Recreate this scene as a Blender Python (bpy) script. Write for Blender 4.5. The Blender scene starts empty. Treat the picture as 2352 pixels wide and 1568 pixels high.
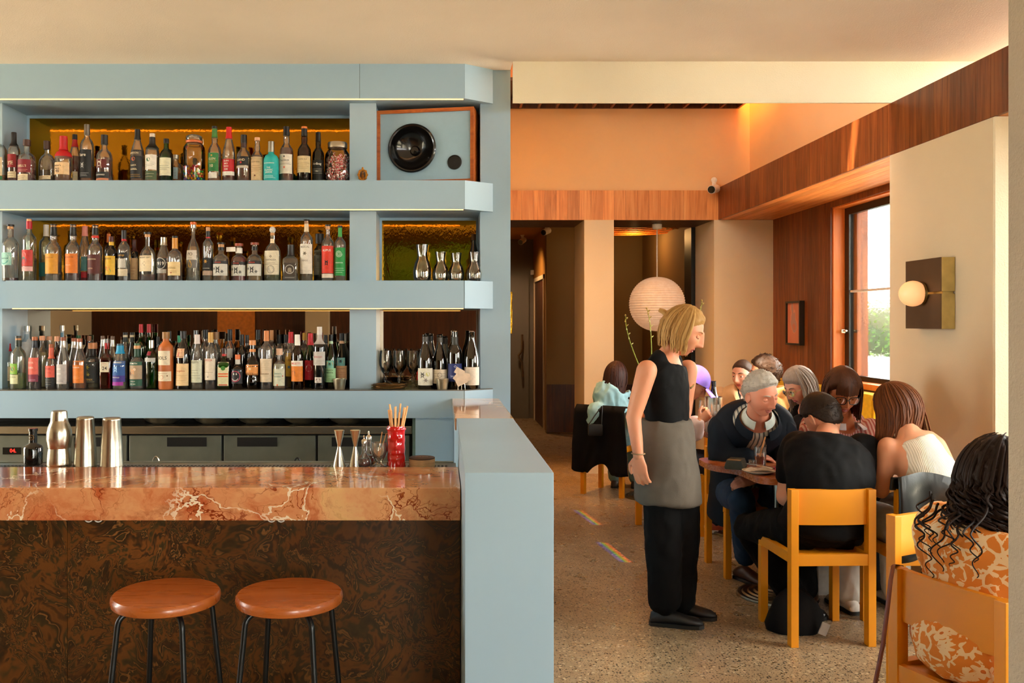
import bpy, bmesh, math, random
from mathutils import Vector, Matrix, Euler, noise as mnoise
random.seed(7)
PI = math.pi
SC = bpy.context.scene
COL = SC.collection
# ------------------------------------------------------------------ camera
F, CX, CY, HC = 2050.0, 1015.0, 743.0, 1.5
cam_d = bpy.data.cameras.new('camera'); cam = bpy.data.objects.new('camera', cam_d); COL.objects.link(cam)
cam_d.sensor_width = 36.0; cam_d.sensor_fit = 'HORIZONTAL'; cam_d.lens = F / 2352 * 36
cam_d.shift_x = (1176 - CX) / 2352; cam_d.shift_y = -(784 - CY) / 2352
cam_d.clip_start = 0.05; cam_d.clip_end = 200
cam.location = (0, 0, HC); cam.rotation_euler = (PI / 2, 0, 0)
SC.camera = cam
# ------------------------------------------------------------------ world, sun, portals, exposure
W = bpy.data.worlds.new('sky'); SC.world = W; W.use_nodes = True
bg = W.node_tree.nodes['Background']
bg.inputs[0].default_value = (1.0, 0.975, 0.94, 1); bg.inputs[1].default_value = 13.0
SC.view_settings.view_transform = 'Standard'; SC.view_settings.look = 'None'
SC.view_settings.gamma = 1.0; SC.view_settings.use_curve_mapping = False
SC.view_settings.exposure = 0.8
cy = SC.cycles
cy.max_bounces = 7; cy.diffuse_bounces = 4; cy.glossy_bounces = 4; cy.transmission_bounces = 4
cy.transparent_max_bounces = 28; cy.caustics_reflective = False; cy.caustics_refractive = False
cy.sample_clamp_indirect = 5.0; cy.use_denoising = True; cy.blur_glossy = 0.5
sun_d = bpy.data.lights.new('sun', 'SUN'); sun = bpy.data.objects.new('sun', sun_d); COL.objects.link(sun)
sun_d.energy = 15.0; sun_d.angle = 0.02; sun_d.color = (1, 0.86, 0.66)
sun.rotation_euler = Vector((0.50, 0.22, -0.84)).to_track_quat('-Z', 'Y').to_euler()
def portal(x, y, z, sx, sy, rot):
    d = bpy.data.lights.new('window_portal', 'AREA'); d.shape = 'RECTANGLE'; d.size = sx; d.size_y = sy
    d.cycles.is_portal = True
    o = bpy.data.objects.new('window_portal', d); COL.objects.link(o); o.location = (x, y, z); o.rotation_euler = rot
# ------------------------------------------------------------------ helpers
def L(c):                                   # sRGB 0-255 -> linear
    out = []
    for v in c[:3]:
        v = v / 255.0
        out.append(v / 12.92 if v <= 0.04045 else ((v + 0.055) / 1.055) ** 2.4)
    return (out[0], out[1], out[2], 1.0)
def P(px, py, Y):                           # a measured point at depth Y in metres
    return Vector(((px - CX) * Y / F, Y, HC - (py - CY) * Y / F))
def XP(px, Y): return (px - CX) * Y / F
def ZP(py, Y): return HC - (py - CY) * Y / F

class N:                                    # tiny node-graph helper
    def __init__(s, name):
        s.m = bpy.data.materials.new(name); s.m.use_nodes = True
        s.t = s.m.node_tree; s.t.nodes.clear()
        s.out = s.t.nodes.new('ShaderNodeOutputMaterial')
    def n(s, typ, **kw):
        nd = s.t.nodes.new('ShaderNode' + typ)
        for k, v in kw.items():
            if k.startswith('i_'):
                key = k[2:]; key = int(key) if key.isdigit() else key.replace('_', ' ')
                s.put(nd.inputs[key], v)
            else: setattr(nd, k, v)
        return nd
    def put(s, sock, v):
        if isinstance(v, bpy.types.NodeSocket): s.t.links.new(v, sock)
        elif isinstance(v, bpy.types.Node): s.t.links.new(v.outputs[0], sock)
        else: sock.default_value = v
    def ramp(s, fac, stops, interp='LINEAR'):
        r = s.t.nodes.new('ShaderNodeValToRGB'); s.put(r.inputs[0], fac); e = r.color_ramp; e.interpolation = interp
        while len(e.elements) < len(stops): e.elements.new(0.5)
        for el, (p, c) in zip(e.elements, stops): el.position = p; el.color = c if len(c) == 4 else (*c, 1)
        return r.outputs[0]
    def mix(s, f, a, b, mode='MIX'):
        x = s.t.nodes.new('ShaderNodeMix'); x.data_type = 'RGBA'; x.blend_type = mode
        s.put(x.inputs[0], f); s.put(x.inputs[6], a); s.put(x.inputs[7], b); return x.outputs[2]
    def math(s, op, a, b=0.0, c=0.0):
        x = s.t.nodes.new('ShaderNodeMath'); x.operation = op; s.put(x.inputs[0], a); s.put(x.inputs[1], b); s.put(x.inputs[2], c); return x.outputs[0]
    def coord(s, kind='Object', scale=(1, 1, 1), rot=(0, 0, 0), loc=(0, 0, 0)):
        c = s.t.nodes.new('ShaderNodeTexCoord'); mp = s.t.nodes.new('ShaderNodeMapping')
        s.t.links.new(c.outputs[kind], mp.inputs[0]); mp.inputs[3].default_value = scale; mp.inputs[2].default_value = rot; mp.inputs[1].default_value = loc
        return mp.outputs[0]
    def world(s, scale=(1, 1, 1), rot=(0, 0, 0)):
        g = s.t.nodes.new('ShaderNodeNewGeometry'); mp = s.t.nodes.new('ShaderNodeMapping')
        s.t.links.new(g.outputs['Position'], mp.inputs[0]); mp.inputs[3].default_value = scale; mp.inputs[2].default_value = rot
        return mp.outputs[0]
    def noise(s, vec, scale, detail=4, rough=.5, dist=0.0, out=0):
        x = s.n('TexNoise'); s.put(x.inputs['Vector'], vec); x.inputs['Scale'].default_value = scale
        x.inputs['Detail'].default_value = detail; x.inputs['Roughness'].default_value = rough; x.inputs['Distortion'].default_value = dist
        return x.outputs[out]
    def bump(s, h, strength=.2, dist=.01):
        b = s.n('Bump'); s.put(b.inputs['Height'], h); b.inputs['Strength'].default_value = strength; b.inputs['Distance'].default_value = dist
        return b.outputs[0]
    def bsdf(s, col, rough=.5, metal=0.0, normal=None, **kw):
        p = s.n('BsdfPrincipled'); s.put(p.inputs['Base Color'], col); s.put(p.inputs['Roughness'], rough); s.put(p.inputs['Metallic'], metal)
        if normal is not None: s.put(p.inputs['Normal'], normal)
        for k, v in kw.items(): s.put(p.inputs[k.replace('_', ' ')], v)
        return p
    def done(s, sh):
        s.put(s.out.inputs[0], sh if not isinstance(sh, bpy.types.Node) else sh.outputs[0]); return s.m

MATS = {}
def plain(c, rough=.5, metal=0.0, var=.06, scale=30, bump=0.0, bscale=200, spec=.5, coat=0.0, sheen=0.0, rnd=0.0):
    """procedural paint / plastic / cloth: colour with gentle noise variation and optional fine relief"""
    key = ('p', tuple(c), rough, metal, var, scale, bump, bscale, spec, coat, sheen, rnd)
    if key in MATS: return MATS[key]
    g = N('surface_%d_%d_%d' % tuple(int(v) for v in c[:3]))
    v = g.coord('Object'); col = L(c)
    nz = g.noise(v, scale, 3)
    d = tuple(max(0, x * (1 - var * 2)) for x in col[:3]) + (1,)
    u = tuple(min(1, x * (1 + var * 2)) for x in col[:3]) + (1,)
    cc = g.ramp(nz, [(.3, d), (.7, u)])
    if rnd:
        oi = g.n('ObjectInfo'); hs = g.n('HueSaturation'); g.put(hs.inputs['Color'], cc)
        g.put(hs.inputs['Value'], g.math('MULTIPLY_ADD', oi.outputs['Random'], rnd * 2, 1 - rnd)); cc = hs.outputs[0]
    nm = g.bump(g.noise(v, bscale, 3), bump, .004) if bump else None
    kw = {'Specular_IOR_Level': spec}
    if coat: kw['Coat_Weight'] = coat
    if sheen: kw['Sheen_Weight'] = sheen
    MATS[key] = g.done(g.bsdf(cc, rough, metal, nm, **kw)); return MATS[key]

def emit(c, strength, name='lamp_glow'):
    g = N(name); v = g.coord('Object'); nz = g.noise(v, 4, 2)
    cc = g.ramp(nz, [(0, tuple(x * .94 for x in L(c)[:3]) + (1,)), (1, L(c))])
    e = g.n('Emission'); g.put(e.inputs[0], cc); e.inputs[1].default_value = strength
    return g.done(e)

class MB:
    """collects geometry for ONE mesh"""
    def __init__(s): s.v = []; s.f = []; s.mi = []
    def add(s, vs, fs, mi=0):
        o = len(s.v); s.v += [Vector(p) for p in vs]; s.f += [tuple(i + o for i in f) for f in fs]; s.mi += [mi] * len(fs)
        return s
    def box(s, x0, x1, y0, y1, z0, z1, bev=0.0, mi=0):
        if x0 > x1: x0, x1 = x1, x0
        if y0 > y1: y0, y1 = y1, y0
        if z0 > z1: z0, z1 = z1, z0
        if bev:
            bm = bmesh.new(); bmesh.ops.create_cube(bm, size=1)
            for v in bm.verts: v.co = Vector(((x0 + x1) / 2 + v.co.x * (x1 - x0), (y0 + y1) / 2 + v.co.y * (y1 - y0), (z0 + z1) / 2 + v.co.z * (z1 - z0)))
            bmesh.ops.bevel(bm, geom=bm.edges[:], offset=bev, segments=2, affect='EDGES', profile=.6)
            bm.verts.index_update()
            s.add([v.co.copy() for v in bm.verts], [[v.index for v in f.verts] for f in bm.faces], mi); bm.free()
            return s
        vs = [(x, y, z) for z in (z0, z1) for y in (y0, y1) for x in (x0, x1)]
        return s.add(vs, [(0, 2, 3, 1), (4, 5, 7, 6), (0, 1, 5, 4), (2, 6, 7, 3), (0, 4, 6, 2), (1, 3, 7, 5)], mi)
    def prism(s, poly, z0, z1, mi=0):       # poly: xy counter-clockwise
        n = len(poly)
        vs = [(x, y, z0) for x, y in poly] + [(x, y, z1) for x, y in poly]
        fs = [tuple(range(n - 1, -1, -1)), tuple(range(n, 2 * n))] + [(i, (i + 1) % n, n + (i + 1) % n, n + i) for i in range(n)]
        return s.add(vs, fs, mi)
    def loft(s, rings, cap=True, mi=0):
        n = len(rings[0]); vs = [p for r in rings for p in r]; fs = []
        for k in range(len(rings) - 1):
            for i in range(n): fs.append((k * n + i, k * n + (i + 1) % n, (k + 1) * n + (i + 1) % n, (k + 1) * n + i))
        if cap: fs.append(tuple(range(n - 1, -1, -1))); fs.append(tuple(range((len(rings) - 1) * n, len(rings) * n)))
        return s.add(vs, fs, mi)
    def lathe(s, prof, n=20, c=(0, 0, 0), cap=True, sq=2.0, dy=1.0, mi=0, rib=None):
        """prof: (radius, z); sq: superellipse power (2 round, 6 square); dy: depth ratio"""
        rings = []
        for r, z in prof:
            ring = []
            for i in range(n):
                a = 2 * PI * (i + .5) / n; ca, sa = math.cos(a), math.sin(a)
                k = 1.0 if sq == 2.0 else 1.0 / ((abs(ca) ** sq + abs(sa) ** sq) ** (1.0 / sq))
                rr = r * k
                if rib: rr *= 1 + rib[1] * math.cos(a * rib[0])
                ring.append((c[0] + rr * ca, c[1] + rr * sa * dy, c[2] + z))
            rings.append(ring)
        return s.loft(rings, cap, mi)
    def tube(s, pts, rad, n=8, cap=True, mi=0, flat=1.0, up=None):
        pts = [Vector(p) for p in pts]; m = len(pts)
        if not hasattr(rad, '__len__'): rad = [rad] * m
        t0 = (pts[1] - pts[0]).normalized()
        ref = Vector(up) if up else (Vector((0, 0, 1)) if abs(t0.z) < .9 else Vector((1, 0, 0)))
        u = ref.cross(t0); u = u.normalized() if u.length > 1e-6 else Vector((1, 0, 0))
        rings = []
        for k in range(m):
            t = (pts[min(k + 1, m - 1)] - pts[max(k - 1, 0)])
            t = t.normalized() if t.length > 1e-9 else t0
            u = u - t * u.dot(t); u = u.normalized() if u.length > 1e-6 else t.orthogonal().normalized()
            w = t.cross(u)
            rings.append([pts[k] + (u * math.cos(2 * PI * i / n) + w * math.sin(2 * PI * i / n) * flat) * rad[k] for i in range(n)])
        return s.loft(rings, cap, mi)
    def ball(s, c, r, nu=16, nv=10, mi=0):
        if not hasattr(r, '__len__'): r = (r, r, r)
        rings = []
        for j in range(1, nv):
            t = PI * j / nv
            rings.append([(c[0] + r[0] * math.sin(t) * math.cos(2 * PI * i / nu), c[1] + r[1] * math.sin(t) * math.sin(2 * PI * i / nu), c[2] - r[2] * math.cos(t)) for i in range(nu)])
        n0 = len(s.v); s.loft(rings, False, mi)
        a = len(s.v); s.v += [Vector((c[0], c[1], c[2] - r[2])), Vector((c[0], c[1], c[2] + r[2]))]
        for i in range(nu):
            s.f.append((n0 + (i + 1) % nu, n0 + i, a)); s.mi.append(mi)
            b = n0 + (nv - 2) * nu; s.f.append((b + i, b + (i + 1) % nu, a + 1)); s.mi.append(mi)
        return s
    def xform(s, mat, start=0):
        for i in range(start, len(s.v)): s.v[i] = mat @ s.v[i]
        return s
    def mesh(s, name, smooth=35):
        me = bpy.data.meshes.new(name); me.from_pydata([tuple(v) for v in s.v], [], s.f)
        if smooth:
            me.polygons.foreach_set('use_smooth', [True] * len(me.polygons)); me.update()
            try: me.set_sharp_from_angle(angle=math.radians(smooth))
            except Exception: pass
        if any(s.mi): me.polygons.foreach_set('material_index', s.mi)
        me.update(); return me
    def build(s, name, mats, parent=None, smooth=35, world=None):
        """world: a point that is the parent's base; geometry given in world axes is moved there"""
        if world is not None:
            w = Vector(world); s.v = [v - w for v in s.v]
        return link(name, s.mesh(name, smooth), mats, parent)

def link(name, me, mats, parent=None):
    o = bpy.data.objects.new(name, me); COL.objects.link(o)
    if mats is not None and not len(me.materials):
        for m in (mats if isinstance(mats, (list, tuple)) else [mats]): me.materials.append(m)
    if parent is not None: o.parent = parent
    return o
def tag(o, label, cat=None, group=None, kind=None):
    if label: o['label'] = label
    if cat: o['category'] = cat
    if group: o['group'] = group
    if kind: o['kind'] = kind
    return o
def thing(name, label, cat, loc=(0, 0, 0), rz=0.0, group=None, kind=None):
    o = bpy.data.objects.new(name, None); COL.objects.link(o); o.empty_display_size = .1
    o.location = loc; o.rotation_euler = (0, 0, rz); return tag(o, label, cat, group, kind)
def copy_tree(o, parent=None):
    c = o.copy(); COL.objects.link(c)
    if parent is not None: c.parent = parent
    for ch in list(o.children): copy_tree(ch, c)
    return c
_tx = {}
def text_geo(s, size=1.0, offset=0.0, res=2, shear=0.0):
    """letters of the built-in font as flat polygons, centred on the origin"""
    key = (s, size, offset, shear)
    if key in _tx: return _tx[key]
    cu = bpy.data.curves.new('lettering', 'FONT'); cu.body = s; cu.size = size; cu.align_x = 'CENTER'; cu.align_y = 'CENTER'
    cu.resolution_u = res; cu.offset = offset; cu.shear = shear
    o = bpy.data.objects.new('lettering', cu); COL.objects.link(o)
    dg = bpy.context.evaluated_depsgraph_get(); me = bpy.data.meshes.new_from_object(o.evaluated_get(dg))
    vs = [v.co.copy() for v in me.vertices]; fs = [tuple(p.vertices) for p in me.polygons]
    bpy.data.objects.remove(o); bpy.data.meshes.remove(me); bpy.data.curves.remove(cu)
    if vs:
        mx = (min(v.x for v in vs) + max(v.x for v in vs)) / 2; my = (min(v.y for v in vs) + max(v.y for v in vs)) / 2
        vs = [Vector((v.x - mx, v.y - my, 0)) for v in vs]
    _tx[key] = (vs, fs); return vs, fs
def clean_normals(o):
    bm = bmesh.new(); bm.from_mesh(o.data); bmesh.ops.recalc_face_normals(bm, faces=bm.faces); bm.to_mesh(o.data); bm.free()
# ------------------------------------------------------------------ surface materials
def wall_mat(c, bump=.15, bscale=180, rough=.8, var=.03):
    g = N('painted_render'); v = g.world()
    n1 = g.noise(v, 1.3, 3); n2 = g.noise(v, bscale, 3, .6)
    col = L(c); d = tuple(x * (1 - var * 2) for x in col[:3]) + (1,); u = tuple(min(1, x * (1 + var)) for x in col[:3]) + (1,)
    return g.done(g.bsdf(g.ramp(n1, [(.3, d), (.7, u)]), rough, 0, g.bump(n2, bump, .006), Specular_IOR_Level=.25))
def wood_mat(dark, mid, light, axis='Z', rough=.42, scale=1.0, rnd=.16, coat=0.0, local=False):
    g = N('timber_veneer')
    sc = {'Z': (22, 22, 1.3), 'X': (1.3, 22, 22), 'Y': (22, 1.3, 22)}[axis]
    sc = tuple(a * scale for a in sc)
    v = g.coord('Object', sc) if local else g.world(sc)
    oi = g.n('ObjectInfo'); off = g.n('VectorMath', operation='ADD'); g.put(off.inputs[0], v)
    cv = g.n('CombineXYZ'); 
    for i in range(3): g.put(cv.inputs[i], g.math('MULTIPLY', oi.outputs['Random'], 37.0 + 11 * i))
    g.put(off.inputs[1], cv.outputs[0]); v = off.outputs[0]
    n1 = g.noise(v, 1.0, 6, .62, 1.3); n2 = g.noise(v, .22, 2, .5, .6); n3 = g.noise(v, 5, 2, .6)
    c = g.ramp(n1, [(.28, L(dark)), (.5, L(mid)), (.72, L(light))])
    c = g.mix(g.ramp(n2, [(.35, (0, 0, 0)), (.7, (.55, .55, .55))]), c, L(dark))
    hs = g.n('HueSaturation'); g.put(hs.inputs['Color'], c); g.put(hs.inputs['Value'], g.math('MULTIPLY_ADD', oi.outputs['Random'], rnd * 2, 1 - rnd))
    kw = {'Coat_Weight': coat} if coat else {}
    return g.done(g.bsdf(hs.outputs[0], g.ramp(n3, [(.3, (rough - .06,) * 3), (.7, (rough + .1,) * 3)]), 0, g.bump(n1, .06, .004), **kw))
def make_surface_mats():
    m = {}
    m['cream'] = wall_mat((224, 206, 174)); m['ceiling'] = wall_mat((246, 230, 212), .35, 120)
    m['bulk'] = wall_mat((240, 226, 192), .3, 120); m['recess'] = wall_mat((236, 196, 146), .2, 120)
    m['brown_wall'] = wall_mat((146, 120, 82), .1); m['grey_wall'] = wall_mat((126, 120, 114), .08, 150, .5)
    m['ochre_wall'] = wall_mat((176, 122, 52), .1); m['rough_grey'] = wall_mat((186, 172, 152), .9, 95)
    m['pier_end_lit'] = wall_mat((244, 232, 204), .6, 120)  # paler than the cream pier: window light on this face put into the colour
    m['blue'] = plain((160, 188, 206), .38, var=.012, scale=2, bump=.02, bscale=350)
    m['blue_pale'] = plain((160, 188, 206), .5, var=.012, scale=2)
    m['wood'] = wood_mat((84, 38, 11), (128, 64, 22), (158, 90, 38))
    m['wood_l'] = wood_mat((184, 110, 52), (222, 150, 82), (236, 174, 110))
    m['wood_h'] = wood_mat((190, 104, 46), (228, 146, 76), (240, 170, 104), 'Y')
    m['wood_x'] = wood_mat((150, 74, 26), (196, 112, 50), (214, 138, 74), 'X')
    m['wood_dark'] = wood_mat((44, 20, 8), (78, 38, 16), (104, 54, 24))
    m['wood_orange'] = wood_mat((214, 112, 40), (236, 138, 58), (244, 160, 82), rnd=.03)
    m['table'] = wood_mat((120, 60, 26), (166, 92, 46), (188, 112, 62), 'X', .25)
    m['stool'] = wood_mat((158, 80, 28), (170, 88, 32), (184, 102, 42), 'X', .3, .4, .06, .15, True)
    m['speaker_wood'] = wood_mat((140, 66, 20), (178, 92, 34), (200, 116, 52), 'X', .35, 1, .02)
    # polished concrete with dark and pale aggregate
    g = N('polished_concrete'); v = g.world()
    big = g.noise(v, 1.1, 4); mid = g.noise(v, 9, 4)
    base = g.ramp(big, [(.3, L((140, 116, 86))), (.7, L((184, 158, 122)))])
    base = g.mix(g.ramp(mid, [(.35, (0, 0, 0)), (.7, (.3, .3, .3))]), base, L((132, 108, 80)))
    def chips(scale, th, dens):
        vo = g.n('TexVoronoi'); g.put(vo.inputs['Vector'], v); vo.inputs['Scale'].default_value = scale
        keep = g.math('GREATER_THAN', g.n('SeparateColor', i_0=vo.outputs['Color']).outputs[0], 1 - dens)
        return g.math('MULTIPLY', g.math('LESS_THAN', vo.outputs['Distance'], th), keep)
    base = g.mix(chips(70, .34, .55), base, L((58, 46, 34)))
    base = g.mix(chips(150, .36, .5), base, L((66, 54, 40)))
    base = g.mix(chips(46, .3, .3), base, L((196, 176, 140)))
    m['floor'] = g.done(g.bsdf(base, g.ramp(mid, [(.3, (.24,) * 3), (.7, (.40,) * 3)]), 0, g.bump(g.noise(v, 60, 2), .03, .003)))
    # warm breccia marble of the counter
    g = N('red_breccia_marble'); v = g.world()
    wv = g.n('VectorMath', operation='MULTIPLY_ADD'); g.put(wv.inputs[0], g.noise(v, 3.2, 5, .6, .4, 1)); wv.inputs[1].default_value = (.42,) * 3; g.put(wv.inputs[2], v)
    q = wv.outputs[0]
    n1 = g.noise(q, 2.1, 7, .62, .8); n2 = g.noise(q, 6.5, 6, .65)
    xs = g.n('SeparateXYZ'); g.put(xs.inputs[0], v)
    tone = g.math('ADD', n1, g.math('MULTIPLY_ADD', xs.outputs[0], .17, .10))
    c = g.ramp(tone, [(.24, L((138, 48, 18))), (.34, L((190, 92, 48))), (.42, L((214, 138, 90))), (.54, L((228, 168, 116))), (.68, L((230, 184, 124))), (.8, L((182, 118, 50)))])
    c = g.mix(g.ramp(n2, [(.3, (.75,) * 3), (.46, (0, 0, 0))]), c, L((150, 60, 22)))
    def veins(scale, w, col, c, off):
        vv = g.n('TexVoronoi'); vv.feature = 'DISTANCE_TO_EDGE'; ad = g.n('VectorMath', operation='ADD'); g.put(ad.inputs[0], q); ad.inputs[1].default_value = (off, off * .7, off * .3)
        g.put(vv.inputs['Vector'], ad.outputs[0]); vv.inputs['Scale'].default_value = scale
        brk = g.ramp(g.noise(v, 2.4, 2), [(.42, (0, 0, 0)), (.55, (1, 1, 1))])
        return g.mix(g.math('MULTIPLY', g.math('LESS_THAN', vv.outputs['Distance'], w), brk), c, col)
    c = veins(5.5, .012, L((140, 54, 20)), c, 0); c = veins(9, .010, L((160, 84, 34)), c, 3.1); c = veins(3.1, .012, L((246, 226, 196)), c, 7.3)
    m['marble'] = g.done(g.bsdf(c, .12, 0, None, Coat_Weight=.4, Coat_Roughness=.05))
    # burl-like swirling laminate on the bar front
    g = N('swirled_burl_laminate'); v = g.world((1, 1, 1.0))
    wv = g.n('VectorMath', operation='MULTIPLY_ADD'); g.put(wv.inputs[0], g.noise(v, 5.2, 4, .55, .8, 1)); wv.inputs[1].default_value = (.34,) * 3; g.put(wv.inputs[2], v)
    n1 = g.noise(wv.outputs[0], 3.9, 2.3, .5, 1.3)
    fr = g.math('FRACT', g.math('MULTIPLY', n1, 7.0))
    c = g.ramp(fr, [(0, L((44, 32, 14))), (.14, L((92, 50, 16))), (.28, L((136, 80, 28))), (.5, L((122, 70, 24))), (.6, L((74, 58, 26))), (.8, L((44, 36, 18))), (.88, L((176, 118, 58))), (.94, L((44, 30, 12)))])
    lf = g.noise(v, 1.6, 3); c = g.mix(g.ramp(lf, [(.35, (.7,) * 3), (.7, (.3,) * 3)]), c, L((46, 26, 10)))
    m['burl'] = g.done(g.bsdf(c, .3, 0))
    m['seam'] = plain((50, 62, 66), .8)
    # mirrors
    g = N('amber_textured_mirror'); v = g.world((1, 1, .55)); 
    b = g.bump(g.math('ADD', g.noise(v, 26, 2, .5, .5), g.math('MULTIPLY', g.noise(v, 95, 2, .5, .3), .55)), .016, .02)
    m['amber_mirror'] = g.done(g.bsdf(L((168, 120, 30)), .05, 1.0, b))
    g = N('smoky_mirror'); v = g.world(); b = g.noise(v, 3, 2)
    m['mirror'] = g.done(g.bsdf(g.ramp(b, [(0, L((168, 150, 128))), (1, L((178, 160, 138)))]), .012, 1.0))
    m['led'] = emit((255, 170, 92), 4.0, 'led_glow')
    m['steel'] = plain((196, 188, 170), .26, 1.0, .03, 60); m['steel_dark'] = plain((128, 132, 120), .4, .7, .05, 8)
    m['black'] = plain((14, 13, 12), .45); m['black_gloss'] = plain((10, 10, 11), .18, 0, .02, coat=.3)
    m['black_metal'] = plain((16, 18, 18), .32, .2, .03); m['brass'] = plain((196, 176, 116), .34, 1.0, .08, 12)
    m['bronze_face'] = plain((96, 76, 56), .5, .6, .04, 9)
    m['yellow'] = plain((224, 142, 6), .42, 0, .02, 5, rnd=.03); m['banquette'] = plain((226, 190, 40), .6, bump=.05)
    m['white'] = plain((236, 232, 222), .5); m['paper'] = plain((238, 224, 200), .8)
    m['green_panel'] = plain((96, 116, 104), .5)
    return m
MT = make_surface_mats()

def glass_mat(tint=(255, 255, 255), edge=(150, 140, 120), strength=.55, name='bottle_glass', rough=.03, painted_haze=0.0):
    key = ('g', tuple(tint), tuple(edge), strength, rough, painted_haze)
    if key in MATS: return MATS[key]
    g = N(name); lw = g.n('LayerWeight'); lw.inputs[0].default_value = .35
    nz = g.noise(g.coord('Object'), 40, 2)
    tr = g.n('BsdfTransparent'); col = g.ramp(lw.outputs['Facing'], [(.0, L(tint)), (.55, L(tint)), (1.0, L(edge))]); g.put(tr.inputs[0], col)
    gl = g.n('BsdfGlossy'); gl.inputs['Roughness'].default_value = rough; gl.inputs[0].default_value = (1, .97, .92, 1)
    g.put(gl.inputs['Normal'], g.bump(nz, .03, .01))
    fr = g.n('Fresnel'); fr.inputs[0].default_value = 1.5
    mx = g.n('MixShader'); g.put(mx.inputs[0], g.math('MINIMUM', g.math('MULTIPLY', fr.outputs[0], strength * 3.0), 1.0)); g.put(mx.inputs[1], tr); g.put(mx.inputs[2], gl)
    if painted_haze:  # white diffuse mixed in to lighten clear glass, imitating refracted light
        df = g.n('BsdfDiffuse'); df.inputs[0].default_value = (.92, .9, .86, 1); m2 = g.n('MixShader'); m2.inputs[0].default_value = painted_haze; g.put(m2.inputs[1], mx); g.put(m2.inputs[2], df); mx = m2
    MATS[key] = g.done(mx); return MATS[key]
def liquid_mat(c, opaque=.5):
    key = ('l', tuple(c), opaque)
    if key in MATS: return MATS[key]
    g = N('liquid'); nz = g.noise(g.coord('Object'), 8, 2)
    tr = g.n('BsdfTransparent'); tr.inputs[0].default_value = L(c)
    p = g.bsdf(g.ramp(nz, [(.3, tuple(x * .7 for x in L(c)[:3]) + (1,)), (.7, L(c))]), .12)
    mx = g.n('MixShader'); mx.inputs[0].default_value = opaque; g.put(mx.inputs[1], tr); g.put(mx.inputs[2], p)
    MATS[key] = g.done(mx); return MATS[key]
# ------------------------------------------------------------------ the room
def struct(name, mb, mat, label, cat='wall', parent=None):
    o = mb.build(name, mat, parent, smooth=0)
    return tag(o, label, cat, kind='structure')
CEIL = 3.115
struct('floor', MB().box(-6.2, 3.6, -3.7, 15, -.12, 0), MT['floor'], 'polished speckled concrete floor of the dining room', 'floor')
struct('ceiling', MB().box(-6.2, 3.6, -3.7, 5.5, CEIL, CEIL + .15), MT['ceiling'], 'warm cream textured ceiling over the bar', 'ceiling')
struct('ceiling', MB().box(-6.2, .437, 5.5, 6.2, CEIL, CEIL + .15), MT['ceiling'], 'cream textured ceiling strip above the bottle shelves', 'ceiling')
struct('wall_recess_left', MB().box(.3, .437, 6.06, 9.12, 2.84, 4.4), MT['recess'], 'hidden left wall of the glowing recess')
struct('trim_1', MB().box(.437, 3.6, 5.5, 5.515, 2.86, CEIL + 1.3), MT['bulk'], 'pale textured bulkhead face above the passage to the dining area', 'bulkhead')
struct('ceiling', MB().box(-1.2, 3.6, 5.62, 9.2, 4.4, 4.5), MT['recess'], 'raised ceiling above the glowing orange recess', 'ceiling')
struct('wall_recess_back', MB().box(-1.2, 3.1, 8.99, 9.12, 2.83, 4.4), MT['recess'], 'orange glowing wall above the timber cross beam')
struct('wall_recess_side', MB().box(3.1, 3.3, 5.62, 9.12, 2.86, 4.4), MT['recess'], 'side wall of the glowing recess above the long timber beam')
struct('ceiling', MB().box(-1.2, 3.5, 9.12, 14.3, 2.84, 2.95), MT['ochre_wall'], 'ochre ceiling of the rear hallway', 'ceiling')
struct('wall_bar_back', MB().box(-6.2, .437, 6.06, 6.2, 0, CEIL), MT['cream'], 'wall behind the bar shelving')
struct('wall_bar_end', MB().box(.30, .437, 6.2, 14.2, 0, 2.84), MT['brown_wall'], 'passage wall beyond the bar shelving')
# pillars under the cross beam
def pillar(name, x0, x1, y0, y1, z1, label, mat='cream', base=True):
    o = struct(name, MB().box(x0, x1, y0, y1, 0, z1), MT[mat], label, 'pillar')
    if base: tag(MB().box(x0 - .008, x1 + .008, y0 - .008, y1, 0, .105).build('baseboard', MT[mat], o, 0), None)
    return o
pillar('wall_column', XP(1342, 8.94), XP(1410, 8.94), 8.94, 9.6, 2.538, 'cream square pillar left of the round paper lantern')
pillar('wall_column', XP(1640, 8.94), 3.336, 8.94, 9.6, 2.538, 'cream wall block between the dark alcove and the timber wall')
pillar('wall_pier', 2.77, 3.42, 4.49, 5.52, 2.538, 'cream pier that carries the brass wall lamp', base=False)
struct('trim_2', MB().box(2.772, 3.40, 4.47, 4.49, 0, 2.538), MT['pier_end_lit'], 'rendered end face of the lamp pier, window light painted in as paler cream', 'wall')
pillar('wall_column', 1.333, 1.75, 1.45, 2.1, CEIL, 'rough grey rendered pillar at the right edge', 'rough_grey', False)
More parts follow.
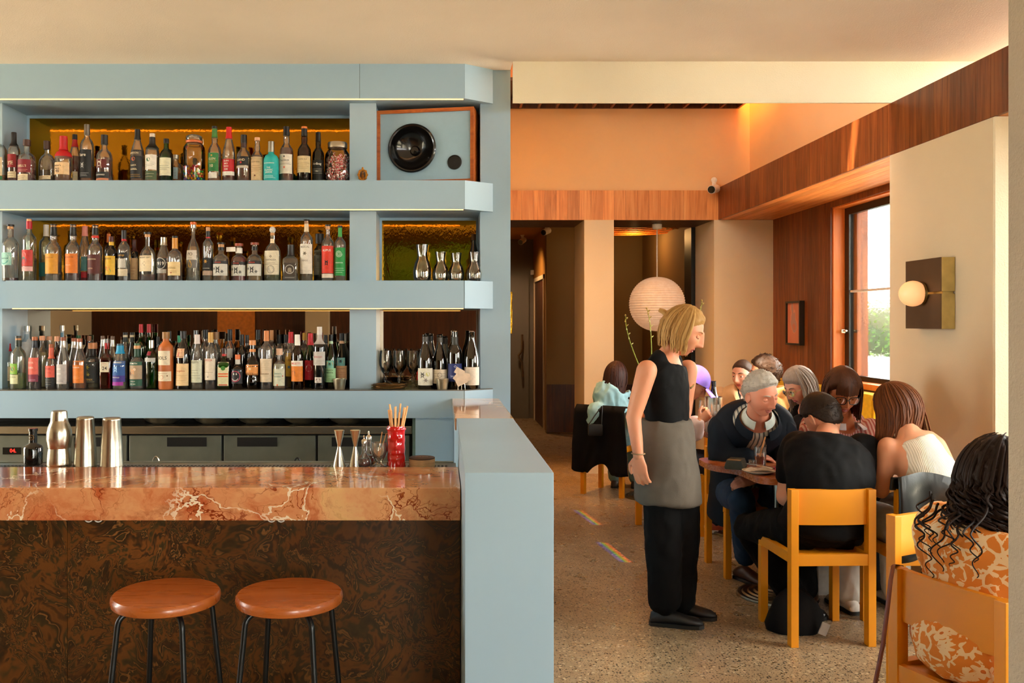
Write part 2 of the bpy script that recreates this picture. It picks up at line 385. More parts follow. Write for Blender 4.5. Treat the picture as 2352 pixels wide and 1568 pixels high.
# hallway
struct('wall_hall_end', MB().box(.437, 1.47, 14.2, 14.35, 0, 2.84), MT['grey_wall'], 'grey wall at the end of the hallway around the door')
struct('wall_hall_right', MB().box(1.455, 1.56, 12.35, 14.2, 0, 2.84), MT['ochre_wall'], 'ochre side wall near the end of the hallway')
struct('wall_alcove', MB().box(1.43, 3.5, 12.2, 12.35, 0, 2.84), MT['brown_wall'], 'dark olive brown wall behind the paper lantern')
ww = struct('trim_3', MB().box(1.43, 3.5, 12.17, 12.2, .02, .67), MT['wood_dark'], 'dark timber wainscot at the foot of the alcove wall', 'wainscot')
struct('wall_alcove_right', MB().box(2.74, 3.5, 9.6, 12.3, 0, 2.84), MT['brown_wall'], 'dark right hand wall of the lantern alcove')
struct('shade_strip', MB().box(2.69, 2.74, 9.63, 9.9, 0, 2.538), MT['black'], 'black strip standing in for the shaded gap right of the lantern alcove', 'wall')  # black box painted where there is only a dark gap
d = tag(MB().box(.5, XP(1214, 14.17), 14.13, 14.19, .0, 2.26).build('door_1', MT['grey_wall'], None, 0), 'grey hallway door with a wavy chrome pull handle', 'door', kind='structure')
hp = [P(1199, 768, 14.05), P(1199, 800, 14.05), P(1197, 808, 14.05), P(1191, 816, 14.05), P(1192, 822, 14.05), P(1199, 832, 14.05), P(1200, 866, 14.05)]
hb = MB().tube(hp, .018, 10); hb.tube([hp[0] - Vector((0, 0, .05)), hp[0] + Vector((0, .09, -.05))], .012); hb.tube([hp[-1] + Vector((0, 0, .05)), hp[-1] + Vector((0, .09, .05))], .012)
tag(hb.build('pull_handle', MT['steel'], d), 'wavy chrome pull handle')
tag(MB().box(XP(1160, 14.1), XP(1177, 14.1), 14.11, 14.14, ZP(766, 14.1), ZP(670, 14.1)).build('glass_slot', MT['amber_mirror'], d), 'narrow textured amber glass slot')
fr = MB(); 
for a, b in ((12.62, 12.68), (13.9, 13.96)): fr.box(1.435, 1.456, a, b, 0, 2.2)
fr.box(1.435, 1.456, 12.62, 13.96, 2.14, 2.2)
d2 = tag(MB().box(1.45, 1.456, 12.68, 13.9, 0, 2.14).build('door_2', MT['wood_dark'], None, 0), 'dark side door in the ochre hallway wall', 'door', kind='structure'); fr.build('door_frame', MT['cream'], d2, 0)
tag(MB().box(XP(1219, 14.15), XP(1226, 14.15), 14.12, 14.2, ZP(631, 14.15), ZP(620, 14.15), .004).build('alarm_box', MT['white']), 'small white sensor box above the grey hallway door', 'sensor')
# timber cladding: boards with their own edges
def boards(parent, mat, axis, a0, a1, w, fixed, z0, z1, th=.02, gap=.0015):
    """axis 'X': boards side by side along X on plane Y=fixed; axis 'Y': along Y on plane X=fixed"""
    n = max(1, round((a1 - a0) / w)); w = (a1 - a0) / n
    for i in range(n):
        lo, hi = a0 + i * w + gap / 2, a0 + (i + 1) * w - gap / 2
        mb = MB().box(lo, hi, fixed - th, fixed, z0, z1) if axis == 'X' else MB().box(fixed - th, fixed, lo, hi, z0, z1)
        mb.build('board', mat, parent, 0)
cb = struct('trim_5', MB().box(-1.2, 2.77, 8.96, 9.63, 2.538, 2.834), MT['wood_dark'], 'timber clad cross beam over the two cream pillars', 'beam')
boards(cb, MT['wood_l'], 'X', .45, 2.77, .115, 8.96, 2.538, 2.834)
rb = struct('trim_6', MB().box(2.79, 3.42, -3.6, 8.94, 2.56, 2.86), MT['wood'], 'long dark timber beam running along the window side', 'beam')
boards(rb, MT['wood'], 'Y', 3.2, 8.94, .13, 2.79, 2.54, 2.86)
n = 22
for i in range(8):                          # soffit boards over the window bay
    x0 = 2.79 + i * .078; MB().box(x0 + .001, x0 + .077, 5.5, 8.94, 2.54, 2.56).build('soffit_board', MT['wood_h'], rb, 0)
MB().box(2.79, 3.42, -3.6, 4.49, 2.54, 2.56).build('soffit', MT['wood_h'], rb, 0)
# window wall with openings
XW = 3.336
ws = MB(); ws.box(XW, 3.6, 7.62, 9.6, 0, 2.9); ws.box(XW, 3.6, 5.3, 7.62, 0, 1.0); ws.box(XW, 3.6, 5.3, 7.62, 2.49, 2.9); ws.box(XW, 3.6, 4.3, 5.42, 0, 2.9)
wr = struct('wall_right', ws, MT['wood_dark'], 'timber lined wall with the garden window')
boards(wr, MT['wood'], 'Y', 7.62, 8.94, .12, XW, 0, 2.54, .018)
MB().box(XW - .018, XW, 5.52, 7.62, 0, .98).build('board', MT['wood'], wr, 0)
MB().box(XW - .018, XW, 5.52, 7.62, 2.49, 2.54).build('board', MT['wood'], wr, 0)
wn = tag(MB().box(3.43, 3.47, 7.52, 7.60, 1.03, 2.48).box(3.43, 3.47, 5.44, 5.5, 1.03, 2.48).box(3.43, 3.47, 5.5, 7.52, 2.42, 2.48).box(3.43, 3.47, 5.5, 7.52, 1.03, 1.07).build('window_1', MT['black_metal'], None, 0), 'black framed garden window beside the timber wall', 'window', kind='structure')
MB().box(3.335, 3.58, 7.60, 7.625, 1.0, 2.49).build('jamb', MT['wood_orange'], wn, 0)
MB().box(3.335, 3.58, 5.44, 7.6, 2.478, 2.5).build('head_lining', MT['wood_orange'], wn, 0)
MB().box(3.30, 3.60, 5.4, 7.62, .985, 1.03, .004).build('sill', MT['wood_orange'], wn)
MB().box(3.47, 3.56, 7.46, 7.53, 1.03, 2.48).build('sash_stile', MT['wood'], wn, 0)
MB().box(3.44, 3.465, 5.5, 7.52, 1.762, 1.78).build('glazing_bar', MT['white'], wn, 0)
MB().box(3.447, 3.451, 5.5, 7.52, 1.07, 2.42).build('pane', glass_mat((250, 252, 250), (235, 238, 235), .25, 'window_glass'), wn, 0)
MB().box(3.38, 3.43, 7.55, 7.565, 1.42, 1.45, .004).tube([(3.40, 7.557, 1.44), (3.40, 7.50, 1.44)], .008).build('latch', MT['steel'], wn)
# near right-hand window wall and rear wall: where the daylight enters
def window_wall(name, axis, fixed, th, a0, a1, z1, openings, mat, label):
    mb = MB()
    def put(lo, hi, b, t):
        if axis == 'Y': mb.box(fixed, fixed + th, lo, hi, b, t)
        else: mb.box(lo, hi, fixed, fixed + th, b, t)
    prev = a0
    for lo, hi, b, t in openings:
        put(prev, lo, 0, z1); put(lo, hi, 0, b); put(lo, hi, t, z1); prev = hi
    put(prev, a1, 0, z1)
    return struct(name, mb, mat, label)
RW = [(-2.9, -.4, .45, 2.5), (-.1, 1.9, .45, 2.5), (2.25, 4.25, .45, 2.5)]
window_wall('wall_right', 'Y', 3.40, .2, -3.6, 4.47, 2.9, RW, MT['wood_dark'], 'timber wall with tall windows beside the camera')
BW = [(-1.0, .9, 1.95, 2.9), (1.1, 3.0, .3, 2.85)]
window_wall('wall_rear', 'X', -3.7, .2, -6.2, 3.6, CEIL, BW, MT['wood_dark'], 'dark timber street wall behind the camera')
LW = [(3.5, 5.4, .3, 2.9)]
window_wall('wall_left', 'Y', -6.3, .2, -3.7, 6.1, CEIL, LW, MT['cream'], 'cream wall with tall windows at the far left end of the bar room')
k = 20
for lo, hi, b, t in LW:
    mb = MB().box(-6.24, -6.2, lo, lo + .05, b, t).box(-6.24, -6.2, hi - .05, hi, b, t).box(-6.24, -6.2, lo, hi, b, b + .05).box(-6.24, -6.2, lo, hi, t - .05, t)
    w = tag(mb.build('window_%d' % k, MT['black_metal'], None, 0), 'tall window %d at the far left end of the bar room' % (k - 19), 'window', kind='structure'); k += 1
    MB().box(-6.222, -6.218, lo + .05, hi - .05, b + .05, t - .05).build('pane', glass_mat((250, 252, 250), (235, 238, 235), .25, 'window_glass'), w, 0)
    portal(-6.32, (lo + hi) / 2, (b + t) / 2, t - b, hi - lo, (0, -PI / 2, 0))
k = 2
for lo, hi, b, t in RW:
    mb = MB().box(3.46, 3.5, lo, lo + .05, b, t).box(3.46, 3.5, hi - .05, hi, b, t).box(3.46, 3.5, lo, hi, b, b + .05).box(3.46, 3.5, lo, hi, t - .05, t).box(3.46, 3.5, lo, hi, 1.76, 1.79)
    w = tag(mb.build('window_%d' % k, MT['black_metal'], None, 0), 'tall black framed window %d of the row beside the camera' % (k - 1), 'window', kind='structure'); k += 1
    MB().box(3.478, 3.482, lo + .05, hi - .05, b + .05, t - .05).build('pane', glass_mat((250, 252, 250), (235, 238, 235), .25, 'window_glass'), w, 0)
    portal(3.62, (lo + hi) / 2, (b + t) / 2, t - b, hi - lo, (0, PI / 2, 0))
for lo, hi, b, t in BW:
    mb = MB()
    for q in (0, .5, 1): mb.box(lo + (hi - lo) * q - .025, lo + (hi - lo) * q + .025, -3.62, -3.58, b, t)
    mb.box(lo, hi, -3.62, -3.58, b, b + .05).box(lo, hi, -3.62, -3.58, t - .05, t).box(lo, hi, -3.62, -3.58, 2.28, 2.33)
    w = tag(mb.build('window_%d' % k, MT['black_metal'], None, 0), 'black framed street window %d in the rear wall' % (k - 4), 'window', kind='structure'); k += 1
    MB().box(lo, hi, -3.602, -3.598, b, t).build('pane', glass_mat((250, 252, 250), (235, 238, 235), .25, 'window_glass'), w, 0)
    portal((lo + hi) / 2, -3.72, (b + t) / 2, hi - lo, t - b, (PI / 2, 0, 0))
portal(3.62, 6.5, 1.75, 1.45, 2.1, (0, PI / 2, 0))
# timber louvre grille high in the recess
lv = thing('ceiling_louvre', 'dark timber louvre grille high in the orange recess', 'louvre', (0, 8.9, 3.7), kind='structure')
for i in range(13):
    x = XP(1700 - i * 42, 8.9)
    MB().box(x - .012, x + .012, 8.3, 8.97, 3.66, 3.76).build('louvre_slat', MT['wood'], lv, 0, (0, 8.9, 3.7))
MB().box(XP(1150, 8.9), XP(1702, 8.9), 8.3, 8.97, 3.76, 3.79).build('louvre_back', MT['wood_dark'], lv, 0, (0, 8.9, 3.7))
MB().box(XP(1150, 8.9), XP(1702, 8.9), 8.955, 8.975, 3.66, 3.76).build('louvre_rail', MT['wood_dark'], lv, 0, (0, 8.9, 3.7))
def lamp(kind, name, loc, energy, color, target=None, **kw):
    d = bpy.data.lights.new(name, kind); d.energy = energy; d.color = L(color)[:3]
    for a, b in kw.items(): setattr(d, a, b)
    o = bpy.data.objects.new(name, d); COL.objects.link(o); o.location = loc
    if target is not None: o.rotation_euler = (Vector(target) - Vector(loc)).to_track_quat('-Z', 'Y').to_euler()
    return o
lamp('AREA', 'recess_downlight', (2.9, 8.75, 4.30), 26, (255, 160, 70), (2.9, 8.75, 2.9), size=.3)
lamp('SPOT', 'recess_downlight', (1.2, 8.1, 4.35), 400, (255, 176, 90), (1.2, 8.9, 2.9), spot_size=1.7, spot_blend=.9, shadow_soft_size=.1)
lamp('SPOT', 'hall_fill_spot', (1.0, 12.9, 2.78), 45, (255, 206, 150), (1.1, 13.6, 0), spot_size=2.2, spot_blend=.9, shadow_soft_size=.06)  # added spot that brightens the hall, no fixture behind it
# security cameras
def cctv(loc, aim, label):
    t = thing('security_camera', label, 'camera', loc)
    a = Vector(aim).normalized(); mb = MB().tube([Vector((0, 0, 0)) - a * .06, a * .07], .042, 16)
    mb.build('housing', MT['white'], t)
    MB().tube([a * .071, a * .078], .036, 16).build('lens', MT['black_gloss'], t)
    MB().tube([Vector((0, 0, .09)), Vector((0, 0, .02))], .02, 10).ball((0, 0, .09), .03).build('mount', MT['white'], t)
cctv(P(1640, 434, 8.85), (-.6, -.8, -.2), 'white security camera where the two timber beams meet')
cctv(P(1255, 531, 11.9), (-.6, -.7, -.3), 'white security camera beside the hallway on the alcove wall')
cctv(P(1200, 553, 13.5), (-.5, -.8, -.4), 'white security camera above the grey hallway door')
# framed picture on the timber wall
pf = thing('framed_picture', 'small black framed pink and coral picture on the timber wall', 'picture', (3.318, 8.33, 1.5))
o = (3.318, 8.33, 1.5); z0, z1 = 1.3, 1.71
fmb = MB()
for a, b, c, e in ((8.16, 8.18, z0, z1), (8.48, 8.50, z0, z1), (8.18, 8.48, z0, z0 + .018), (8.18, 8.48, z1 - .018, z1)): fmb.box(3.27, 3.316, a, b, c, e)
fmb.build('frame', MT['black'], pf, 0, o)
g = N('abstract_print'); v = g.world((1, 3, 2)); nn = g.noise(v, 1.6, 2, .5, .4)
cc = g.ramp(nn, [(.42, L((214, 128, 96))), (.5, L((226, 150, 120))), (.52, L((186, 140, 132))), (.62, L((200, 120, 92))), (.66, L((196, 160, 84)))], 'CONSTANT')
MB().box(3.285, 3.312, 8.18, 8.48, z0 + .018, z1 - .018).build('print', g.done(g.bsdf(cc, .35)), pf, 0, o)
# wall lamp
def opal_mat():
    g = N('opal_globe'); nz = g.noise(g.coord('Object'), 6, 2); cc = g.ramp(nz, [(.3, L((240, 196, 150))), (.7, L((250, 214, 174)))])
    return g.done(g.bsdf(cc, .3, 0, None, Emission_Color=L((255, 176, 110)), Emission_Strength=.42))
wl = thing('wall_lamp', 'bronze and brass box wall lamp with a glowing globe on the pier', 'lamp', (2.77, 4.99, 1.47)); o = (2.77, 4.99, 1.47)
MB().box(2.695, 2.768, 4.815, 5.175, 1.675, 1.859).box(2.695, 2.768, 4.815, 5.175, 1.472, 1.662).box(2.71, 2.768, 4.83, 5.175, 1.662, 1.675).build('brass_body', MT['brass'], wl, 0, o)
MB().box(2.690, 2.695, 4.813, 5.177, 1.675, 1.859).box(2.690, 2.695, 4.813, 5.177, 1.472, 1.662).build('face_plate', MT['bronze_face'], wl, 0, o)
MB().lathe([(.055, 0), (.062, .004), (.062, .02), (.05, .022)], 24).xform(Matrix.Translation((2.69, 4.995, 1.668)) @ Matrix.Rotation(-PI / 2, 4, 'Y')).build('collar', MT['brass'], wl, 35, o)
gl = MB().ball((2.635, 4.995, 1.668), .072, 28, 18); gl.build('globe', opal_mat(), wl, 60, o)
# paper lantern
pl = thing('paper_lantern', 'round ribbed paper lantern hanging over the back tables', 'lamp', P(1509, 698, 9.3)); c = P(1509, 698, 9.3)
prof = [(.02, -.282)]
nr = 34
for i in range(1, nr * 2):
    t = PI * i / (nr * 2); r = .288 * math.sin(t) ** .92
    prof.append((r * (1.0 if i % 2 else .974), -.282 * math.cos(t)))
prof.append((.02, .282))
g = N('washi_paper'); v = g.coord('Object'); nz = g.noise(v, 30, 3)
cc = g.ramp(nz, [(.3, L((238, 224, 208))), (.7, L((248, 238, 226)))]); p = g.bsdf(cc, .8); e = g.n('BsdfTranslucent'); g.put(e.inputs[0], cc)
mx = g.n('MixShader'); mx.inputs[0].default_value = .35; g.put(mx.inputs[1], p); g.put(mx.inputs[2], e)
MB().lathe(prof, 40, cap=False).build('shade', g.done(mx), pl, 12)
MB().tube([(0, 0, .27), (0, 0, ZP(520, 9.3) - c.z)], .006, 6).build('cord', MT['white'], pl)
MB().lathe([(.045, 0), (.05, .01), (.05, .05), (.02, .062), (.0, .063)][::-1], 20, (0, 0, ZP(526, 9.3) - c.z)).build('ceiling_rose', MT['white'], pl)
lb = lamp('POINT', 'lantern_bulb', c, .7, (255, 214, 180), shadow_soft_size=.06)
# woven disc pendant behind the beam
wp = MB(); 
for i in range(7): wp.lathe([(.52 - i * .07, .012 * i), (.53 - i * .07, .012 * i + .008), (.49 - i * .07, .012 * i + .012)], 36, P(1455, 531, 10.6) , False)
tag(wp.build('woven_pendant', plain((216, 130, 40), .7, var=.2, scale=60)), 'orange woven disc pendant behind the cross beam', 'lamp')
lamp('POINT', 'pendant_bulb', P(1455, 545, 11.0), 6, (255, 196, 120), shadow_soft_size=.05)
# outdoors: ground, hedge, car
struct('ground', MB().box(3.62, 60, -30, 60, -.7, -.45), wall_mat((205, 192, 170), .3, 20), 'pale paved ground outside the windows', 'ground')
struct('yard', MB().box(-40, -6.32, -40, 60, -.7, -.45), wall_mat((205, 192, 170), .3, 20), 'paved yard outside the left windows', 'ground')
struct('street', MB().box(-6.31, 3.61, -40, -3.72, -.7, -.45), wall_mat((205, 192, 170), .3, 20), 'street behind the rear windows', 'ground')
def hedge(name, x0, x1, y0, y1, h, n, label, seed):
    rnd = random.Random(seed); mb = MB(); core = MB()
    core.ball(((x0 + x1) / 2, (y0 + y1) / 2, h * .42), ((x1 - x0) * .34, (y1 - y0) * .30, h * .42), 18, 10)
    for i in range(n):
        x, y, z = rnd.uniform(x0, x1), rnd.uniform(y0, y1), rnd.uniform(-.45, h)
        if z > h * (.86 + .14 * math.sin(y * 1.7 + seed) * math.cos(x * 2)): continue
        d = Vector((rnd.gauss(0, 1), rnd.gauss(0, 1), rnd.gauss(.4, .7))).normalized(); s = rnd.uniform(.05, .11) * (h / 2.1)
        u = d.orthogonal().normalized(); b = Vector((x, y, z))
        mb.add([b, b + d * s * .5 + u * s * .28, b + d * s, b + d * s * .5 - u * s * .28], [(0, 1, 2, 3)])
    g = N('leaves'); v = g.coord('Object'); nz = g.noise(v, 2.3, 4)
    cc = g.ramp(nz, [(.3, L((18, 52, 4))), (.5, L((44, 88, 10))), (.7, L((84, 124, 28)))])
    p = g.bsdf(cc, .5); tl = g.n('BsdfTranslucent'); g.put(tl.inputs[0], cc); mx = g.n('MixShader'); mx.inputs[0].default_value = .4; g.put(mx.inputs[1], p); g.put(mx.inputs[2], tl)
    t = thing(name, label, 'hedge', ((x0 + x1) / 2, (y0 + y1) / 2, 0)); o = t.location
    f = mb.build('foliage', g.done(mx), t, 0, o); f['kind'] = 'stuff'
    core.build('inner_branches', plain((12, 30, 4), .8, var=.2), t, 60, o)
hedge('hedge', 7.0, 9.4, 13.2, 20.5, 2.15, 9000, 'bright green garden hedge seen through the window behind the car', 1)
hedge('hedge', -3.5, 2.0, -8.2, -6.2, 5.4, 16000, 'leafy street hedge outside the rear windows', 2)
hedge('hedge', 6.5, 8.2, -3.5, 5.0, 1.9, 5000, 'leafy hedge outside the windows beside the camera', 3)
def car():
    t = thing('parked_car', 'silver white hatchback parked outside the garden window', 'car', (6.1, 13.3, -.45))
    paint = plain((74, 78, 84), .22, .3, .02, coat=.6); dark = plain((30, 36, 40), .1, 0, coat=.5)
    L2 = [(-2.1, .35, .55), (-2.05, .72, .82), (-1.2, .92, .95), (-.55, .98, 1.2), (0.0, 1.42, 1.2), (1.1, 1.46, 1.2), (1.75, 1.2, 1.05), (2.05, .95, .95), (2.12, .45, .8)]
    rings = []
    for y, zt, w in [(-2.15, .62, .70), (-2.1, .74, .80), (-1.9, .80, .85), (-1.1, .93, .88), (2.0, 1.0, .88), (2.1, .8, .84)]:
        rings.append([(-w, y, .3), (-w - .02, y, .55), (-w + .03, y, zt - .06), (-w + .14, y, zt), (w - .14, y, zt), (w - .03, y, zt - .06), (w + .02, y, .55), (w, y, .3)])
    MB().loft(rings).build('body', paint, t, 40)
    cab = []
    for y, zt, w, b in [(-1.15, .93, .72, .9), (-.25, 1.40, .62, .9), (.2, 1.46, .60, .92), (1.3, 1.44, .60, .95), (1.95, 1.02, .68, .98)]:
        cab.append([(-w - .1 * (zt > 1.1), y, b), (-w, y, zt), (w, y, zt), (w + .1 * (zt > 1.1), y, b)])
    MB().loft(cab).build('roof', paint, t, 30)
    MB().add([(-.66, -1.09, .975), (.66, -1.09, .975), (.56, -.30, 1.39), (-.56, -.30, 1.39)], [(0, 1, 2, 3)]).add([(-.66, -1.1, .965), (.66, -1.1, .965), (.56, -.31, 1.38), (-.56, -.31, 1.38)], [(3, 2, 1, 0)]).build('windscreen', dark, t, 0)
    for s in (-1, 1):
        mb = MB(); mb.add([(s * .745, -.75, .97), (s * .735, .9, .98), (s * .635, 1.1, 1.39), (s * .64, -.1, 1.38)], [(0, 1, 2, 3)]); mb.build('side_window', dark, t, 0)
        MB().box(s * .9, s * 1.02, -.85, -.72, .92, 1.04, .03).build('mirror', paint, t)
        MB().box(s * .6, s * .84, -2.17, -2.02, .58, .70, .03).build('headlight', MT['white'], t)
        for y in (-1.35, 1.35):
            MB().lathe([(.0, -.1), (.2, -.1), (.31, -.08), (.32, .08), (.2, .1), (0, .1)], 24).xform(Matrix.Translation((s * .8, y, .32)) @ Matrix.Rotation(PI / 2, 4, 'Y')).build('wheel', MT['black'], t)
car()

# amber glass panel in the rear wall; an added spot in front imitates its backlight
ag = tag(MB().box(-3.9, -3.25, -3.49, -3.46, .3, 2.25).build('door_3', plain((196, 120, 30), .3, 0, .1, 20), None, 0), 'amber glass door in the dark timber rear wall', 'door', kind='structure')
lamp('SPOT', 'amber_door_spot', (-3.45, -2.6, 3.0), 40, (255, 190, 90), (-3.5, -3.5, 1.4), spot_size=1.0, spot_blend=.8, shadow_soft_size=.05)
struct('wall_rear_pier', MB().box(-2.35, -1.95, -3.5, -3.3, 0, CEIL), MT['cream'], 'cream pier on the rear wall seen in the mirror')

# two rainbow flecks on the floor, projected by added spots with a colour ramp
def rainbow_spot(x0, y0, x1, y1, wdt, energy):
    src = Vector((-.5, -3.2, 2.9)); mid = Vector(((x0 + x1) / 2, (y0 + y1) / 2, 0)); d = bpy.data.lights.new('rainbow_spot', 'SPOT')
    d.energy = energy; d.spot_size = .06; d.spot_blend = 0; d.shadow_soft_size = .004; d.use_nodes = True; t = d.node_tree; nd = t.nodes
    em = nd['Emission']; tc = nd.new('ShaderNodeTexCoord'); sp = nd.new('ShaderNodeSeparateXYZ'); t.links.new(tc.outputs['Normal'], sp.inputs[0])
    def mth(op, a, b=0.0):
        m_ = nd.new('ShaderNodeMath'); m_.operation = op
        for k_, v_ in enumerate((a, b)):
            if isinstance(v_, float): m_.inputs[k_].default_value = v_
            else: t.links.new(v_, m_.inputs[k_])
        return m_.outputs[0]
    u = mth('DIVIDE', sp.outputs[0], mth('ABSOLUTE', sp.outputs[2])); v = mth('DIVIDE', sp.outputs[1], mth('ABSOLUTE', sp.outputs[2]))
    dist = (mid - src).length; fore = dist / src.z; hv = abs(y1 - y0) / fore / dist / 2; hu = wdt / dist / 2
    us = mth('ADD', mth('DIVIDE', u, hu), mth('MULTIPLY', mth('DIVIDE', v, hv), 1.9))
    inside = mth('MULTIPLY', mth('LESS_THAN', mth('ABSOLUTE', us), 1.0), mth('LESS_THAN', mth('ABSOLUTE', v), hv))
    rp = nd.new('ShaderNodeValToRGB'); t.links.new(mth('MULTIPLY_ADD', us, .5), rp.inputs[0]); rp.inputs[0].default_value = .5
    ma = rp.inputs[0].links[0].from_node; ma.inputs[2].default_value = .5
    el = rp.color_ramp.elements; cols = [(0, (.03, .02, .6)), (.28, (.02, .12, .9)), (.5, (.02, .7, .02)), (.68, (.8, .5, .0)), (.86, (1, .06, .01)), (1, (.4, .0, .0))]
    while len(el) < len(cols): el.new(.5)
    for e_, (p_, c_) in zip(el, cols): e_.position = p_; e_.color = (*c_, 1)
    t.links.new(rp.outputs[0], em.inputs[0]); t.links.new(inside, em.inputs[1])
    o = bpy.data.objects.new('rainbow_spot', d); COL.objects.link(o); o.location = src; o.rotation_euler = (mid - src).to_track_quat('-Z', 'Y').to_euler()
rainbow_spot(1.119, 7.17, 1.137, 6.66, .080, 15000)
rainbow_spot(1.112, 6.11, 1.143, 5.62, .080, 15000)
# ------------------------------------------------------------------ back bar shelving
YF, YU, YM = 5.55, 5.67, 6.02               # fascia front, upright front, mirror plane
ZS = {1: 2.391, 2: 1.768, 3: 1.0885}        # shelf heights
ZB = {0: 2.90, 1: 2.212, 2: 1.595}          # undersides with light strips
ROOT = (-1.2, 5.8, 0)
sh = thing('back_bar_shelving', 'pale blue back bar shelving wall with amber mirrors and three lit shelves', 'shelving', ROOT)
def bpart(name, mb, mat, parent=None, label=None, smooth=0):
    o = mb.build(name, mat, sh if parent is None else parent, smooth, ROOT)
    if label: o['label'] = label
    return o
CXR = XP(1068, YF); EXR = XP(1132, 5.68); ENDX = .437
def shelf_poly(xl, y_back): return [(xl, YF), (CXR, YF), (EXR, 5.68), (EXR, y_back), (xl, y_back)]
def shelf(name, xl, z0, z1, y_back=6.03, split=None):
    mb = MB().prism(shelf_poly(xl, y_back), z0, z1); o = bpart(name, mb, MT['blue'])
    return o
top = shelf('top_fascia', -3.6, ZB[0], CEIL)
s1 = shelf('shelf', -3.6, ZB[1], ZS[1]); s2 = shelf('shelf', XP(13, YF), ZB[2], ZS[2]); s3 = shelf('counter_shelf', -3.6, .9126, ZS[3] - .006)
bpart('counter_top', MB().prism(shelf_poly(-3.6, 6.03), ZS[3] - .006, ZS[3]), plain((118, 110, 98), .22, .4), None, 'grey brown metal top of the lowest shelf')
for x, z0, z1 in ((XP(826, YF), ZB[0], CEIL), (XP(1066, YF), ZB[2], ZS[2]), (XP(1066, YF), .9126, ZS[3])):
    bpart('panel_joint', MB().box(x - .001, x + .001, YF - .0008, YF + .002, z0, z1), MT['seam'])
# uprights and end panels
for a, b in ((XP(803, YU), XP(864, YU)), (-3.6, XP(5, YU))):
    for z0, z1 in ((ZS[1], ZB[0]), (ZS[2], ZB[1]), (ZS[3], ZB[2])): bpart('upright', MB().box(a, b, YU, YM, z0, z1), MT['blue'])
bpart('upright', MB().box(-3.6, XP(12, YF), YU - .02, YM, ZB[2], ZS[2]), MT['blue'])
bpart('end_panel', MB().box(XP(1103, 5.69), ENDX, 5.69, 6.05, 0, CEIL), MT['blue'])
bpart('lower_panel', MB().box(-.165, XP(1103, 5.69), 5.56, 5.6, 0, .9126), MT['blue'])
bpart('lower_frame', MB().box(-.185, -.165, 5.6, 6.0, 0, .9126), MT['green_panel'])
bpart('plinth_back', MB().box(-3.6, -.185, 6.0, 6.04, 0, .9126), MT['black'])
NX = {'L': (XP(5, YU), XP(803, YU)), 'R': (XP(864, YU), XP(1103, 5.69))}
for side, (a, b) in NX.items():
    for lv_, zt in ((1, ZB[0]), (2, ZB[1]), (3, ZB[2])):
        z0 = ZS[lv_]; m = MT['amber_mirror'] if lv_ < 3 else MT['mirror']
        if side == 'R' and lv_ == 1: m = MT['black']
        mr = bpart('mirror', MB().box(a, b, YM, YM + .012, z0, zt), m)
        if lv_ < 3:
            f = MB().box(a, b, YM - .012, YM, zt - .018, zt).box(a, a + .014, YM - .012, YM, z0, zt - .018)
            if side == 'R': f.box(b - .014, b, YM - .012, YM, z0, zt - .018)
            bpart('mirror_frame', f, MT['blue'], mr)
# led strips under the shelves
for z, xl in ((ZB[0], -3.6), (ZB[1], -3.6), (ZB[2], XP(26, YF))):
    bpart('led_strip', MB().box(xl, CXR - .01, YF + .012, YF + .02, z - .004, z + .001), MT['led'])

# ------------------------------------------------------------------ under-counter fridge
fo = (-1.7, 5.85, 0)
fg = thing('undercounter_fridge', 'dark stainless bar fridge with four doors under the back bar', 'fridge', fo)
def fp(name, mb, mat, parent=None, smooth=0): return mb.build(name, mat, fg if parent is None else parent, smooth, fo)
fp('worktop', MB().box(-3.5, -.19, 5.67, 5.99, .80, .848, .004), MT['steel'])
fp('body', MB().box(-3.5, -.19, 5.735, 5.99, .08, .80), MT['black'])
edges = [-3.2] + [XP(p, 5.72) for p in (295, 512, 728)] + [-.2]
for i in range(4):
    a, b = edges[i] + .008, edges[i + 1] - .008
    d = fp('door', MB().box(a, b, 5.71, 5.735, .10, .785, .004), MT['steel_dark'])
    h0 = {1: (384, 475), 2: (545, 637), 3: (762, 850), 0: (170, 262)}[i]
    fp('grip_recess', MB().box(XP(h0[0], 5.71), XP(h0[1], 5.71), 5.706, 5.711, ZP(1025, 5.71), ZP(1004, 5.71)), MT['black'], d)
    if i == 0:
        dp = fp('display', MB().box(XP(7, 5.71), XP(48, 5.71), 5.705, 5.711, ZP(1043, 5.71), ZP(1027, 5.71)), MT['black_gloss'], d)
        vs, fs = text_geo('04.', .034, .0008)
        mb = MB().add([(XP(30, 5.705) + v.x, 5.7035, ZP(1034.5, 5.705) + v.y) for v in vs], fs)
        tag(fp('digits', mb, emit((255, 40, 30), 2.2, 'red_digits'), d), 'red 04 read-out')
# steel bowls on the fridge worktop
def bowl(px, i):
    x = XP(px, 5.80); r = .128
    prof = [(.05, 0), (.06, .002), (r * .8, .022), (r, .05), (r + .008, .052), (r + .008, .055), (r - .003, .054), (r * .78, .026), (.05, .006), (0.001, .006)]
    o = MB().lathe(prof, 32).build('steel_bowl', plain((196, 186, 166), .3, .9, .05), None)
    o.location = (x, 5.815, .8485)
    tag(o, 'shallow steel bowl on the fridge worktop, %s' % ['leftmost of the five', 'second of the five from the left', 'middle one of the five', 'fourth of the five from the left', 'nearest the red tiki mug'][i], 'bowl', 'steel bowls under the back bar')
for i, px in enumerate((372, 487, 588, 693, 797)): bowl(px, i)

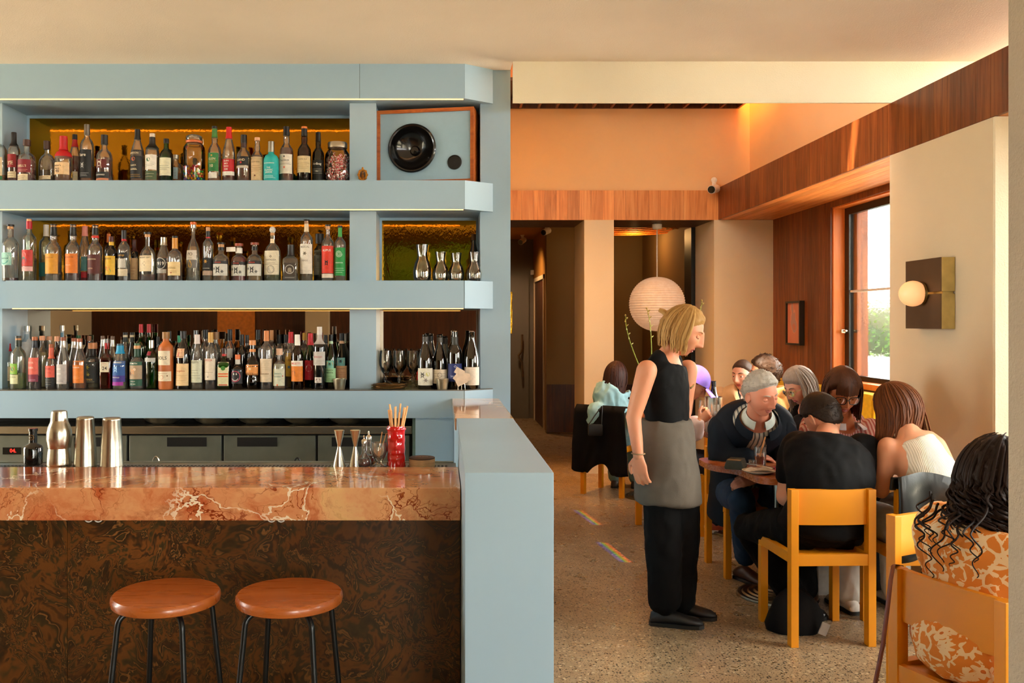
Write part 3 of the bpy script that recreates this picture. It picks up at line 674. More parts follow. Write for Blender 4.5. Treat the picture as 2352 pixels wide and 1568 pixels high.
# ------------------------------------------------------------------ front bar counter
YC = 3.30; BT = .893; bo = (-1.2, 3.55, 0); WX = XP(1068, 2.78)
bar = thing('bar_counter', 'bar counter with thick red marble top and swirled brown front', 'counter', bo)
def bp(name, mb, mat, parent=None, smooth=0): return mb.build(name, mat, bar if parent is None else parent, smooth, bo)
bp('marble_top', MB().box(-2.6, WX - .003, YC, 3.782, BT - .121, BT, .003), MT['marble'])
for a, b in ((-2.6, XP(155, 3.36)), (XP(155, 3.36), WX - .003)):
    bp('front_panel', MB().box(a + .001, b - .001, 3.36, 3.39, 0, BT - .121), MT['burl'])
bp('carcass', MB().box(-2.6, WX - .003, 3.39, 3.75, 0, BT - .121), MT['black'])
dt = bp('drip_tray', MB().box(-2.6, WX - .01, 3.784, 3.95, BT - .05, BT - .008, .003), plain((150, 146, 130), .3, 1.0, .05))
holes = MB()
for i in range(150):
    for j in range(3): holes.box(-2.4 + i * .0162, -2.4 + i * .0162 + .009, 3.80 + j * .03, 3.812 + j * .03, BT - .0085, BT - .0065)
ho = bp('tray_slots', holes, MT['black'], dt); ho['kind'] = 'stuff'
bp('speed_rail', MB().box(-2.6, WX - .02, 3.951, 3.975, BT - .16, BT - .004, .004), MT['steel_dark'])
# bag hooks under the slab
for i, px in enumerate((217, 636)):
    x = XP(px, 3.345); mb = MB()
    for s in (-1, 1):
        pts = [(x + s * .004 + s * .014 * (1 - math.cos(t)), 3.335, BT - .1215 - .012 * math.sin(t)) for t in [PI * k / 10 for k in range(11)]]
        mb.tube(pts, .0024, 6)
    mb.box(x - .03, x + .03, 3.33, 3.34, BT - .1225, BT - .1212)
    tag(mb.build('bag_hook', MT['white'], None), 'white wire double bag hook under the marble above the %s' % ('left stool' if i == 0 else 'right stool'), 'hook')
# service wing
wo = (.2, 4.1, 0); WZ = 1.036; WR = XP(1272, 2.78)
wing = thing('service_wing', 'pale blue return counter with a red marble end at the shelving', 'counter', wo)
MB().box(WX, WR, 2.78, 4.38, 0, WZ, .002).build('front_block', MT['blue'], wing, 0, wo)
MB().box(WX + .004, WR - .004, 4.384, 5.54, 0, WZ - .06).build('rear_block', MT['blue'], wing, 0, wo)
MB().box(.064, WR + .004, 4.384, 5.54, WZ - .06, WZ, .003).build('marble_top', MT['marble'], wing, 0, wo)

# ------------------------------------------------------------------ bar stools
def stool(px, label, rz):
    t = thing('bar_stool', label, 'stool', (XP(px, 3.0), 3.0, 0), rz, 'round bar stools at the counter')
    r = .179
    MB().lathe([(0.001, .562), (r - .012, .562), (r - .003, .567), (r, .578), (r - .001, .590), (r - .007, .598), (r - .02, .6), (.0, .602)], 48).build('seat', MT['stool'], t)
    for i in range(4):
        a = PI / 4 + i * PI / 2 - .175; d = Vector((math.cos(a), math.sin(a), 0)); q = d.cross(Vector((0, 0, 1)))
        pts = [d * .07 + Vector((0, 0, .552))]
        for k in range(7):
            tt = k / 6 * PI / 2; pts.append(d * (.115 + .045 * math.sin(tt)) + Vector((0, 0, .552 - .04 * (1 - math.cos(tt)))))
        pts.append(d * .215 + Vector((0, 0, .006)))
        lg = MB().tube(pts, .0095, 12).build('leg', MT['black_metal'], t)
        MB().lathe([(.012, 0), (.013, .012), (.0105, .016)], 12, d * .215).build('foot_cap', MT['black'], lg)
    ring = [(.178 * math.cos(2 * PI * k / 40), .178 * math.sin(2 * PI * k / 40), .2) for k in range(41)]
    MB().tube(ring, .008, 8, False).build('footrest_ring', MT['black_metal'], t)
    MB().lathe([(.11, .548), (.115, .562), (.0, .562)], 24).build('seat_plate', MT['black_metal'], t)
stool(382, 'round timber bar stool with black legs, left one at the counter', .0)
stool(665, 'round timber bar stool with black legs, right one nearest the blue wing', .02)

# ------------------------------------------------------------------ loudspeaker in the niche
def speaker():
    a = Vector((XP(865, 5.735), 5.735, 0)); b = Vector((XP(1088, 5.62), 5.62, 0)); mid = (a + b) / 2
    ang = math.atan2(b.y - a.y, b.x - a.x); w = (b - a).length; h = 2.866 - ZS[1]
    t = thing('loudspeaker', 'timber cased loudspeaker with pale blue front and black horn on the top shelf', 'speaker', (mid.x, mid.y, ZS[1] + .001), ang)
    fw = .022; dep = .24
    c = MB().box(-w / 2, w / 2, 0, dep, 0, fw).box(-w / 2, w / 2, 0, dep, h - fw, h).box(-w / 2, -w / 2 + fw, 0, dep, fw, h - fw).box(w / 2 - fw, w / 2, 0, dep, fw, h - fw)
    c.build('case', MT['speaker_wood'], t, 0)
    cx, cz = -w / 2 + w * (947 - 865) / 223, h * (412 - 333) / 165; R = .150; n = 64; ci = []; re = []
    x0, x1, z0, z1 = -w / 2 + fw, w / 2 - fw, fw, h - fw
    for i in range(n):
        a = 2 * PI * i / n; ca, sa = math.cos(a), math.sin(a); ci.append((cx + R * ca, .014, cz + R * sa))
        k = min(((x1 - cx) / ca if ca > 1e-6 else ((x0 - cx) / ca if ca < -1e-6 else 1e9)), ((z1 - cz) / sa if sa > 1e-6 else ((z0 - cz) / sa if sa < -1e-6 else 1e9)))
        re.append((cx + k * ca, .014, cz + k * sa))
    mbf = MB().loft([ci, re], False)
    for (qx, qz) in ((x0, z0), (x1, z0), (x1, z1), (x0, z1)):
        b_ = sorted(range(n), key=lambda i: (re[i][0] - qx) ** 2 + (re[i][2] - qz) ** 2)[:2]; mbf.add([re[b_[0]], re[b_[1]], (qx, .014, qz)], [(0, 1, 2)])
    mbf.build('baffle', plain((150, 182, 200), .5, var=.01), t, 0)
    MB().box(x0, x1, dep - .01, dep, z0, z1).build('back_panel', MT['black'], t, 0)
    M_ = Matrix.Translation((cx, .013, cz)) @ Matrix.Rotation(PI / 2, 4, 'X')
    MB().lathe([(R - .002, -.004), (R + .006, .004), (R + .006, .014), (R - .002, .02), (R - .01, .016), (R - .016, .004)], 64, cap=False).xform(M_).build('horn_ring', MT['black_gloss'], t)
    MB().lathe([(R - .012, .010), (R - .022, -.012), (R * .72, -.040), (R * .5, -.062), (R * .3, -.078), (R * .22, -.082), (R * .16, -.07), (0.0005, -.064)], 64, cap=False).xform(M_).build('horn', MT['black_gloss'], t)
    px_, pz = -w / 2 + w * (1044 - 865) / 223, h * (412 - 367) / 165
    M2 = Matrix.Translation((px_, .013, pz)) @ Matrix.Rotation(PI / 2, 4, 'X')
    MB().lathe([(.045, -.002), (.047, .004), (.043, .006), (.041, .002), (.04, .0005), (.0005, .0005)], 32, cap=False).xform(M2).build('port', MT['black'], t)
speaker()
# ------------------------------------------------------------------ dining chairs (sitter faces local +Y)
def make_chair():
    t = thing('dining_chair', 'x', 'chair', (0, 0, 0), 0, 'yellow dining chairs')
    w, dp, h = .20, .20, .73
    for s in (-1, 1):
        x0, x1 = (s * w, s * (w - .036))
        MB().box(x0, x1, -dp, -dp + .045, 0, h, .002).build('leg', MT['yellow'], t, 0)
        MB().box(x0, x1, dp - .04, dp, 0, .385, .002).build('leg', MT['yellow'], t, 0)
        MB().box(s * (w - .001), s * (w - .033), -dp + .046, dp, .386, .434, .002).build('side_rail', MT['yellow'], t, 0)
    rings = []
    for i in range(13):
        u = -1 + 2 * i / 12; x = u * (w - .0365); y = -dp + .004 + .0 * u
        y = -dp + .006 - .0 + .012 * (1 - u * u) * -1 + .012
        rings.append([(x, y, .565), (x, y + .022, .565), (x, y + .022, h - .001), (x, y, h - .001)])
    MB().loft(rings).build('backrest', MT['yellow'], t, 30)
    MB().box(-w + .034, w - .034, -dp + .004, -dp + .03, .376, .43, .002).build('rear_rail', MT['yellow'], t, 0)
    MB().box(-w + .034, w - .034, dp - .03, dp - .002, .376, .415, .002).build('front_rail', MT['yellow'], t, 0)
    sr = []
    for i in range(9):
        v = i / 8; y = -dp + .031 + v * (2 * dp - .033); z = .424 - .012 * math.sin(PI * v)
        sr.append([(-w + .034, y, z - .012), (w - .034, y, z - .012), (w - .034, y, z), (-w + .034, y, z)])
    MB().loft(sr).build('seat', MT['yellow'], t, 30)
    return t
CH = make_chair(); ch_used = [0]
def chair(x, y, rz, label):
    o = CH if not ch_used[0] else copy_tree(CH)
    ch_used[0] = 1; o.location = (x, y, 0); o.rotation_euler = (0, 0, rz); o['label'] = label; return o
chair(1.81, 4.335, .03, 'yellow dining chair under the person in black T-shirt')
cbv = Vector((XP(2310, 2.459) - XP(2040, 2.834), 2.459 - 2.834, 0)).normalized()       # backrest direction of the nearest chair
cbc = Vector(((XP(2310, 2.459) + XP(2040, 2.834)) / 2, (2.459 + 2.834) / 2, 0)); cbn = Vector((-cbv.y, cbv.x, 0))
CBP = cbc + cbn * .2; CBR = math.atan2(cbn.y, cbn.x) - PI / 2
chair(CBP.x, CBP.y, CBR, 'nearest yellow dining chair with a brown strap, under the orange floral dress')
chair(2.055, 3.497, -2.77, 'yellow chair with a black bag between the floral dress and the white top')
chair(2.32, 4.335, -.02, 'yellow dining chair with a black leather jacket, under the person in white top')
chair(1.86, 5.44, PI + .02, 'yellow dining chair under the person in navy jacket')
chair(2.33, 5.44, PI, 'yellow dining chair under the person in striped blouse')
chair(1.645, 6.48, -PI / 2, 'yellow dining chair with its legs showing behind the grey apron')
chair(1.50, 7.92, -.62, 'yellow dining chair under a black coat beside the cream pillar')
chair(2.36, 7.16, PI, 'yellow dining chair under the person in beige at the back')
chair(2.66, 6.45, PI / 2, 'yellow dining chair under the person in tan shirt')
chair(2.42, 5.90, .0, 'yellow dining chair under the person with gold spectacles')
# ------------------------------------------------------------------ tables
def rounded(poly, r, n=5):
    out = []; m = len(poly)
    for i in range(m):
        p0, p, p1 = Vector(poly[i - 1]), Vector(poly[i]), Vector(poly[(i + 1) % m])
        a = (p0 - p).normalized(); b = (p1 - p).normalized(); rr = min(r, (p0 - p).length * .45, (p1 - p).length * .45)
        A, B = p + a * rr, p + b * rr
        for k in range(n + 1):
            t = k / n; out.append(tuple((A * (1 - t) ** 2 + p * 2 * t * (1 - t) + B * t * t)))
    return out
def table(poly, r, ped, label, z=.73, th=.032):
    t = thing('dining_table', label, 'table', (ped[0], ped[1], 0)); o = (ped[0], ped[1], 0)
    MB().prism(rounded(poly, r), z - th, z).build('tabletop', MT['table'], t, 30, o)
    MB().tube([(0, 0, .03), (0, 0, z - th)], .026, 16).build('pole', MT['steel'], t)
    prof = [(.215, 0), (.215, .008)]
    for i in range(6):
        rr = .215 - i * .03; prof += [(rr - .004, .014 + i * .006), (rr - .018, .016 + i * .006), (rr - .026, .012 + i * .006)]
    prof += [(.036, .055), (.03, .09), (.0005, .09)]
    MB().lathe(prof, 40).build('base', plain((120, 110, 94), .3, 1.0, .04), t)
    MB().box(-.14, .14, -.03, .03, z - th - .012, z - th - .001).build('mounting_plate', MT['black_metal'], t, 0)
table([(1.585, 4.43), (2.72, 4.43), (2.72, 5.14), (1.46, 5.14), (1.46, 4.86), (1.575, 4.74)], .09, (1.85, 4.92), 'reddish timber dining table with the round corner, with the plate and drink')
table([(1.86, 6.09), (2.43, 6.09), (2.43, 6.7), (1.86, 6.7)], .08, (2.16, 6.4), 'timber dining table with the wine cooler behind the navy jacket')
table([(1.62, 7.35), (1.96, 7.35), (1.96, 8.1), (1.62, 8.1)], .08, (1.8, 7.72), 'small timber table by the pillar that holds the flower vase')
# ------------------------------------------------------------------ banquette below the window
bq = thing('window_banquette', 'yellow upholstered banquette along the window wall', 'bench', (3.1, 7.0, 0)); o = (3.1, 7.0, 0)
MB().box(2.86, 3.30, 5.6, 8.7, 0, .34).build('plinth', MT['wood_dark'], bq, 0, o)
for i in range(3):
    a = 5.6 + i * 1.033; MB().box(2.84, 3.20, a + .004, a + 1.029, .345, .45, .03).build('seat_cushion', MT['banquette'], bq, 40, o)
    MB().box(3.19, 3.31, a + .004, a + 1.029, .452, .975, .03).build('back_cushion', MT['banquette'], bq, 40, o)
# ------------------------------------------------------------------ bottles
GL = {'c': glass_mat((253, 252, 248), (222, 214, 200), .8, painted_haze=.04), 'f': plain((206, 210, 208), .5, 0, .05, 40, spec=.6),
      'g': glass_mat((74, 172, 60), (14, 52, 14)), 'dg': glass_mat((44, 84, 30), (8, 18, 6)), 'k': plain((12, 11, 10), .08, 0, .02, coat=.6),
      'b': glass_mat((150, 84, 34), (50, 22, 6)), 'lg': glass_mat((242, 248, 236), (214, 222, 200), .8, painted_haze=.04), 'r': glass_mat((190, 26, 26), (90, 6, 8)),
      'teal': plain((36, 176, 172), .4, 0, .02), 'clay': plain((184, 100, 44), .5, 0, .12, 12, bump=.05), 'smoke': glass_mat((170, 170, 160), (90, 90, 84))}
PROF = {
 'std': [(.0, .0), (.9, .0), (1, .02), (1, .60), (.95, .66), (.72, .725), (.45, .765), (.36, .80), (.345, .99)],
 'tall': [(.0, .0), (.92, .0), (1, .02), (1, .66), (.93, .71), (.6, .755), (.38, .79), (.34, .84), (.33, .99)],
 'slope': [(.0, .0), (.9, .0), (1, .02), (1, .52), (.9, .6), (.62, .72), (.42, .81), (.36, .87), (.345, .99)],
 'bulb': [(.0, .0), (.9, .0), (1, .02), (1, .54), (.93, .6), (.6, .67), (.42, .70), (.44, .75), (.45, .79), (.38, .84), (.35, .99)],
 'squat': [(.0, .0), (.9, .0), (1, .025), (1, .52), (.96, .585), (.78, .65), (.45, .69), (.36, .72), (.34, .99)],
 'flat': [(.0, .0), (.86, .0), (1, .04), (1.0, .44), (.93, .56), (.7, .64), (.36, .69), (.27, .73), (.26, .99)],
 'square': [(.0, .0), (.93, .0), (1, .015), (1, .58), (.9, .63), (.5, .68), (.38, .72), (.37, .99)],
 'wine': [(.0, .0), (.94, .0), (1, .015), (1, .60), (.94, .66), (.7, .72), (.42, .77), (.37, .82), (.36, .96), (.41, .965), (.41, .99)],
 'burg': [(.0, .0), (.94, .0), (1, .015), (1, .50), (.93, .57), (.72, .68), (.5, .78), (.4, .86), (.37, .96), (.41, .965), (.41, .99)],
 'cone': [(.0, .0), (.95, .0), (1, .015), (.97, .42), (.9, .54), (.66, .63), (.4, .69), (.28, .74), (.27, .99)],
 'monk': [(.0, .0), (.94, .0), (1, .02), (.9, .44), (.98, .56), (.86, .66), (.5, .78), (.3, .83), (.3, .99)],
 'belly': [(.0, .0), (.78, .0), (.94, .06), (1, .14), (.97, .22), (.86, .27), (.92, .3), (.92, .46), (.8, .54), (.5, .62), (.4, .70), (.36, .99)],
 'ten': [(.0, .0), (.9, .0), (1, .02), (1, .4), (1.05, .52), (1.02, .62), (.7, .74), (.4, .80), (.34, .84), (.33, .99)],
 'jug': [(.0, .0), (.95, .0), (1, .02), (1, .70), (.92, .755), (.6, .80), (.42, .83), (.40, .86), (.40, .99)],
 'small': [(.0, .0), (.9, .0), (1, .03), (1, .58), (.9, .68), (.42, .76), (.36, .80), (.36, .99)]}
def interp(prof, z):
    for (r0, z0), (r1, z1) in zip(prof, prof[1:]):
        if z0 <= z <= z1 and z1 > z0: return r0 + (r1 - r0) * (z - z0) / (z1 - z0)
    return prof[-1][0]
TIER = {1: (5.685, 5.83, 5.93), 2: (5.685, 5.83, 5.93), 3: (5.635, 5.775, 5.91)}
SPECS = []
def B(*a, **k): SPECS.append((a, k))
def shape2d(kind, s):
    """flat emblem outlines in label units (x, z), size s"""
    if kind == 'dot': return [(s * math.cos(2 * PI * i / 20), s * math.sin(2 * PI * i / 20)) for i in range(20)]
    if kind == 'dia': return [(-s, 0), (0, -s), (s, 0), (0, s)]
    if kind == 'drop': return [(s * .62 * math.sin(t) * math.sin(t / 2) ** 1.2, s * math.cos(t)) for t in [2 * PI * i / 20 for i in range(20)]]
    if kind == 'arch': return [(-s, -s), (s, -s)] + [(s * math.cos(PI * i / 10), s * .5 + s * math.sin(PI * i / 10)) for i in range(11)]
    if kind == 'shield': return [(0, -1.3 * s), (.7 * s, -.4 * s), (s, .3 * s), (.8 * s, .8 * s), (.4 * s, .7 * s), (0, s), (-.4 * s, .7 * s), (-.8 * s, .8 * s), (-s, .3 * s), (-.7 * s, -.4 * s)]
    if kind == 'bar': return [(-s, -s * .12), (s, -s * .12), (s, s * .12), (-s, s * .12)]
    if kind == 'star': return [((s if i % 2 else s * .4) * math.sin(PI * i / 6), (s if i % 2 else s * .4) * math.cos(PI * i / 6)) for i in range(12)]
def ring2d(r, w, a0=0, a1=2 * PI, n=24):
    vs = []; fs = []
    for i in range(n + 1):
        a = a0 + (a1 - a0) * i / n
        vs += [(r * math.cos(a), r * math.sin(a)), ((r + w) * math.cos(a), (r + w) * math.sin(a))]
        if i < n: fs.append((2 * i, 2 * i + 1, 2 * i + 3, 2 * i + 2))
    return vs, fs
def spiral2d(r, w, turns=3, n=60):
    vs = []; fs = []
    for i in range(n + 1):
        a = turns * 2 * PI * i / n; q = r * (.12 + .88 * i / n)
        vs += [(q * math.cos(a), q * math.sin(a)), ((q + w) * math.cos(a), (q + w) * math.sin(a))]
        if i < n: fs.append((2 * i, 2 * i + 1, 2 * i + 3, 2 * i + 2))
    return vs, fs
def bottle(row, tier, c, w, top, kind, glass, liq, cap, labels, desc, sq=2.0, dy=1.0, turn=0.0, extra=(), name='bottle', cat='bottle', group=None, yo=0.0, shrink=1.0):
    Y = TIER[row][tier] + yo; w = w * shrink; z0 = ZS[row] + .0005; H = ZP(top, Y) - z0; R = w * Y / F / 2; X = XP(c, Y)
    face = math.atan2(-X, Y) * -1 + turn                 # turn the front towards the room
    if sq != 2.0: face = turn
    t = thing(name, desc, cat, (X, Y, z0), face, group or {1: 'bottles on the top shelf', 2: 'bottles on the middle shelf', 3: 'bottles on the lowest shelf'}[row])
    prof = PROF[kind]; n = 24 if sq == 2.0 else 28
    pts = [(max(r * R, .0004), z * H) for r, z in prof]
    MB().lathe(pts, n, sq=sq, dy=dy).build('glass', GL[glass], t, 50)
    if liq:
        lv, col, op = liq; lp = []
        for r, z in prof:
            if z > lv: break
            lp.append((max(r * R * .93, .0004), max(z * H, .004)))
        rr = interp(prof, lv) * R * .93; lp += [(rr, lv * H), (.0004, lv * H)]
        MB().lathe(lp, n, sq=sq, dy=dy).build('liquid', liquid_mat(col, op), t, 50)
    nr = prof[-1][0] * R
    if cap:
        for cc in (cap if isinstance(cap[0], (list, tuple)) and not isinstance(cap[0][0], (int, float)) else [cap]):
            col, a, b, k = cc[0], cc[1], cc[2], cc[3] if len(cc) > 3 else 1.12      # colour, from, to (fractions of height), radius factor
            metal = len(cc) > 4 and cc[4]
            cp = [(.0004, a * H)]
            for q in range(6):
                zz = a + (b - a) * q / 5 * .985; cp.append((max(interp(prof, min(zz, .985)) * R, nr) * k, zz * H))
            r1 = cp[-1][0]; cp += [(r1 * .93, b * H), (.0004, b * H)]
            MB().lathe(cp, 18).build('cap', plain(col, .3 if metal else .45, .9 if metal else 0, .04), t, 40)
    def rad(zz): return interp(prof, max(0, min(.985, zz / H))) * R
    def wrap(x, z, k):
        r = rad(z); a = -PI / 2 + x / max(r, .004)
        if sq != 2.0:
            # on square bottles decals lie on the flat front
            return Vector((x, -r * dy * k, z))
        return Vector((r * k * math.cos(a), r * k * math.sin(a) * dy, z))
    def decal(nm, vs, fs, k, mat, parent, z): 
        return MB().add([wrap(v[0], z + v[1], k) for v in vs], fs).build(nm, mat, parent, 60)
    for lab in labels:
        a, b, col, wf = lab[0], lab[1], lab[2], lab[3]   # from, to, colour, half width as a fraction of the radius
        items = lab[4] if len(lab) > 4 else []
        rm = rad((a + b) / 2 * H); hw = rm * wf if sq != 2.0 else rm * wf * 1.35
        if sq != 2.0: hw = min(hw, rm * .86)
        nx, nz = 12, 4; vs = []; fs = []
        for j in range(nz + 1):
            for i in range(nx + 1): vs.append((hw * (2 * i / nx - 1), (a + (b - a) * j / nz) * H))
        for j in range(nz):
            for i in range(nx): q = j * (nx + 1) + i; fs.append((q, q + 1, q + nx + 2, q + nx + 1))
        metal = len(lab) > 5 and lab[5]
        lo = decal('label', vs, fs, 1.012, plain(col, .35 if metal else .6, .85 if metal else 0, .05, 60), t, 0)
        for it in items:
            zc = (a + (b - a) * it[2]) * H
            if it[0] == 'T':                            # ('T', text, height position, size as fraction of width, colour)
                s, colr = it[1], it[4]; tv, tf = text_geo(s, 1.0, .012)
                wd = max(v.x for v in tv) * 2; sc = it[3] * min(hw * 2, rm * 1.62) / wd
                ob = decal('lettering', [(v.x * sc, v.y * sc) for v in tv], tf, 1.022, plain(colr, .6, 0, .02), lo, zc)
            elif it[0] == 'S':                          # ('S', shape, height position, size as fraction of half width, colour[, x offset])
                hs_ = min(hw, rm * .95); pv = shape2d(it[1], it[3] * (hw if it[1] == 'bar' else hs_)); ox = (it[5] if len(it) > 5 else 0) * hs_
                decal('emblem', [(x + ox, z) for x, z in pv], [tuple(range(len(pv)))], 1.018, plain(it[4], .6, 0, .1, 80), lo, zc)
            elif it[0] == 'R':
                hs_ = min(hw, rm * .95); pv, pf = ring2d(it[3] * hs_, it[3] * hs_ * .14) if it[1] == 'ring' else (spiral2d(it[3] * hs_, it[3] * hs_ * .1) if it[1] == 'spiral' else ring2d(it[3] * hs_, it[3] * hs_ * .16, PI * 1.12, PI * 1.88))
                decal('emblem', pv, pf, 1.02, plain(it[4], .6, 0, .05), lo, zc)
            elif it[0] == 'L':                          # thin printed lines: count, from, to, colour
                _, cnt, p0, p1, colr = it
                mv = []; mf = []
                rr = random.Random(int(c * 7 + cnt))
                for q in range(cnt):
                    zz = (a + (b - a) * (p0 + (p1 - p0) * (q + .5) / cnt)) * H; ww = hw * rr.uniform(.45, .8); o = len(mv)
                    mv += [(-ww, zz - .0009), (ww, zz - .0009), (ww, zz + .0009), (-ww, zz + .0009)]; mf.append((o, o + 1, o + 2, o + 3))
                # subdivide lines so they bend with the glass
                sv = []; sf = []
                for q in range(cnt):
                    x0, x1 = mv[4 * q][0], mv[4 * q + 1][0]; za, zb = mv[4 * q][1], mv[4 * q + 2][1]
                    for i in range(9):
                        xx = x0 + (x1 - x0) * i / 8; sv += [(xx, za), (xx, zb)]
                        if i: e = len(sv); sf.append((e - 4, e - 2, e - 1, e - 3))
                decal('small_print', sv, sf, 1.02, plain(colr, .6, 0, .02), lo, 0)
    return t
BLK, WHT, CRM, RED, GRN, GLD, CRK, BRN, SIL = (16, 15, 14), (236, 230, 218), (226, 206, 168), (190, 24, 28), (26, 108, 52), (206, 150, 60), (206, 150, 98), (84, 48, 26), (200, 196, 186)
AMB, DRED, PALE, DBR = (206, 120, 36), (112, 28, 14), (238, 226, 190), (44, 20, 8)
T, S, R_, LN = 'T', 'S', 'R', 'L'
# ---- top shelf
B(1, 0, 0, 30, 304, 'std', 'c', (.16, AMB, .4), (BLK, .82, 1), [(.14, .5, CRM, .9, [(LN, 5, .2, .9, (120, 90, 60))]), (.06, .13, GRN, .9)], 'bottle with cream sketch label cut by the left edge, top shelf')
B(1, 0, 32, 27, 304, 'std', 'c', (.55, DRED, .75), (BLK, .74, 1, 1.2), [(.3, .56, (150, 26, 30), .9, [(S, 'dia', .6, .75, (196, 40, 40)), (T, 'RYE', .35, .9, CRM)]), (.1, .22, CRM, .9, [(LN, 2, .1, .9, BRN)])], 'black capped rye bottle with red diamond label, top shelf left')
B(1, 0, 62, 39, 321, 'squat', 'c', (.5, DRED, .75), (((70, 36, 22)), .86, 1, 1.25), [(.22, .52, (128, 22, 36), .95, [(T, "RUSSELL'S", .5, .96, CRM), (LN, 2, .05, .25, (210, 150, 130))]), (.04, .18, CRM, .7, [(LN, 2, .2, .8, (120, 30, 30))])], 'squat bourbon with maroon label and brown cork, top shelf left')
B(1, 0, 108, 44, 324, 'flat', 'c', (.3, (170, 120, 40), .25), ((60, 34, 22), .80, 1, 1.3), [(.08, .17, CRM, .75, [(LN, 2, .1, .9, BRN)])], 'broad arched bourbon flask with low cream label, top shelf', dy=.6)
B(1, 0, 146, 38, 313, 'squat', 'c', (.2, AMB, .4), [(RED, .70, 1, 1.35), (RED, .55, .72, 1.03)], [(.16, .42, (232, 194, 146), 1.1, [(T, "Maker's", .74, .6, BRN), (T, 'Mark', .5, .4, BRN), (T, '46', .3, .35, BRN)])], 'bourbon sealed in dripping red wax with torn cream label')
B(1, 1, 172, 28, 309, 'slope', 'c', (.58, DRED, .75), [(BLK, .9, 1, 1.15), ((186, 30, 30), .76, .9, 1.1)], [(.1, .28, CRM, .9, [(T, '101', .5, .6, BLK)])], 'dark whiskey with red neck strip and 101 label, top shelf')
B(1, 0, 200, 32, 286, 'std', 'c', (.28, AMB, .4), ((126, 120, 112), .82, 1, 1.15, True), [(.08, .56, BLK, 1.0, [(T, 'Rare', .82, .7, WHT), (S, 'star', .45, .55, (190, 190, 190)), (LN, 3, .05, .2, (190, 190, 190))])], 'tallest top shelf whiskey with black label and silver eagle mark')
B(1, 0, 240, 36, 310, 'squat', 'c', (.48, (96, 22, 12), .7), (BLK, .80, 1, 1.25), [(.1, .22, (24, 20, 18), .9, [(T, 'STARWARD', .5, .9, WHT)]), (.05, .09, (214, 130, 90), .9, []), (.3, .48, (96, 24, 14), .7, [(S, 'star', .5, .75, (226, 214, 196))])], 'dark red whisky with white starburst and black cap, top shelf')
B(1, 0, 316, 32, 296, 'slope', 'c', (.3, AMB, .4), (BLK, .80, .99, 1.12), [(.08, .60, (28, 26, 22), 1.0, [(T, 'JAMESON', .88, .9, CRM), (T, 'BLACK', .46, .6, CRM), (T, 'BARREL', .32, .7, CRM), (S, 'dot', .68, .3, (190, 90, 40)), (LN, 2, .04, .16, GLD)])], 'slender whiskey with tall black label and cream lettering, top shelf')
B(1, 0, 350, 32, 307, 'std', 'c', (.2, AMB, .5), [((28, 26, 24), .70, .93, 1.2), ((222, 206, 186), .93, 1, 1.1)], [(.26, .56, WHT, .9, [(S, 'dot', .68, .3, (20, 110, 70)), (LN, 2, .2, .4, (150, 150, 140))]), (.06, .24, (74, 92, 62), .9, [(LN, 2, .2, .8, (220, 210, 170))])], 'whisky with white label and a green dot, top shelf centre left')
B(1, 0, 382, 31, 319, 'std', 'g', (.3, (40, 90, 20), .5), (BLK, .90, 1, 1.15), [(.16, .56, (226, 222, 190), .95, [(LN, 3, .3, .6, (90, 100, 80))])], 'green glass bottle with a pale plain label, top shelf')
B(1, 1, 404, 34, 356, 'small', 'c', (.42, AMB, .5), (SIL, .88, 1, 1.2, True), [(.22, .58, (176, 200, 208), .6, [(LN, 6, .1, .9, (70, 80, 90))])], 'short clear bottle with pale blue label and silver screw cap')
B(1, 0, 493, 30, 290, 'bulb', 'c', (.12, AMB, .4), [(BLK, .955, 1, 1.15), ((70, 130, 60), .80, .955, 1.1)], [(.2, .52, (44, 122, 60), .8, [(T, '10', .3, .3, CRM), (T, 'GLEN', .68, .7, CRM), (S, 'dot', .86, .14, GLD), (LN, 2, .45, .6, GLD)]), (.08, .18, WHT, .6)], 'slim whisky with green and gold label beside the sweets jar')
B(1, 0, 526, 30, 292, 'slope', 'c', (.42, (130, 40, 14), .6), ((206, 24, 30), .79, 1, 1.2), [(.2, .42, (190, 20, 26), 1.0, [(T, 'GLEN', .85, .5, WHT), (T, 'MO', .63, .34, WHT), (T, 'RAN', .42, .42, WHT), (T, 'GIE', .18, .36, WHT)]), (.13, .2, WHT, 1.0)], 'whisky with red foil neck and red label in white capitals')
B(1, 0, 560, 33, 310, 'squat', 'c', (.34, (150, 70, 24), .6), [(BLK, .83, 1, 1.25), ((60, 30, 26), .74, .83, 1.15)], [(.36, .54, (24, 22, 20), .8, [(T, 'LAND', .6, .7, CRM), (S, 'dot', .3, .14, RED)]), (.30, .35, (196, 186, 170), .8)], 'embossed whisky with black cap and small black label, top shelf')
B(1, 0, 591, 29, 316, 'bulb', 'c', (.6, (110, 50, 16), .6), ((224, 170, 130), .93, 1, 1.2), [(.05, .56, (216, 184, 138), 1.0, [(T, 'THE BALVENIE', .78, .9, BRN), (LN, 4, .35, .65, (150, 100, 60)), (S, 'dot', .2, .14, (110, 50, 30))])], 'whisky with pale cork and wide buff label beside the teal bottle')
B(1, 0, 623, 35, 325, 'squat', 'teal', None, ((168, 164, 150), .74, 1, 1.2, True), [(.06, .52, (36, 176, 172), .95, [(T, 'THE', .62, .3, WHT), (T, 'CLASSIC', .5, .7, WHT), (T, 'LADDIE', .38, .6, WHT), (LN, 3, .06, .24, (210, 240, 236)), (T, 'BRUICHLADDICH', .86, .92, WHT)])], 'solid teal whisky bottle with silver cap, top shelf')
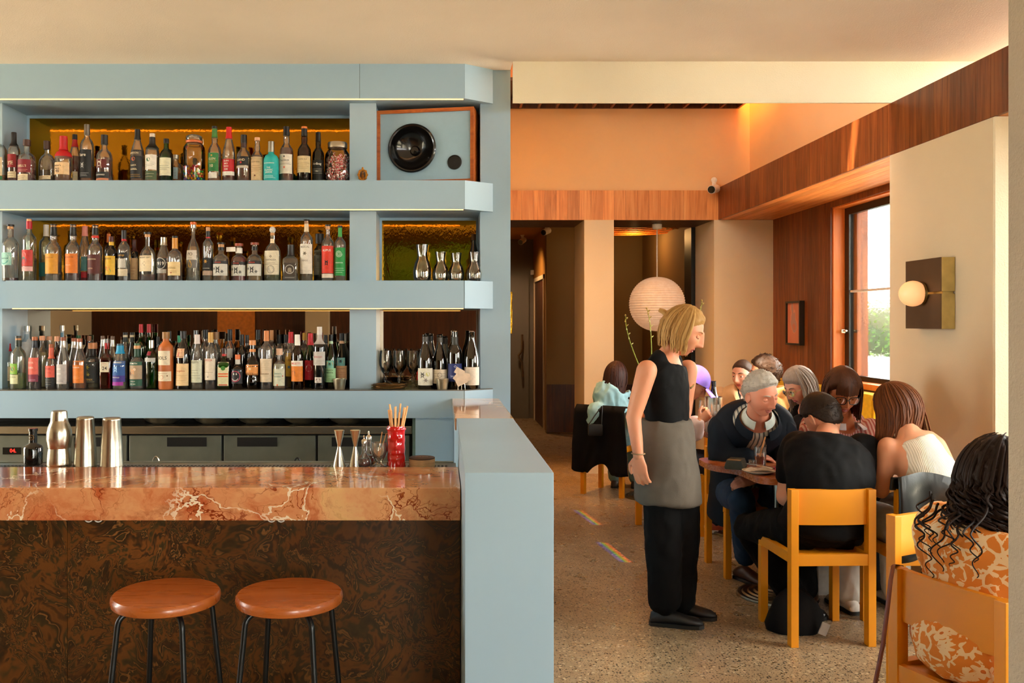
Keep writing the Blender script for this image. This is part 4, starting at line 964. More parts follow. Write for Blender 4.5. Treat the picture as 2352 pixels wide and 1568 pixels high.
B(1, 0, 658, 32, 291, 'bulb', 'c', (.62, (138, 58, 18), .6), [(BLK, .84, 1, 1.25)], [(.16, .5, (230, 222, 206), .92, [(T, 'TALISKER', .68, .92, (70, 60, 50)), (S, 'star', .88, .2, BLK), (S, 'star', .32, .22, (206, 90, 60)), (LN, 2, .45, .55, (120, 110, 100))])], 'amber whisky with black cap and ragged white label, top shelf right')
B(1, 0, 699, 32, 291, 'bulb', 'b', (.5, DBR, .7), [((220, 120, 40), .965, 1, 1.2), (BLK, .83, .965, 1.2)], [(.18, .47, (218, 196, 150), .95, [(T, 'CAOL ILA', .8, .8, (110, 80, 50)), (LN, 4, .2, .6, (150, 120, 80))])], 'brown glass whisky with orange topped cap and buff label')
B(1, 0, 731, 28, 304, 'bulb', 'dg', (.5, (14, 26, 8), .7), (BLK, .82, 1, 1.15), [(.06, .45, (14, 18, 12), .95, [(T, 'Ardbeg', .8, .95, WHT), (LN, 4, .3, .6, (180, 180, 170)), (T, 'TEN', .44, .3, WHT)])], 'dark green whisky bottle beside the candy cane jar')
# ---- middle shelf
B(2, 0, 24, 36, 515.5, 'std', 'c', (.06, DRED, .7), [(BLK, .965, 1, 1.35), (CRK, .92, .965, 1.05)], [(.28, .50, (150, 200, 186), .75, [(S, 'dot', .5, .9, (196, 222, 206)), (R_, 'smile', .5, .6, (60, 150, 140)), (T, 'Canerock', .55, .8, (30, 70, 70))])], 'nearly empty clear rum with round seafoam label, middle shelf left end')
B(2, 0, 67, 31, 503, 'tall', 'lg', (.3, PALE, .1), [((224, 160, 110), .965, 1, 1.1), ((176, 20, 40), .84, .965, 1.25)], [(.24, .5, (196, 60, 54), 1.0, [(S, 'dot', .35, .5, (80, 60, 90)), (S, 'dot', .7, .4, (214, 130, 120)), (S, 'star', .5, .35, (60, 110, 90))]), (.16, .235, (222, 170, 166), 1.0)], 'clear bottle with crimson neck and busy red flower label')
B(2, 1, 106, 30, 516, 'tall', 'lg', (.4, PALE, .1), (WHT, .80, 1, 1.2), [(.1, .34, (30, 100, 96), .9, [])], 'white capped clear bottle half hidden behind a yellow labelled rum')
B(2, 0, 123, 35, 515, 'bulb', 'c', (.12, (220, 210, 190), .2), [(CRK, .955, .985, 1.0), (BLK, .80, .95, 1.15), (BLK, .98, 1, 1.2)], [(.13, .48, (214, 148, 40), 1.0, [(T, 'PLANTATION', .8, .9, (150, 96, 24)), (S, 'bar', .3, .66, (232, 214, 186)), (S, 'bar', .22, .66, (232, 214, 186)), (S, 'bar', .38, .66, (232, 214, 186))])], 'clear rum with plain golden label and black neck, middle shelf')
B(2, 0, 168, 34, 515.5, 'bulb', 'c', (.14, DRED, .5), [(CRK, .955, .985, 1.0), (BLK, .80, .95, 1.15), (BLK, .98, 1, 1.2)], [(.14, .48, (222, 120, 30), 1.0, [(T, 'PLANTATION', .82, .94, (120, 50, 14)), (S, 'bar', .3, .7, (70, 30, 14)), (S, 'bar', .42, .7, (70, 30, 14)), (S, 'bar', .2, .7, (70, 30, 14)), (T, 'ORIGINAL DARK', .42, .55, CRM)])], 'rum with orange label and dark brown block, middle shelf')
B(2, 1, 195, 30, 519, 'slope', 'c', (.1, (200, 30, 30), .4), ((222, 134, 120), .82, 1, 1.2), [(.2, .45, (86, 140, 140), .95, [(S, 'dia', .5, .8, (44, 52, 70)), (S, 'dot', .7, .4, (170, 190, 180))]), (.08, .18, (196, 30, 40), .95)], 'pink capped bottle with blue green wave label, between two rums')
B(2, 0, 219, 34, 517, 'bulb', 'c', (.14, DRED, .5), [(CRK, .955, .985, 1.0), (BLK, .83, .95, 1.15), ((200, 40, 30), .77, .81, 1.1), (BLK, .98, 1, 1.2)], [(.13, .47, (84, 26, 16), 1.0, [(T, 'PLANTATION', .76, .94, CRM), (S, 'bar', .18, .8, (226, 60, 26)), (S, 'bar', .28, .8, (226, 60, 26)), (S, 'bar', .38, .8, (226, 60, 26)), (T, 'O.F.T.D.', .28, .5, (240, 190, 150))])], 'rum with dark brown label and bright red panel, middle shelf')
B(2, 1, 250, 22, 537, 'tall', 'b', (.5, DBR, .6), ((214, 110, 30), .82, 1, 1.25), [], 'orange capped bottle mostly hidden behind the dark jungle label rum')
B(2, 0, 256, 28, 543, 'std', 'k', None, [((74, 22, 22), .88, 1, 1.25), ((224, 176, 40), .80, .88, 1.15)], [(.14, .56, (222, 176, 50), .95, [(S, 'dot', .2, .6, (60, 130, 50)), (S, 'dot', .35, .4, (206, 60, 30)), (S, 'bar', .6, .95, (90, 26, 20)), (T, "MYERS'S", .86, .8, (60, 30, 14))])], 'black rum bottle with yellow green jungle label, middle shelf')
B(2, 0, 285, 28, 529, 'std', 'c', (.16, (24, 16, 12), .8), [(BLK, .83, 1, 1.2), ((190, 30, 34), .79, .83, 1.15)], [(.1, .24, (206, 190, 160), .9, [(S, 'bar', .7, .95, (190, 30, 34))]), (.26, .44, (190, 184, 172), .65, [(S, 'dot', .5, .8, (214, 206, 190)), (S, 'dia', .4, .45, (60, 60, 66))]), (.45, .56, BLK, .9, [(T, 'Goslings', .5, .85, GLD)])], 'clear rum with seal figure emblem and black cap with red ring')
B(2, 1, 309, 22, 550, 'small', 'k', None, ((72, 26, 24), .72, 1, 1.1), [(.06, .56, (220, 180, 130), 1.0, [(S, 'bar', .78, .8, (200, 60, 40)), (LN, 3, .2, .6, (150, 60, 40)), (S, 'bar', .1, .9, (60, 36, 22))])], 'small dark rum with tan label and red script, middle shelf')
B(2, 0, 339, 42, 533, 'flat', 'c', (.14, (120, 40, 16), .6), [(BLK, .955, 1, 1.6), (CRK, .90, .955, 1.15)], [(.2, .52, CRM, .7, [(T, 'MOUNT GAY', .88, .85, BLK), (S, 'dia', .5, .25, BRN), (S, 'bar', .1, .95, (70, 30, 24))])], 'broad flask of rum with cream map label and amber at the bottom', dy=.6)
B(2, 0, 376, 31, 545, 'slope', 'c', (.55, (170, 96, 30), .5), (SIL, .82, 1, 1.3, True), [(.28, .52, (34, 34, 34), .75, [(R_, 'ring', .5, .8, SIL), (T, '1919', .5, .8, WHT)]), (.18, .27, (170, 166, 160), .7)], 'amber rum with silver cap and round black 1919 emblem')
B(2, 0, 402, 32, 542, 'squat', 'c', (.4, (110, 56, 20), .6), [((210, 140, 50), .72, .96, 1.15), (BLK, .955, 1, 1.2)], [(.12, .42, (226, 196, 140), 1.0, [(T, 'INTENSE', .55, .8, (150, 110, 50)), (LN, 2, .2, .4, (150, 110, 60)), (S, 'dot', .2, .1, (180, 60, 40))])], 'stubby rum with long gold neck and cream label, middle shelf')
B(2, 0, 444, 31, 510, 'cone', 'c', (.24, (236, 236, 226), .1), [((226, 108, 40), .955, 1, 1.7), (SIL, .90, .955, 1.3, True)], [(.22, .36, (118, 112, 104), .75, [(S, 'drop', .55, .62, (240, 180, 30))]), (.36, .52, (216, 206, 190), .75, [(T, 'PO', .6, .5, (90, 80, 70)), (T, 'P O L I', .2, .4, (120, 110, 100))])], 'tall swing top grappa with orange stopper and yellow drop')
B(2, 0, 478, 25, 522, 'tall', 'c', (.3, PALE, .1), [(CRK, .93, 1, 1.15), (BLK, .82, .93, 1.2), ((206, 50, 60), .80, .82, 1.15)], [(.2, .43, (22, 20, 20), 1.0, [(S, 'star', .72, .45, GLD), (S, 'bar', .4, .8, (220, 40, 90)), (LN, 1, .1, .25, WHT)]), (.11, .19, (186, 160, 140), 1.0, [(S, 'bar', .5, .9, (196, 60, 60))])], 'slim pisco with black and gold label, middle shelf centre')
art = [(S, 'star', .5, .6, (60, 58, 54)), (S, 'dia', .5, .28, (190, 186, 176)), (S, 'star', .35, .3, (90, 88, 84), .6), (S, 'star', .6, .3, (90, 88, 84), -.6)]
B(2, 0, 508, 36, 557, 'squat', 'c', (.14, (230, 200, 130), .2), [(BLK, .955, 1, 1.5), (CRK, .88, .955, 1.1), (BLK, .80, .88, 1.15)], [(.14, .44, (206, 202, 190), 1.0, art), (.44, .52, (34, 32, 30), 1.0, [(T, 'ESPOLON', .5, .5, (230, 70, 40))])], 'squat tequila with skeleton art label, leftmost of three, clear spirit')
B(2, 0, 549, 35, 559, 'squat', 'c', (.66, (170, 20, 16), .5), [((150, 66, 40), .93, 1, 1.6), (WHT, .74, .88, 1.25)], [(.14, .42, (206, 202, 190), 1.0, art), (.43, .51, (34, 32, 30), 1.0, [(T, 'ESPOLON', .5, .5, (230, 70, 40))])], 'squat skeleton label bottle with red infusion and a paper neck tag')
B(2, 0, 585, 35, 557, 'squat', 'c', (.16, (224, 180, 90), .3), [((140, 64, 40), .94, 1, 1.6), (BLK, .80, .9, 1.15)], [(.14, .44, (206, 202, 190), 1.0, art), (.44, .52, (34, 32, 30), 1.0, [(T, 'ESPOLON', .5, .5, (230, 70, 40))])], 'squat skeleton label tequila with brown stopper, rightmost of the three')
B(2, 0, 626, 40, 521, 'flat', 'lg', (.24, (170, 176, 110), .3), None, [(.12, .56, (222, 212, 186), .8, [(S, 'bar', .86, .7, (110, 96, 76)), (T, 'FORTALEZA', .62, .8, (90, 80, 64)), (S, 'dia', .76, .16, (110, 96, 76)), (R_, 'ring', .22, .42, (120, 110, 96)), (S, 'dot', .22, .36, (176, 170, 156)), (LN, 2, .4, .52, (120, 106, 86))]), (.70, .78, CRM, .8, [(S, 'dot', .5, .3, (90, 90, 80))])], 'tequila with white pineapple stopper and arched cream label', dy=.62)
B(2, 0, 668, 34, 562, 'square', 'c', (.3, (190, 160, 110), .15), ((30, 26, 24), .70, 1, 1.25), [(.06, .13, (80, 76, 70), .9, [(LN, 1, .2, .8, SIL)]), (.14, .5, (70, 58, 46), .75, [(R_, 'ring', .5, .72, SIL), (S, 'arch', .4, .36, (150, 140, 120))])], 'square tequila with silver horseshoe emblem and dark stopper', sq=6)
B(2, 0, 704, 29, 504, 'tall', 'c', (.3, PALE, .1), [(BLK, .975, 1, 1.4), (CRK, .93, .975, 1.0), (CRM, .8, .93, 1.05)], [(.12, .60, (230, 222, 206), 1.0, [(T, 'MEZCAL', .9, .9, (110, 100, 88)), (S, 'star', .68, .4, (90, 84, 70)), (T, 'VERDE', .44, .6, (150, 140, 124)), (S, 'bar', .22, 1.0, (84, 130, 60)), (LN, 3, .02, .14, (150, 140, 124))])], 'tallest middle shelf bottle, mezcal with white label and green band')
B(2, 1, 734, 27, 537, 'small', 'smoke', (.4, (120, 124, 110), .3), (BLK, .80, 1, 2.0), [(.15, .66, (116, 114, 102), .9, [(S, 'star', .6, .5, (84, 84, 76)), (T, 'MONTELOBOS', .9, .8, (70, 70, 62)), (LN, 2, .2, .4, (80, 80, 72))])], 'smoky bottle with wide black stopper behind the red art label')
B(2, 0, 753, 28, 516, 'tall', 'c', (.4, PALE, .1), [(BLK, .975, 1, 1.4), (CRK, .92, .975, 1.1)], [(.14, .62, (216, 54, 30), 1.0, [(S, 'bar', .5, .0, RED), (T, 'ALIPUS', .84, .9, WHT), (S, 'dia', .38, .82, (214, 206, 190)), (S, 'star', .38, .62, (28, 24, 22))]), (.06, .13, (222, 206, 186), 1.0)], 'mezcal with bright red label and black animal art')
B(2, 0, 781, 26, 518, 'tall', 'c', (.4, PALE, .1), [(BLK, .965, 1, 1.3), ((60, 160, 70), .80, .96, 1.05)], [(.1, .60, (28, 140, 62), 1.0, [(R_, 'spiral', .78, .62, (220, 240, 220)), (T, 'VENENOSA', .46, .9, (220, 240, 220)), (LN, 3, .08, .3, (190, 226, 196))])], 'clear bottle with green label and white spiral, middle shelf')
B(2, 2, 1088, 24, 538, 'burg', 'k', None, ((92, 60, 30), .88, 1, 1.1), [], 'dark wine bottle standing behind the right hand carafe')
# ---- lowest shelf, front
B(3, 1, 18, 27, 780, 'slope', 'c', (.52, (216, 220, 170), .2), [((222, 140, 90), .9, 1, 1.0), ((190, 20, 26), .76, .92, 1.3)], [(.14, .44, (222, 206, 170), 1.0, [(S, 'dot', .84, .22, (150, 50, 26)), (T, 'RUCH', .48, .8, (90, 66, 40)), (LN, 2, .1, .3, (140, 110, 70))])], 'clear bottle with red sealed neck and cream label, lowest shelf far left')
B(3, 0, 42, 34, 771, 'std', 'lg', (.3, (206, 216, 130), .25), [((54, 56, 50), .955, 1, 1.2), (CRK, .92, .955, 1.05), ((44, 52, 40), .80, .92, 1.15)], [(.28, .48, (120, 168, 50), .55, [(S, 'dot', .5, .6, (200, 90, 30)), (S, 'dot', .5, .35, (40, 40, 24))]), (.1, .27, (206, 206, 160), .6, [(T, 'VODKA', .75, .7, (120, 120, 80)), (S, 'bar', .12, .4, (90, 40, 20))])], 'clear bottle with round green label and pale strip, lowest shelf left')
B(3, 2, 62, 32, 748, 'tall', 'f', None, (SIL, .91, 1, 1.2, True), [(.70, .86, (150, 170, 180), .9, [(S, 'bar', .5, .4, (50, 80, 100))])], 'tall frosted vodka with silver cap nearest the left end')
B(3, 0, 80, 28, 773, 'slope', 'c', (.26, (40, 12, 20), .8), [((170, 96, 50), .93, 1, 1.3), ((24, 30, 40), .79, .93, 1.15)], [(.28, .60, (226, 104, 88), 1.0, [(T, 'NEVER', .7, .8, (250, 200, 180)), (T, 'NEVER', .4, .8, (250, 200, 180))]), (.14, .28, (130, 40, 60), 1.0, [(LN, 2, .05, .4, (210, 160, 180))])], 'gin with coral cloud label over a dark red band')
B(3, 1, 97, 27, 771, 'std', 'c', (.68, (210, 200, 130), .45), ((222, 156, 116), .91, 1, 1.35), [], 'cork topped bottle of cloudy yellow liquid behind the coral gin')
B(3, 2, 113, 28, 772, 'std', 'c', (.6, (240, 170, 60), .2), ((222, 156, 116), .92, 1, 1.35), [(.3, .66, (230, 150, 60), .8, [])], 'cork topped bottle with orange label behind the coral capsule gin')
B(3, 0, 118, 26, 790, 'squat', 'c', (.16, BLK, .8), [((160, 84, 40), .92, 1, 1.2), ((226, 100, 72), .68, .92, 1.2)], [(.26, .52, (222, 92, 72), 1.0, [(T, 'DISTILLED', .74, .8, (140, 50, 40)), (LN, 1, .3, .5, (150, 60, 46))]), (.06, .25, (24, 22, 20), 1.0, [(LN, 3, .1, .9, (150, 140, 120))])], 'gin with coral capsule and plain coral label, lowest shelf')
B(3, 2, 143, 24, 747, 'tall', 'f', None, (SIL, .91, 1, 1.3, True), [(.72, .88, (110, 150, 170), .9, [(S, 'bar', .5, .4, (50, 80, 100))])], 'tall frosted vodka with silver cap behind the grey diamond gin')
B(3, 1, 131, 24, 772, 'std', 'b', (.6, DBR, .6), ((222, 156, 116), .9, 1, 1.4), [], 'brown bottle with a wide pale cork behind the diamond label gin')
B(3, 0, 145, 28, 774, 'slope', 'c', (.12, (220, 216, 206), .1), [((150, 80, 50), .93, 1, 1.2), (SIL, .80, .93, 1.15, True)], [(.10, .48, (186, 178, 172), 1.0, [(S, 'dia', .66, .8, (42, 48, 52)), (T, 'NEVER', .76, .55, WHT), (T, 'NEVER', .52, .55, WHT), (LN, 1, .1, .2, (90, 80, 90))])], 'gin with charcoal diamond on a pale grey label')
B(3, 1, 170, 27, 776, 'slope', 'c', (.3, AMB, .3), [((160, 86, 50), .93, 1, 1.2), (SIL, .80, .93, 1.15, True)], [(.1, .45, (40, 44, 48), .9, [])], 'cork topped gin half hidden left of the orange diamond gin')
B(3, 0, 183, 30, 777, 'slope', 'c', (.2, (226, 130, 40), .3), [((160, 86, 50), .93, 1, 1.2), (SIL, .80, .93, 1.15, True)], [(.12, .56, (226, 124, 36), 1.0, [(S, 'dia', .66, .85, (30, 44, 50)), (T, 'NEVER NEVER', .7, .9, WHT), (LN, 2, .2, .34, (240, 170, 110))])], 'gin with dark diamond on a bright orange label')
B(3, 2, 180, 24, 770, 'tall', 'dg', (.4, DBR, .5), ((30, 90, 44), .9, 1, 1.3), [], 'green capped dark bottle behind the orange diamond gin')
B(3, 2, 205, 22, 771, 'slope', 'c', (.5, AMB, .4), ((150, 96, 60), .9, 1, 1.2), [(.8, .88, (30, 50, 80), .9, [])], 'amber bottle with blue neck band behind the dark arch label')
B(3, 0, 213, 35, 787, 'squat', 'c', (.1, (230, 216, 170), .2), [((206, 140, 92), .87, 1, 1.7), (BLK, .70, .87, 1.25)], [(.12, .58, (56, 60, 58), .9, [(S, 'star', .74, .4, (190, 170, 70)), (S, 'star', .52, .45, (170, 150, 60), -.2), (S, 'star', .4, .3, (200, 180, 90), .15), (T, 'PHOENIX', .16, .9, (226, 190, 110)), (LN, 1, .02, .1, (200, 180, 110))])], 'gin with charcoal arch label and golden flowers')
B(3, 1, 236, 22, 771, 'slope', 'c', (.4, AMB, .3), [((110, 80, 60), .93, 1, 1.2), (SIL, .8, .93, 1.15, True)], [], 'silver necked bottle left behind the red cut glass gin')
B(3, 1, 259, 22, 772, 'slope', 'c', (.4, AMB, .3), [((110, 80, 60), .93, 1, 1.2), (SIL, .8, .93, 1.15, True)], [], 'silver necked bottle right behind the red cut glass gin')
B(3, 0, 245, 27, 778, 'square', 'r', (.62, (150, 10, 14), .65), [((120, 116, 112), .92, 1, 1.15, True), ((180, 20, 26), .8, .92, 1.1)], [(.34, .54, (216, 200, 172), .72, [(T, '24', .38, .55, (40, 34, 30)), (LN, 1, .75, .95, (170, 90, 70))])], 'red square cut glass gin with a 24 on its label', sq=6)
B(3, 0, 276, 34, 789, 'slope', 'c', (.16, (226, 226, 170), .2), [((40, 76, 90), .96, 1, 1.25), ((30, 144, 190), .78, .96, 1.35)], [(.3, .62, (36, 84, 150), 1.0, [(T, 'STARWARD', .9, .95, WHT), (S, 'star', .45, .6, (150, 190, 226))]), (.16, .3, (60, 40, 130), 1.0, [(T, 'TWO-FOLD', .7, .7, WHT)]), (.08, .16, (160, 40, 150), .8)], 'blue and purple labelled whisky with bright blue cap')
B(3, 2, 288, 27, 763, 'slope', 'c', (.6, (50, 24, 14), .6), [(BLK, .95, 1, 1.2), (CRM, .91, .95, 1.15), ((30, 36, 30), .82, .91, 1.12)], [], 'black capped vermouth with cream ring, left of the pair')
B(3, 2, 303.5, 27, 763, 'slope', 'k', None, [(BLK, .95, 1, 1.2), (CRM, .91, .95, 1.15), ((30, 36, 30), .82, .91, 1.12)], [], 'dark vermouth with black cap and cream ring, right of the pair')
B(3, 0, 315, 33, 788, 'squat', 'c', (.14, (220, 226, 220), .15), [((60, 96, 60), .95, 1, 1.15), (CRK, .88, .95, 1.3), ((30, 66, 44), .70, .88, 1.15)], [(.22, .52, (176, 150, 120), 1.0, [(S, 'star', .55, .6, (206, 150, 96)), (S, 'dot', .7, .2, (226, 200, 170), .3), (S, 'star', .4, .4, (110, 70, 46), -.4)]), (.52, .60, (32, 84, 60), 1.0, [(T, 'SIPSMITH', .5, .8, WHT)]), (.07, .21, (32, 84, 60), 1.0, [(T, 'LONDON', .72, .45, WHT), (T, 'DRY GIN', .3, .5, WHT)])], 'gin with dark green bands and copper swan art')
B(3, 2, 324, 23, 744, 'std', 'g', (.5, (20, 90, 20), .5), ((196, 34, 40), .86, 1, 1.15), [], 'tall green bottle with red foil top, left of the pair')
B(3, 2, 342, 23, 744, 'std', 'g', (.5, (20, 90, 20), .5), ((196, 34, 40), .86, 1, 1.15), [], 'tall green bottle with red foil top, beside the stoneware jug')
B(3, 0, 348, 29, 781, 'ten', 'g', (.5, (20, 120, 26), .5), (SIL, .84, 1, 1.2, True), [(.56, .64, (186, 186, 176), .9, []), (.69, .77, (140, 16, 36), .36, [])], 'bright green faceted gin with red seal and silver band')
B(3, 1, 363, 18, 773, 'tall', 'k', None, (BLK, .85, 1, 1.2), [], 'thin dark bottle between the green gin and stoneware jug')
B(3, 0, 381, 34, 762, 'jug', 'clay', None, [((150, 104, 50), .88, 1, 1.25)], [(.42, .67, (228, 212, 182), .85, [(T, 'BOLS', .5, .86, (40, 34, 30)), (S, 'bar', .8, .55, (206, 80, 60))]), (.14, .31, (226, 208, 176), 1.0, [(R_, 'ring', .4, .25, (206, 90, 80)), (S, 'dot', .55, .1, (130, 90, 40), .8), (S, 'dot', .55, .1, (130, 90, 40), -.8), (LN, 1, .7, .9, (160, 130, 100))])], 'brown stoneware jug with cream labels on the lowest shelf', name='stoneware_bottle')
B(3, 2, 389, 22, 760, 'tall', 'k', None, (BLK, .86, 1, 1.2), [], 'black capped bottle rising behind the stoneware jug')
B(3, 2, 412, 20, 770, 'small', 'g', (.4, (30, 140, 90), .4), ((60, 180, 140), .86, 1, 1.2), [], 'mint green capped bottle behind the monk shaped bottle')
B(3, 0, 421, 34, 760, 'monk', 'k', None, (BLK, .87, 1, 1.4), [(.06, .44, (228, 194, 142), 1.0, [(T, 'Frangelico', .66, .9, (180, 70, 40)), (LN, 3, .2, .5, (190, 140, 90)), (S, 'bar', .05, 1.0, (214, 170, 90)), (S, 'bar', .97, 1.0, (206, 160, 80))]), (.54, .70, (222, 176, 136), .5, [(T, 'F', .5, .42, (180, 50, 36))])], 'black monk shaped liqueur with cream label and small F badge')
B(3, 2, 450, 24, 758, 'std', 'c', (.4, PALE, .2), [((90, 90, 92), .86, 1, 1.25, True)], [], 'bottle with rounded gunmetal cap behind the white necked liqueur')
B(3, 0, 453, 28, 768, 'slope', 'c', (.1, PALE, .1), ((220, 206, 200), .83, 1, 1.25), [(.12, .53, (206, 206, 178), 1.0, [(T, 'POLETTI', .9, .86, (90, 90, 70)), (S, 'bar', .74, .6, (150, 150, 80)), (LN, 4, .15, .6, (120, 120, 100))])], 'clear liqueur with white neck and pale olive label')
B(3, 2, 473, 24, 757, 'std', 'c', (.5, AMB, .4), (BLK, .84, 1, 1.25), [], 'tall black capped clear bottle behind the gold necked aperitif')
B(3, 0, 484, 27, 763, 'std', 'c', (.2, (30, 12, 8), .85), ((206, 160, 80), .82, 1, 1.25), [(.16, .54, (224, 208, 184), 1.0, [(T, 'ZUCCA', .92, .9, (206, 50, 40)), (S, 'bar', .6, .9, (180, 150, 60)), (S, 'bar', .52, .8, (120, 96, 40)), (S, 'star', .14, .16, (80, 80, 80)), (LN, 1, .3, .42, (150, 130, 110))])], 'aperitif with gold capsule and red lettering on cream label')
B(3, 2, 496, 22, 762, 'small', 'lg', (.4, (150, 170, 120), .2), ((150, 110, 70), .86, 1, 1.9), [], 'clear green decanter with flared neck at the back')
B(3, 0, 515, 29, 799, 'square', 'g', (.5, (10, 40, 10), .7), [((60, 30, 20), .86, 1, 1.1), ((190, 50, 40), .80, .86, 1.1)], [(.08, .66, (214, 204, 160), .86, [(S, 'dot', .74, .42, (60, 120, 40)), (S, 'bar', .5, .9, (222, 90, 40)), (S, 'bar', .4, .9, (222, 90, 40)), (S, 'bar', .04, .8, (200, 60, 40))])], 'square dark green herbal liqueur with orange banded label', sq=6, dy=.8)
B(3, 2, 528, 25, 756, 'std', 'c', (.6, (90, 36, 16), .5), (BLK, .80, 1, 1.25), [(.5, .66, (190, 186, 180), .7, [])], 'black capped amber bottle behind the smiling face bottle')
B(3, 0, 546, 30, 814, 'squat', 'k', None, [((220, 110, 50), .86, 1, 1.2), (SIL, .72, .86, 1.1)], [(.16, .58, (18, 16, 16), .9, [(R_, 'ring', .5, .78, (190, 70, 90)), (R_, 'smile', .45, .5, WHT), (S, 'drop', .68, .2, WHT, -.2), (S, 'drop', .68, .2, WHT, .25), (S, 'bar', .52, .7, (200, 40, 70))])], 'small black bottle with a drawn smiling face')
B(3, 1, 556, 24, 768, 'std', 'k', None, (BLK, .8, 1, 1.15), [], 'black bottle behind the smiling face bottle, left of two')
B(3, 1, 567.5, 22, 769, 'std', 'k', None, (BLK, .84, 1, 1.2), [(.12, .55, (196, 190, 180), .9, [(S, 'bar', .5, .0, BLK), (T, '1', .45, .4, (30, 26, 26))])], 'black bottle with a large pale 1 on its label')
B(3, 0, 580, 33, 781, 'belly', 'dg', (.42, (20, 14, 8), .8), [((222, 150, 90), .90, 1, 1.3), ((222, 140, 70), .76, .82, 1.15)], [(.29, .50, (226, 150, 76), 1.0, [(S, 'star', .6, .3, (240, 220, 170)), (T, 'MONTENEGRO', .2, .7, (120, 70, 30)), (S, 'drop', .6, .3, (100, 60, 24), -.7)])], 'round bellied green amaro with orange label and cork')
B(3, 2, 593, 24, 757, 'tall', 'smoke', (.5, (40, 50, 50), .5), (BLK, .83, 1, 1.25), [], 'black capped bottle right behind the bellied amaro')
B(3, 0, 612, 29, 759, 'tall', 'c', (.14, (40, 20, 12), .8), ((206, 126, 66), .82, 1, 1.25), [(.12, .52, (214, 192, 160), 1.0, [(T, 'GHERARDI', .35, .9, (130, 96, 60)), (LN, 5, .5, .95, (190, 166, 136))])], 'slim liqueur with copper neck and ribbed buff label')
B(3, 2, 624, 22, 758, 'tall', 'c', (.5, AMB, .4), ((206, 140, 80), .82, 1, 1.2), [], 'copper necked bottle behind the oval label amaro')
B(3, 0, 642, 29, 800, 'squat', 'c', (.5, (196, 140, 70), .35), [((226, 180, 146), .84, 1, 1.5)], [(.08, .62, (206, 206, 180), .95, [(S, 'dot', .45, .78, (170, 196, 170)), (T, 'AMARO', .56, .6, (60, 110, 90)), (T, 'NONINO', .42, .7, (60, 110, 90)), (S, 'dot', .04, .14, (206, 90, 40)), (S, 'dot', .45, .1, (180, 30, 40), .9), (S, 'dot', .45, .1, (180, 30, 40), -.9)])], 'low amaro with pale cork and lacy pale green oval label')
B(3, 2, 641, 20, 768, 'std', 'c', (.4, DBR, .5), (BLK, .82, 1, 1.3), [], 'black capped clear bottle left above the lacy oval label')
B(3, 2, 657, 20, 768, 'std', 'c', (.5, AMB, .3), (BLK, .84, 1, 1.3), [], 'black capped clear bottle right of the lacy oval label')
B(3, 1, 668, 26, 762, 'slope', 'c', (.5, (220, 180, 60), .4), [((206, 30, 36), .80, 1, 1.25)], [(.2, .62, (222, 176, 60), .9, [(S, 'star', .4, .4, (60, 120, 150)), (T, 'LIQ', .7, .5, (120, 60, 30))])], 'red capped liqueur with yellow picture label, partly hidden')
B(3, 0, 683, 28, 768, 'std', 'b', (.6, DBR, .75), (WHT, .80, 1, 1.25), [(.42, .52, (232, 220, 200), 1.0, [(T, 'MELETTI', .5, .95, (206, 50, 40))]), (.14, .42, (226, 128, 36), 1.0, [(S, 'arch', .5, .35, (130, 70, 26), -.4), (S, 'bar', .12, 1.0, (240, 200, 150))])], 'brown amaro with white cap and orange label')
B(3, 2, 699, 22, 764, 'tall', 'c', (.5, AMB, .4), ((214, 160, 50), .86, 1, 1.25), [], 'yellow capped bottle at the back beside the orange label amaro')
B(3, 1, 713, 27, 765, 'slope', 'g', (.5, (10, 60, 16), .7), ((206, 24, 40), .78, 1, 1.25), [(.14, .5, (190, 30, 40), .7, [(S, 'dot', .6, .6, (226, 222, 200)), (S, 'dot', .6, .36, (150, 50, 40)), (S, 'dia', .85, .3, (60, 130, 60), .4)])], 'green bottle with red foil neck and red pennant label')
B(3, 0, 734, 28, 750, 'tall', 'k', None, [((214, 208, 200), .87, 1, 1.25), ((180, 172, 166), .72, .87, 1.15)], [(.38, .60, (196, 188, 178), 1.0, [(S, 'shield', .5, .0, WHT), (T, 'BRAULIO', .62, .9, (170, 40, 40)), (LN, 2, .1, .4, (150, 140, 130))]), (.10, .19, (206, 196, 184), .45, [(S, 'dot', .5, .6, (110, 60, 50))])], 'tall black amaro with white cap and pale shield label')
B(3, 1, 748, 22, 769, 'slope', 'k', None, (BLK, .84, 1, 1.2), [], 'black bottle between the shield label amaro and the mint bottle')
B(3, 0, 760, 24, 768, 'slope', 'g', (.6, (10, 60, 14), .6), [(BLK, .88, 1, 1.2), ((176, 206, 170), .83, .88, 1.15)], [(.12, .38, (150, 196, 146), 1.0, [(T, 'BRANCA', .86, .8, (24, 60, 30)), (T, 'MENTA', .68, .8, (24, 60, 30)), (LN, 3, .1, .5, (90, 140, 90))]), (.38, .52, (120, 190, 170), .6, [(S, 'dot', .5, .8, (226, 150, 100)), (S, 'star', .55, .5, (40, 50, 40))])], 'green mint amaro with pale green label and globe emblem')
B(3, 1, 785, 26, 765, 'slope', 'dg', (.6, (30, 14, 8), .75), [(BLK, .86, 1, 1.25), ((216, 170, 130), .81, .86, 1.15)], [(.14, .40, (222, 170, 122), 1.0, [(T, 'FERNET-BRANCA', .8, .95, (110, 50, 26)), (LN, 3, .2, .6, (190, 120, 80))]), (.40, .55, (120, 190, 186), .6, [(S, 'dot', .5, .8, (226, 150, 100)), (S, 'star', .55, .5, (40, 44, 50))])], 'dark amaro with peach label and globe emblem by the upright')
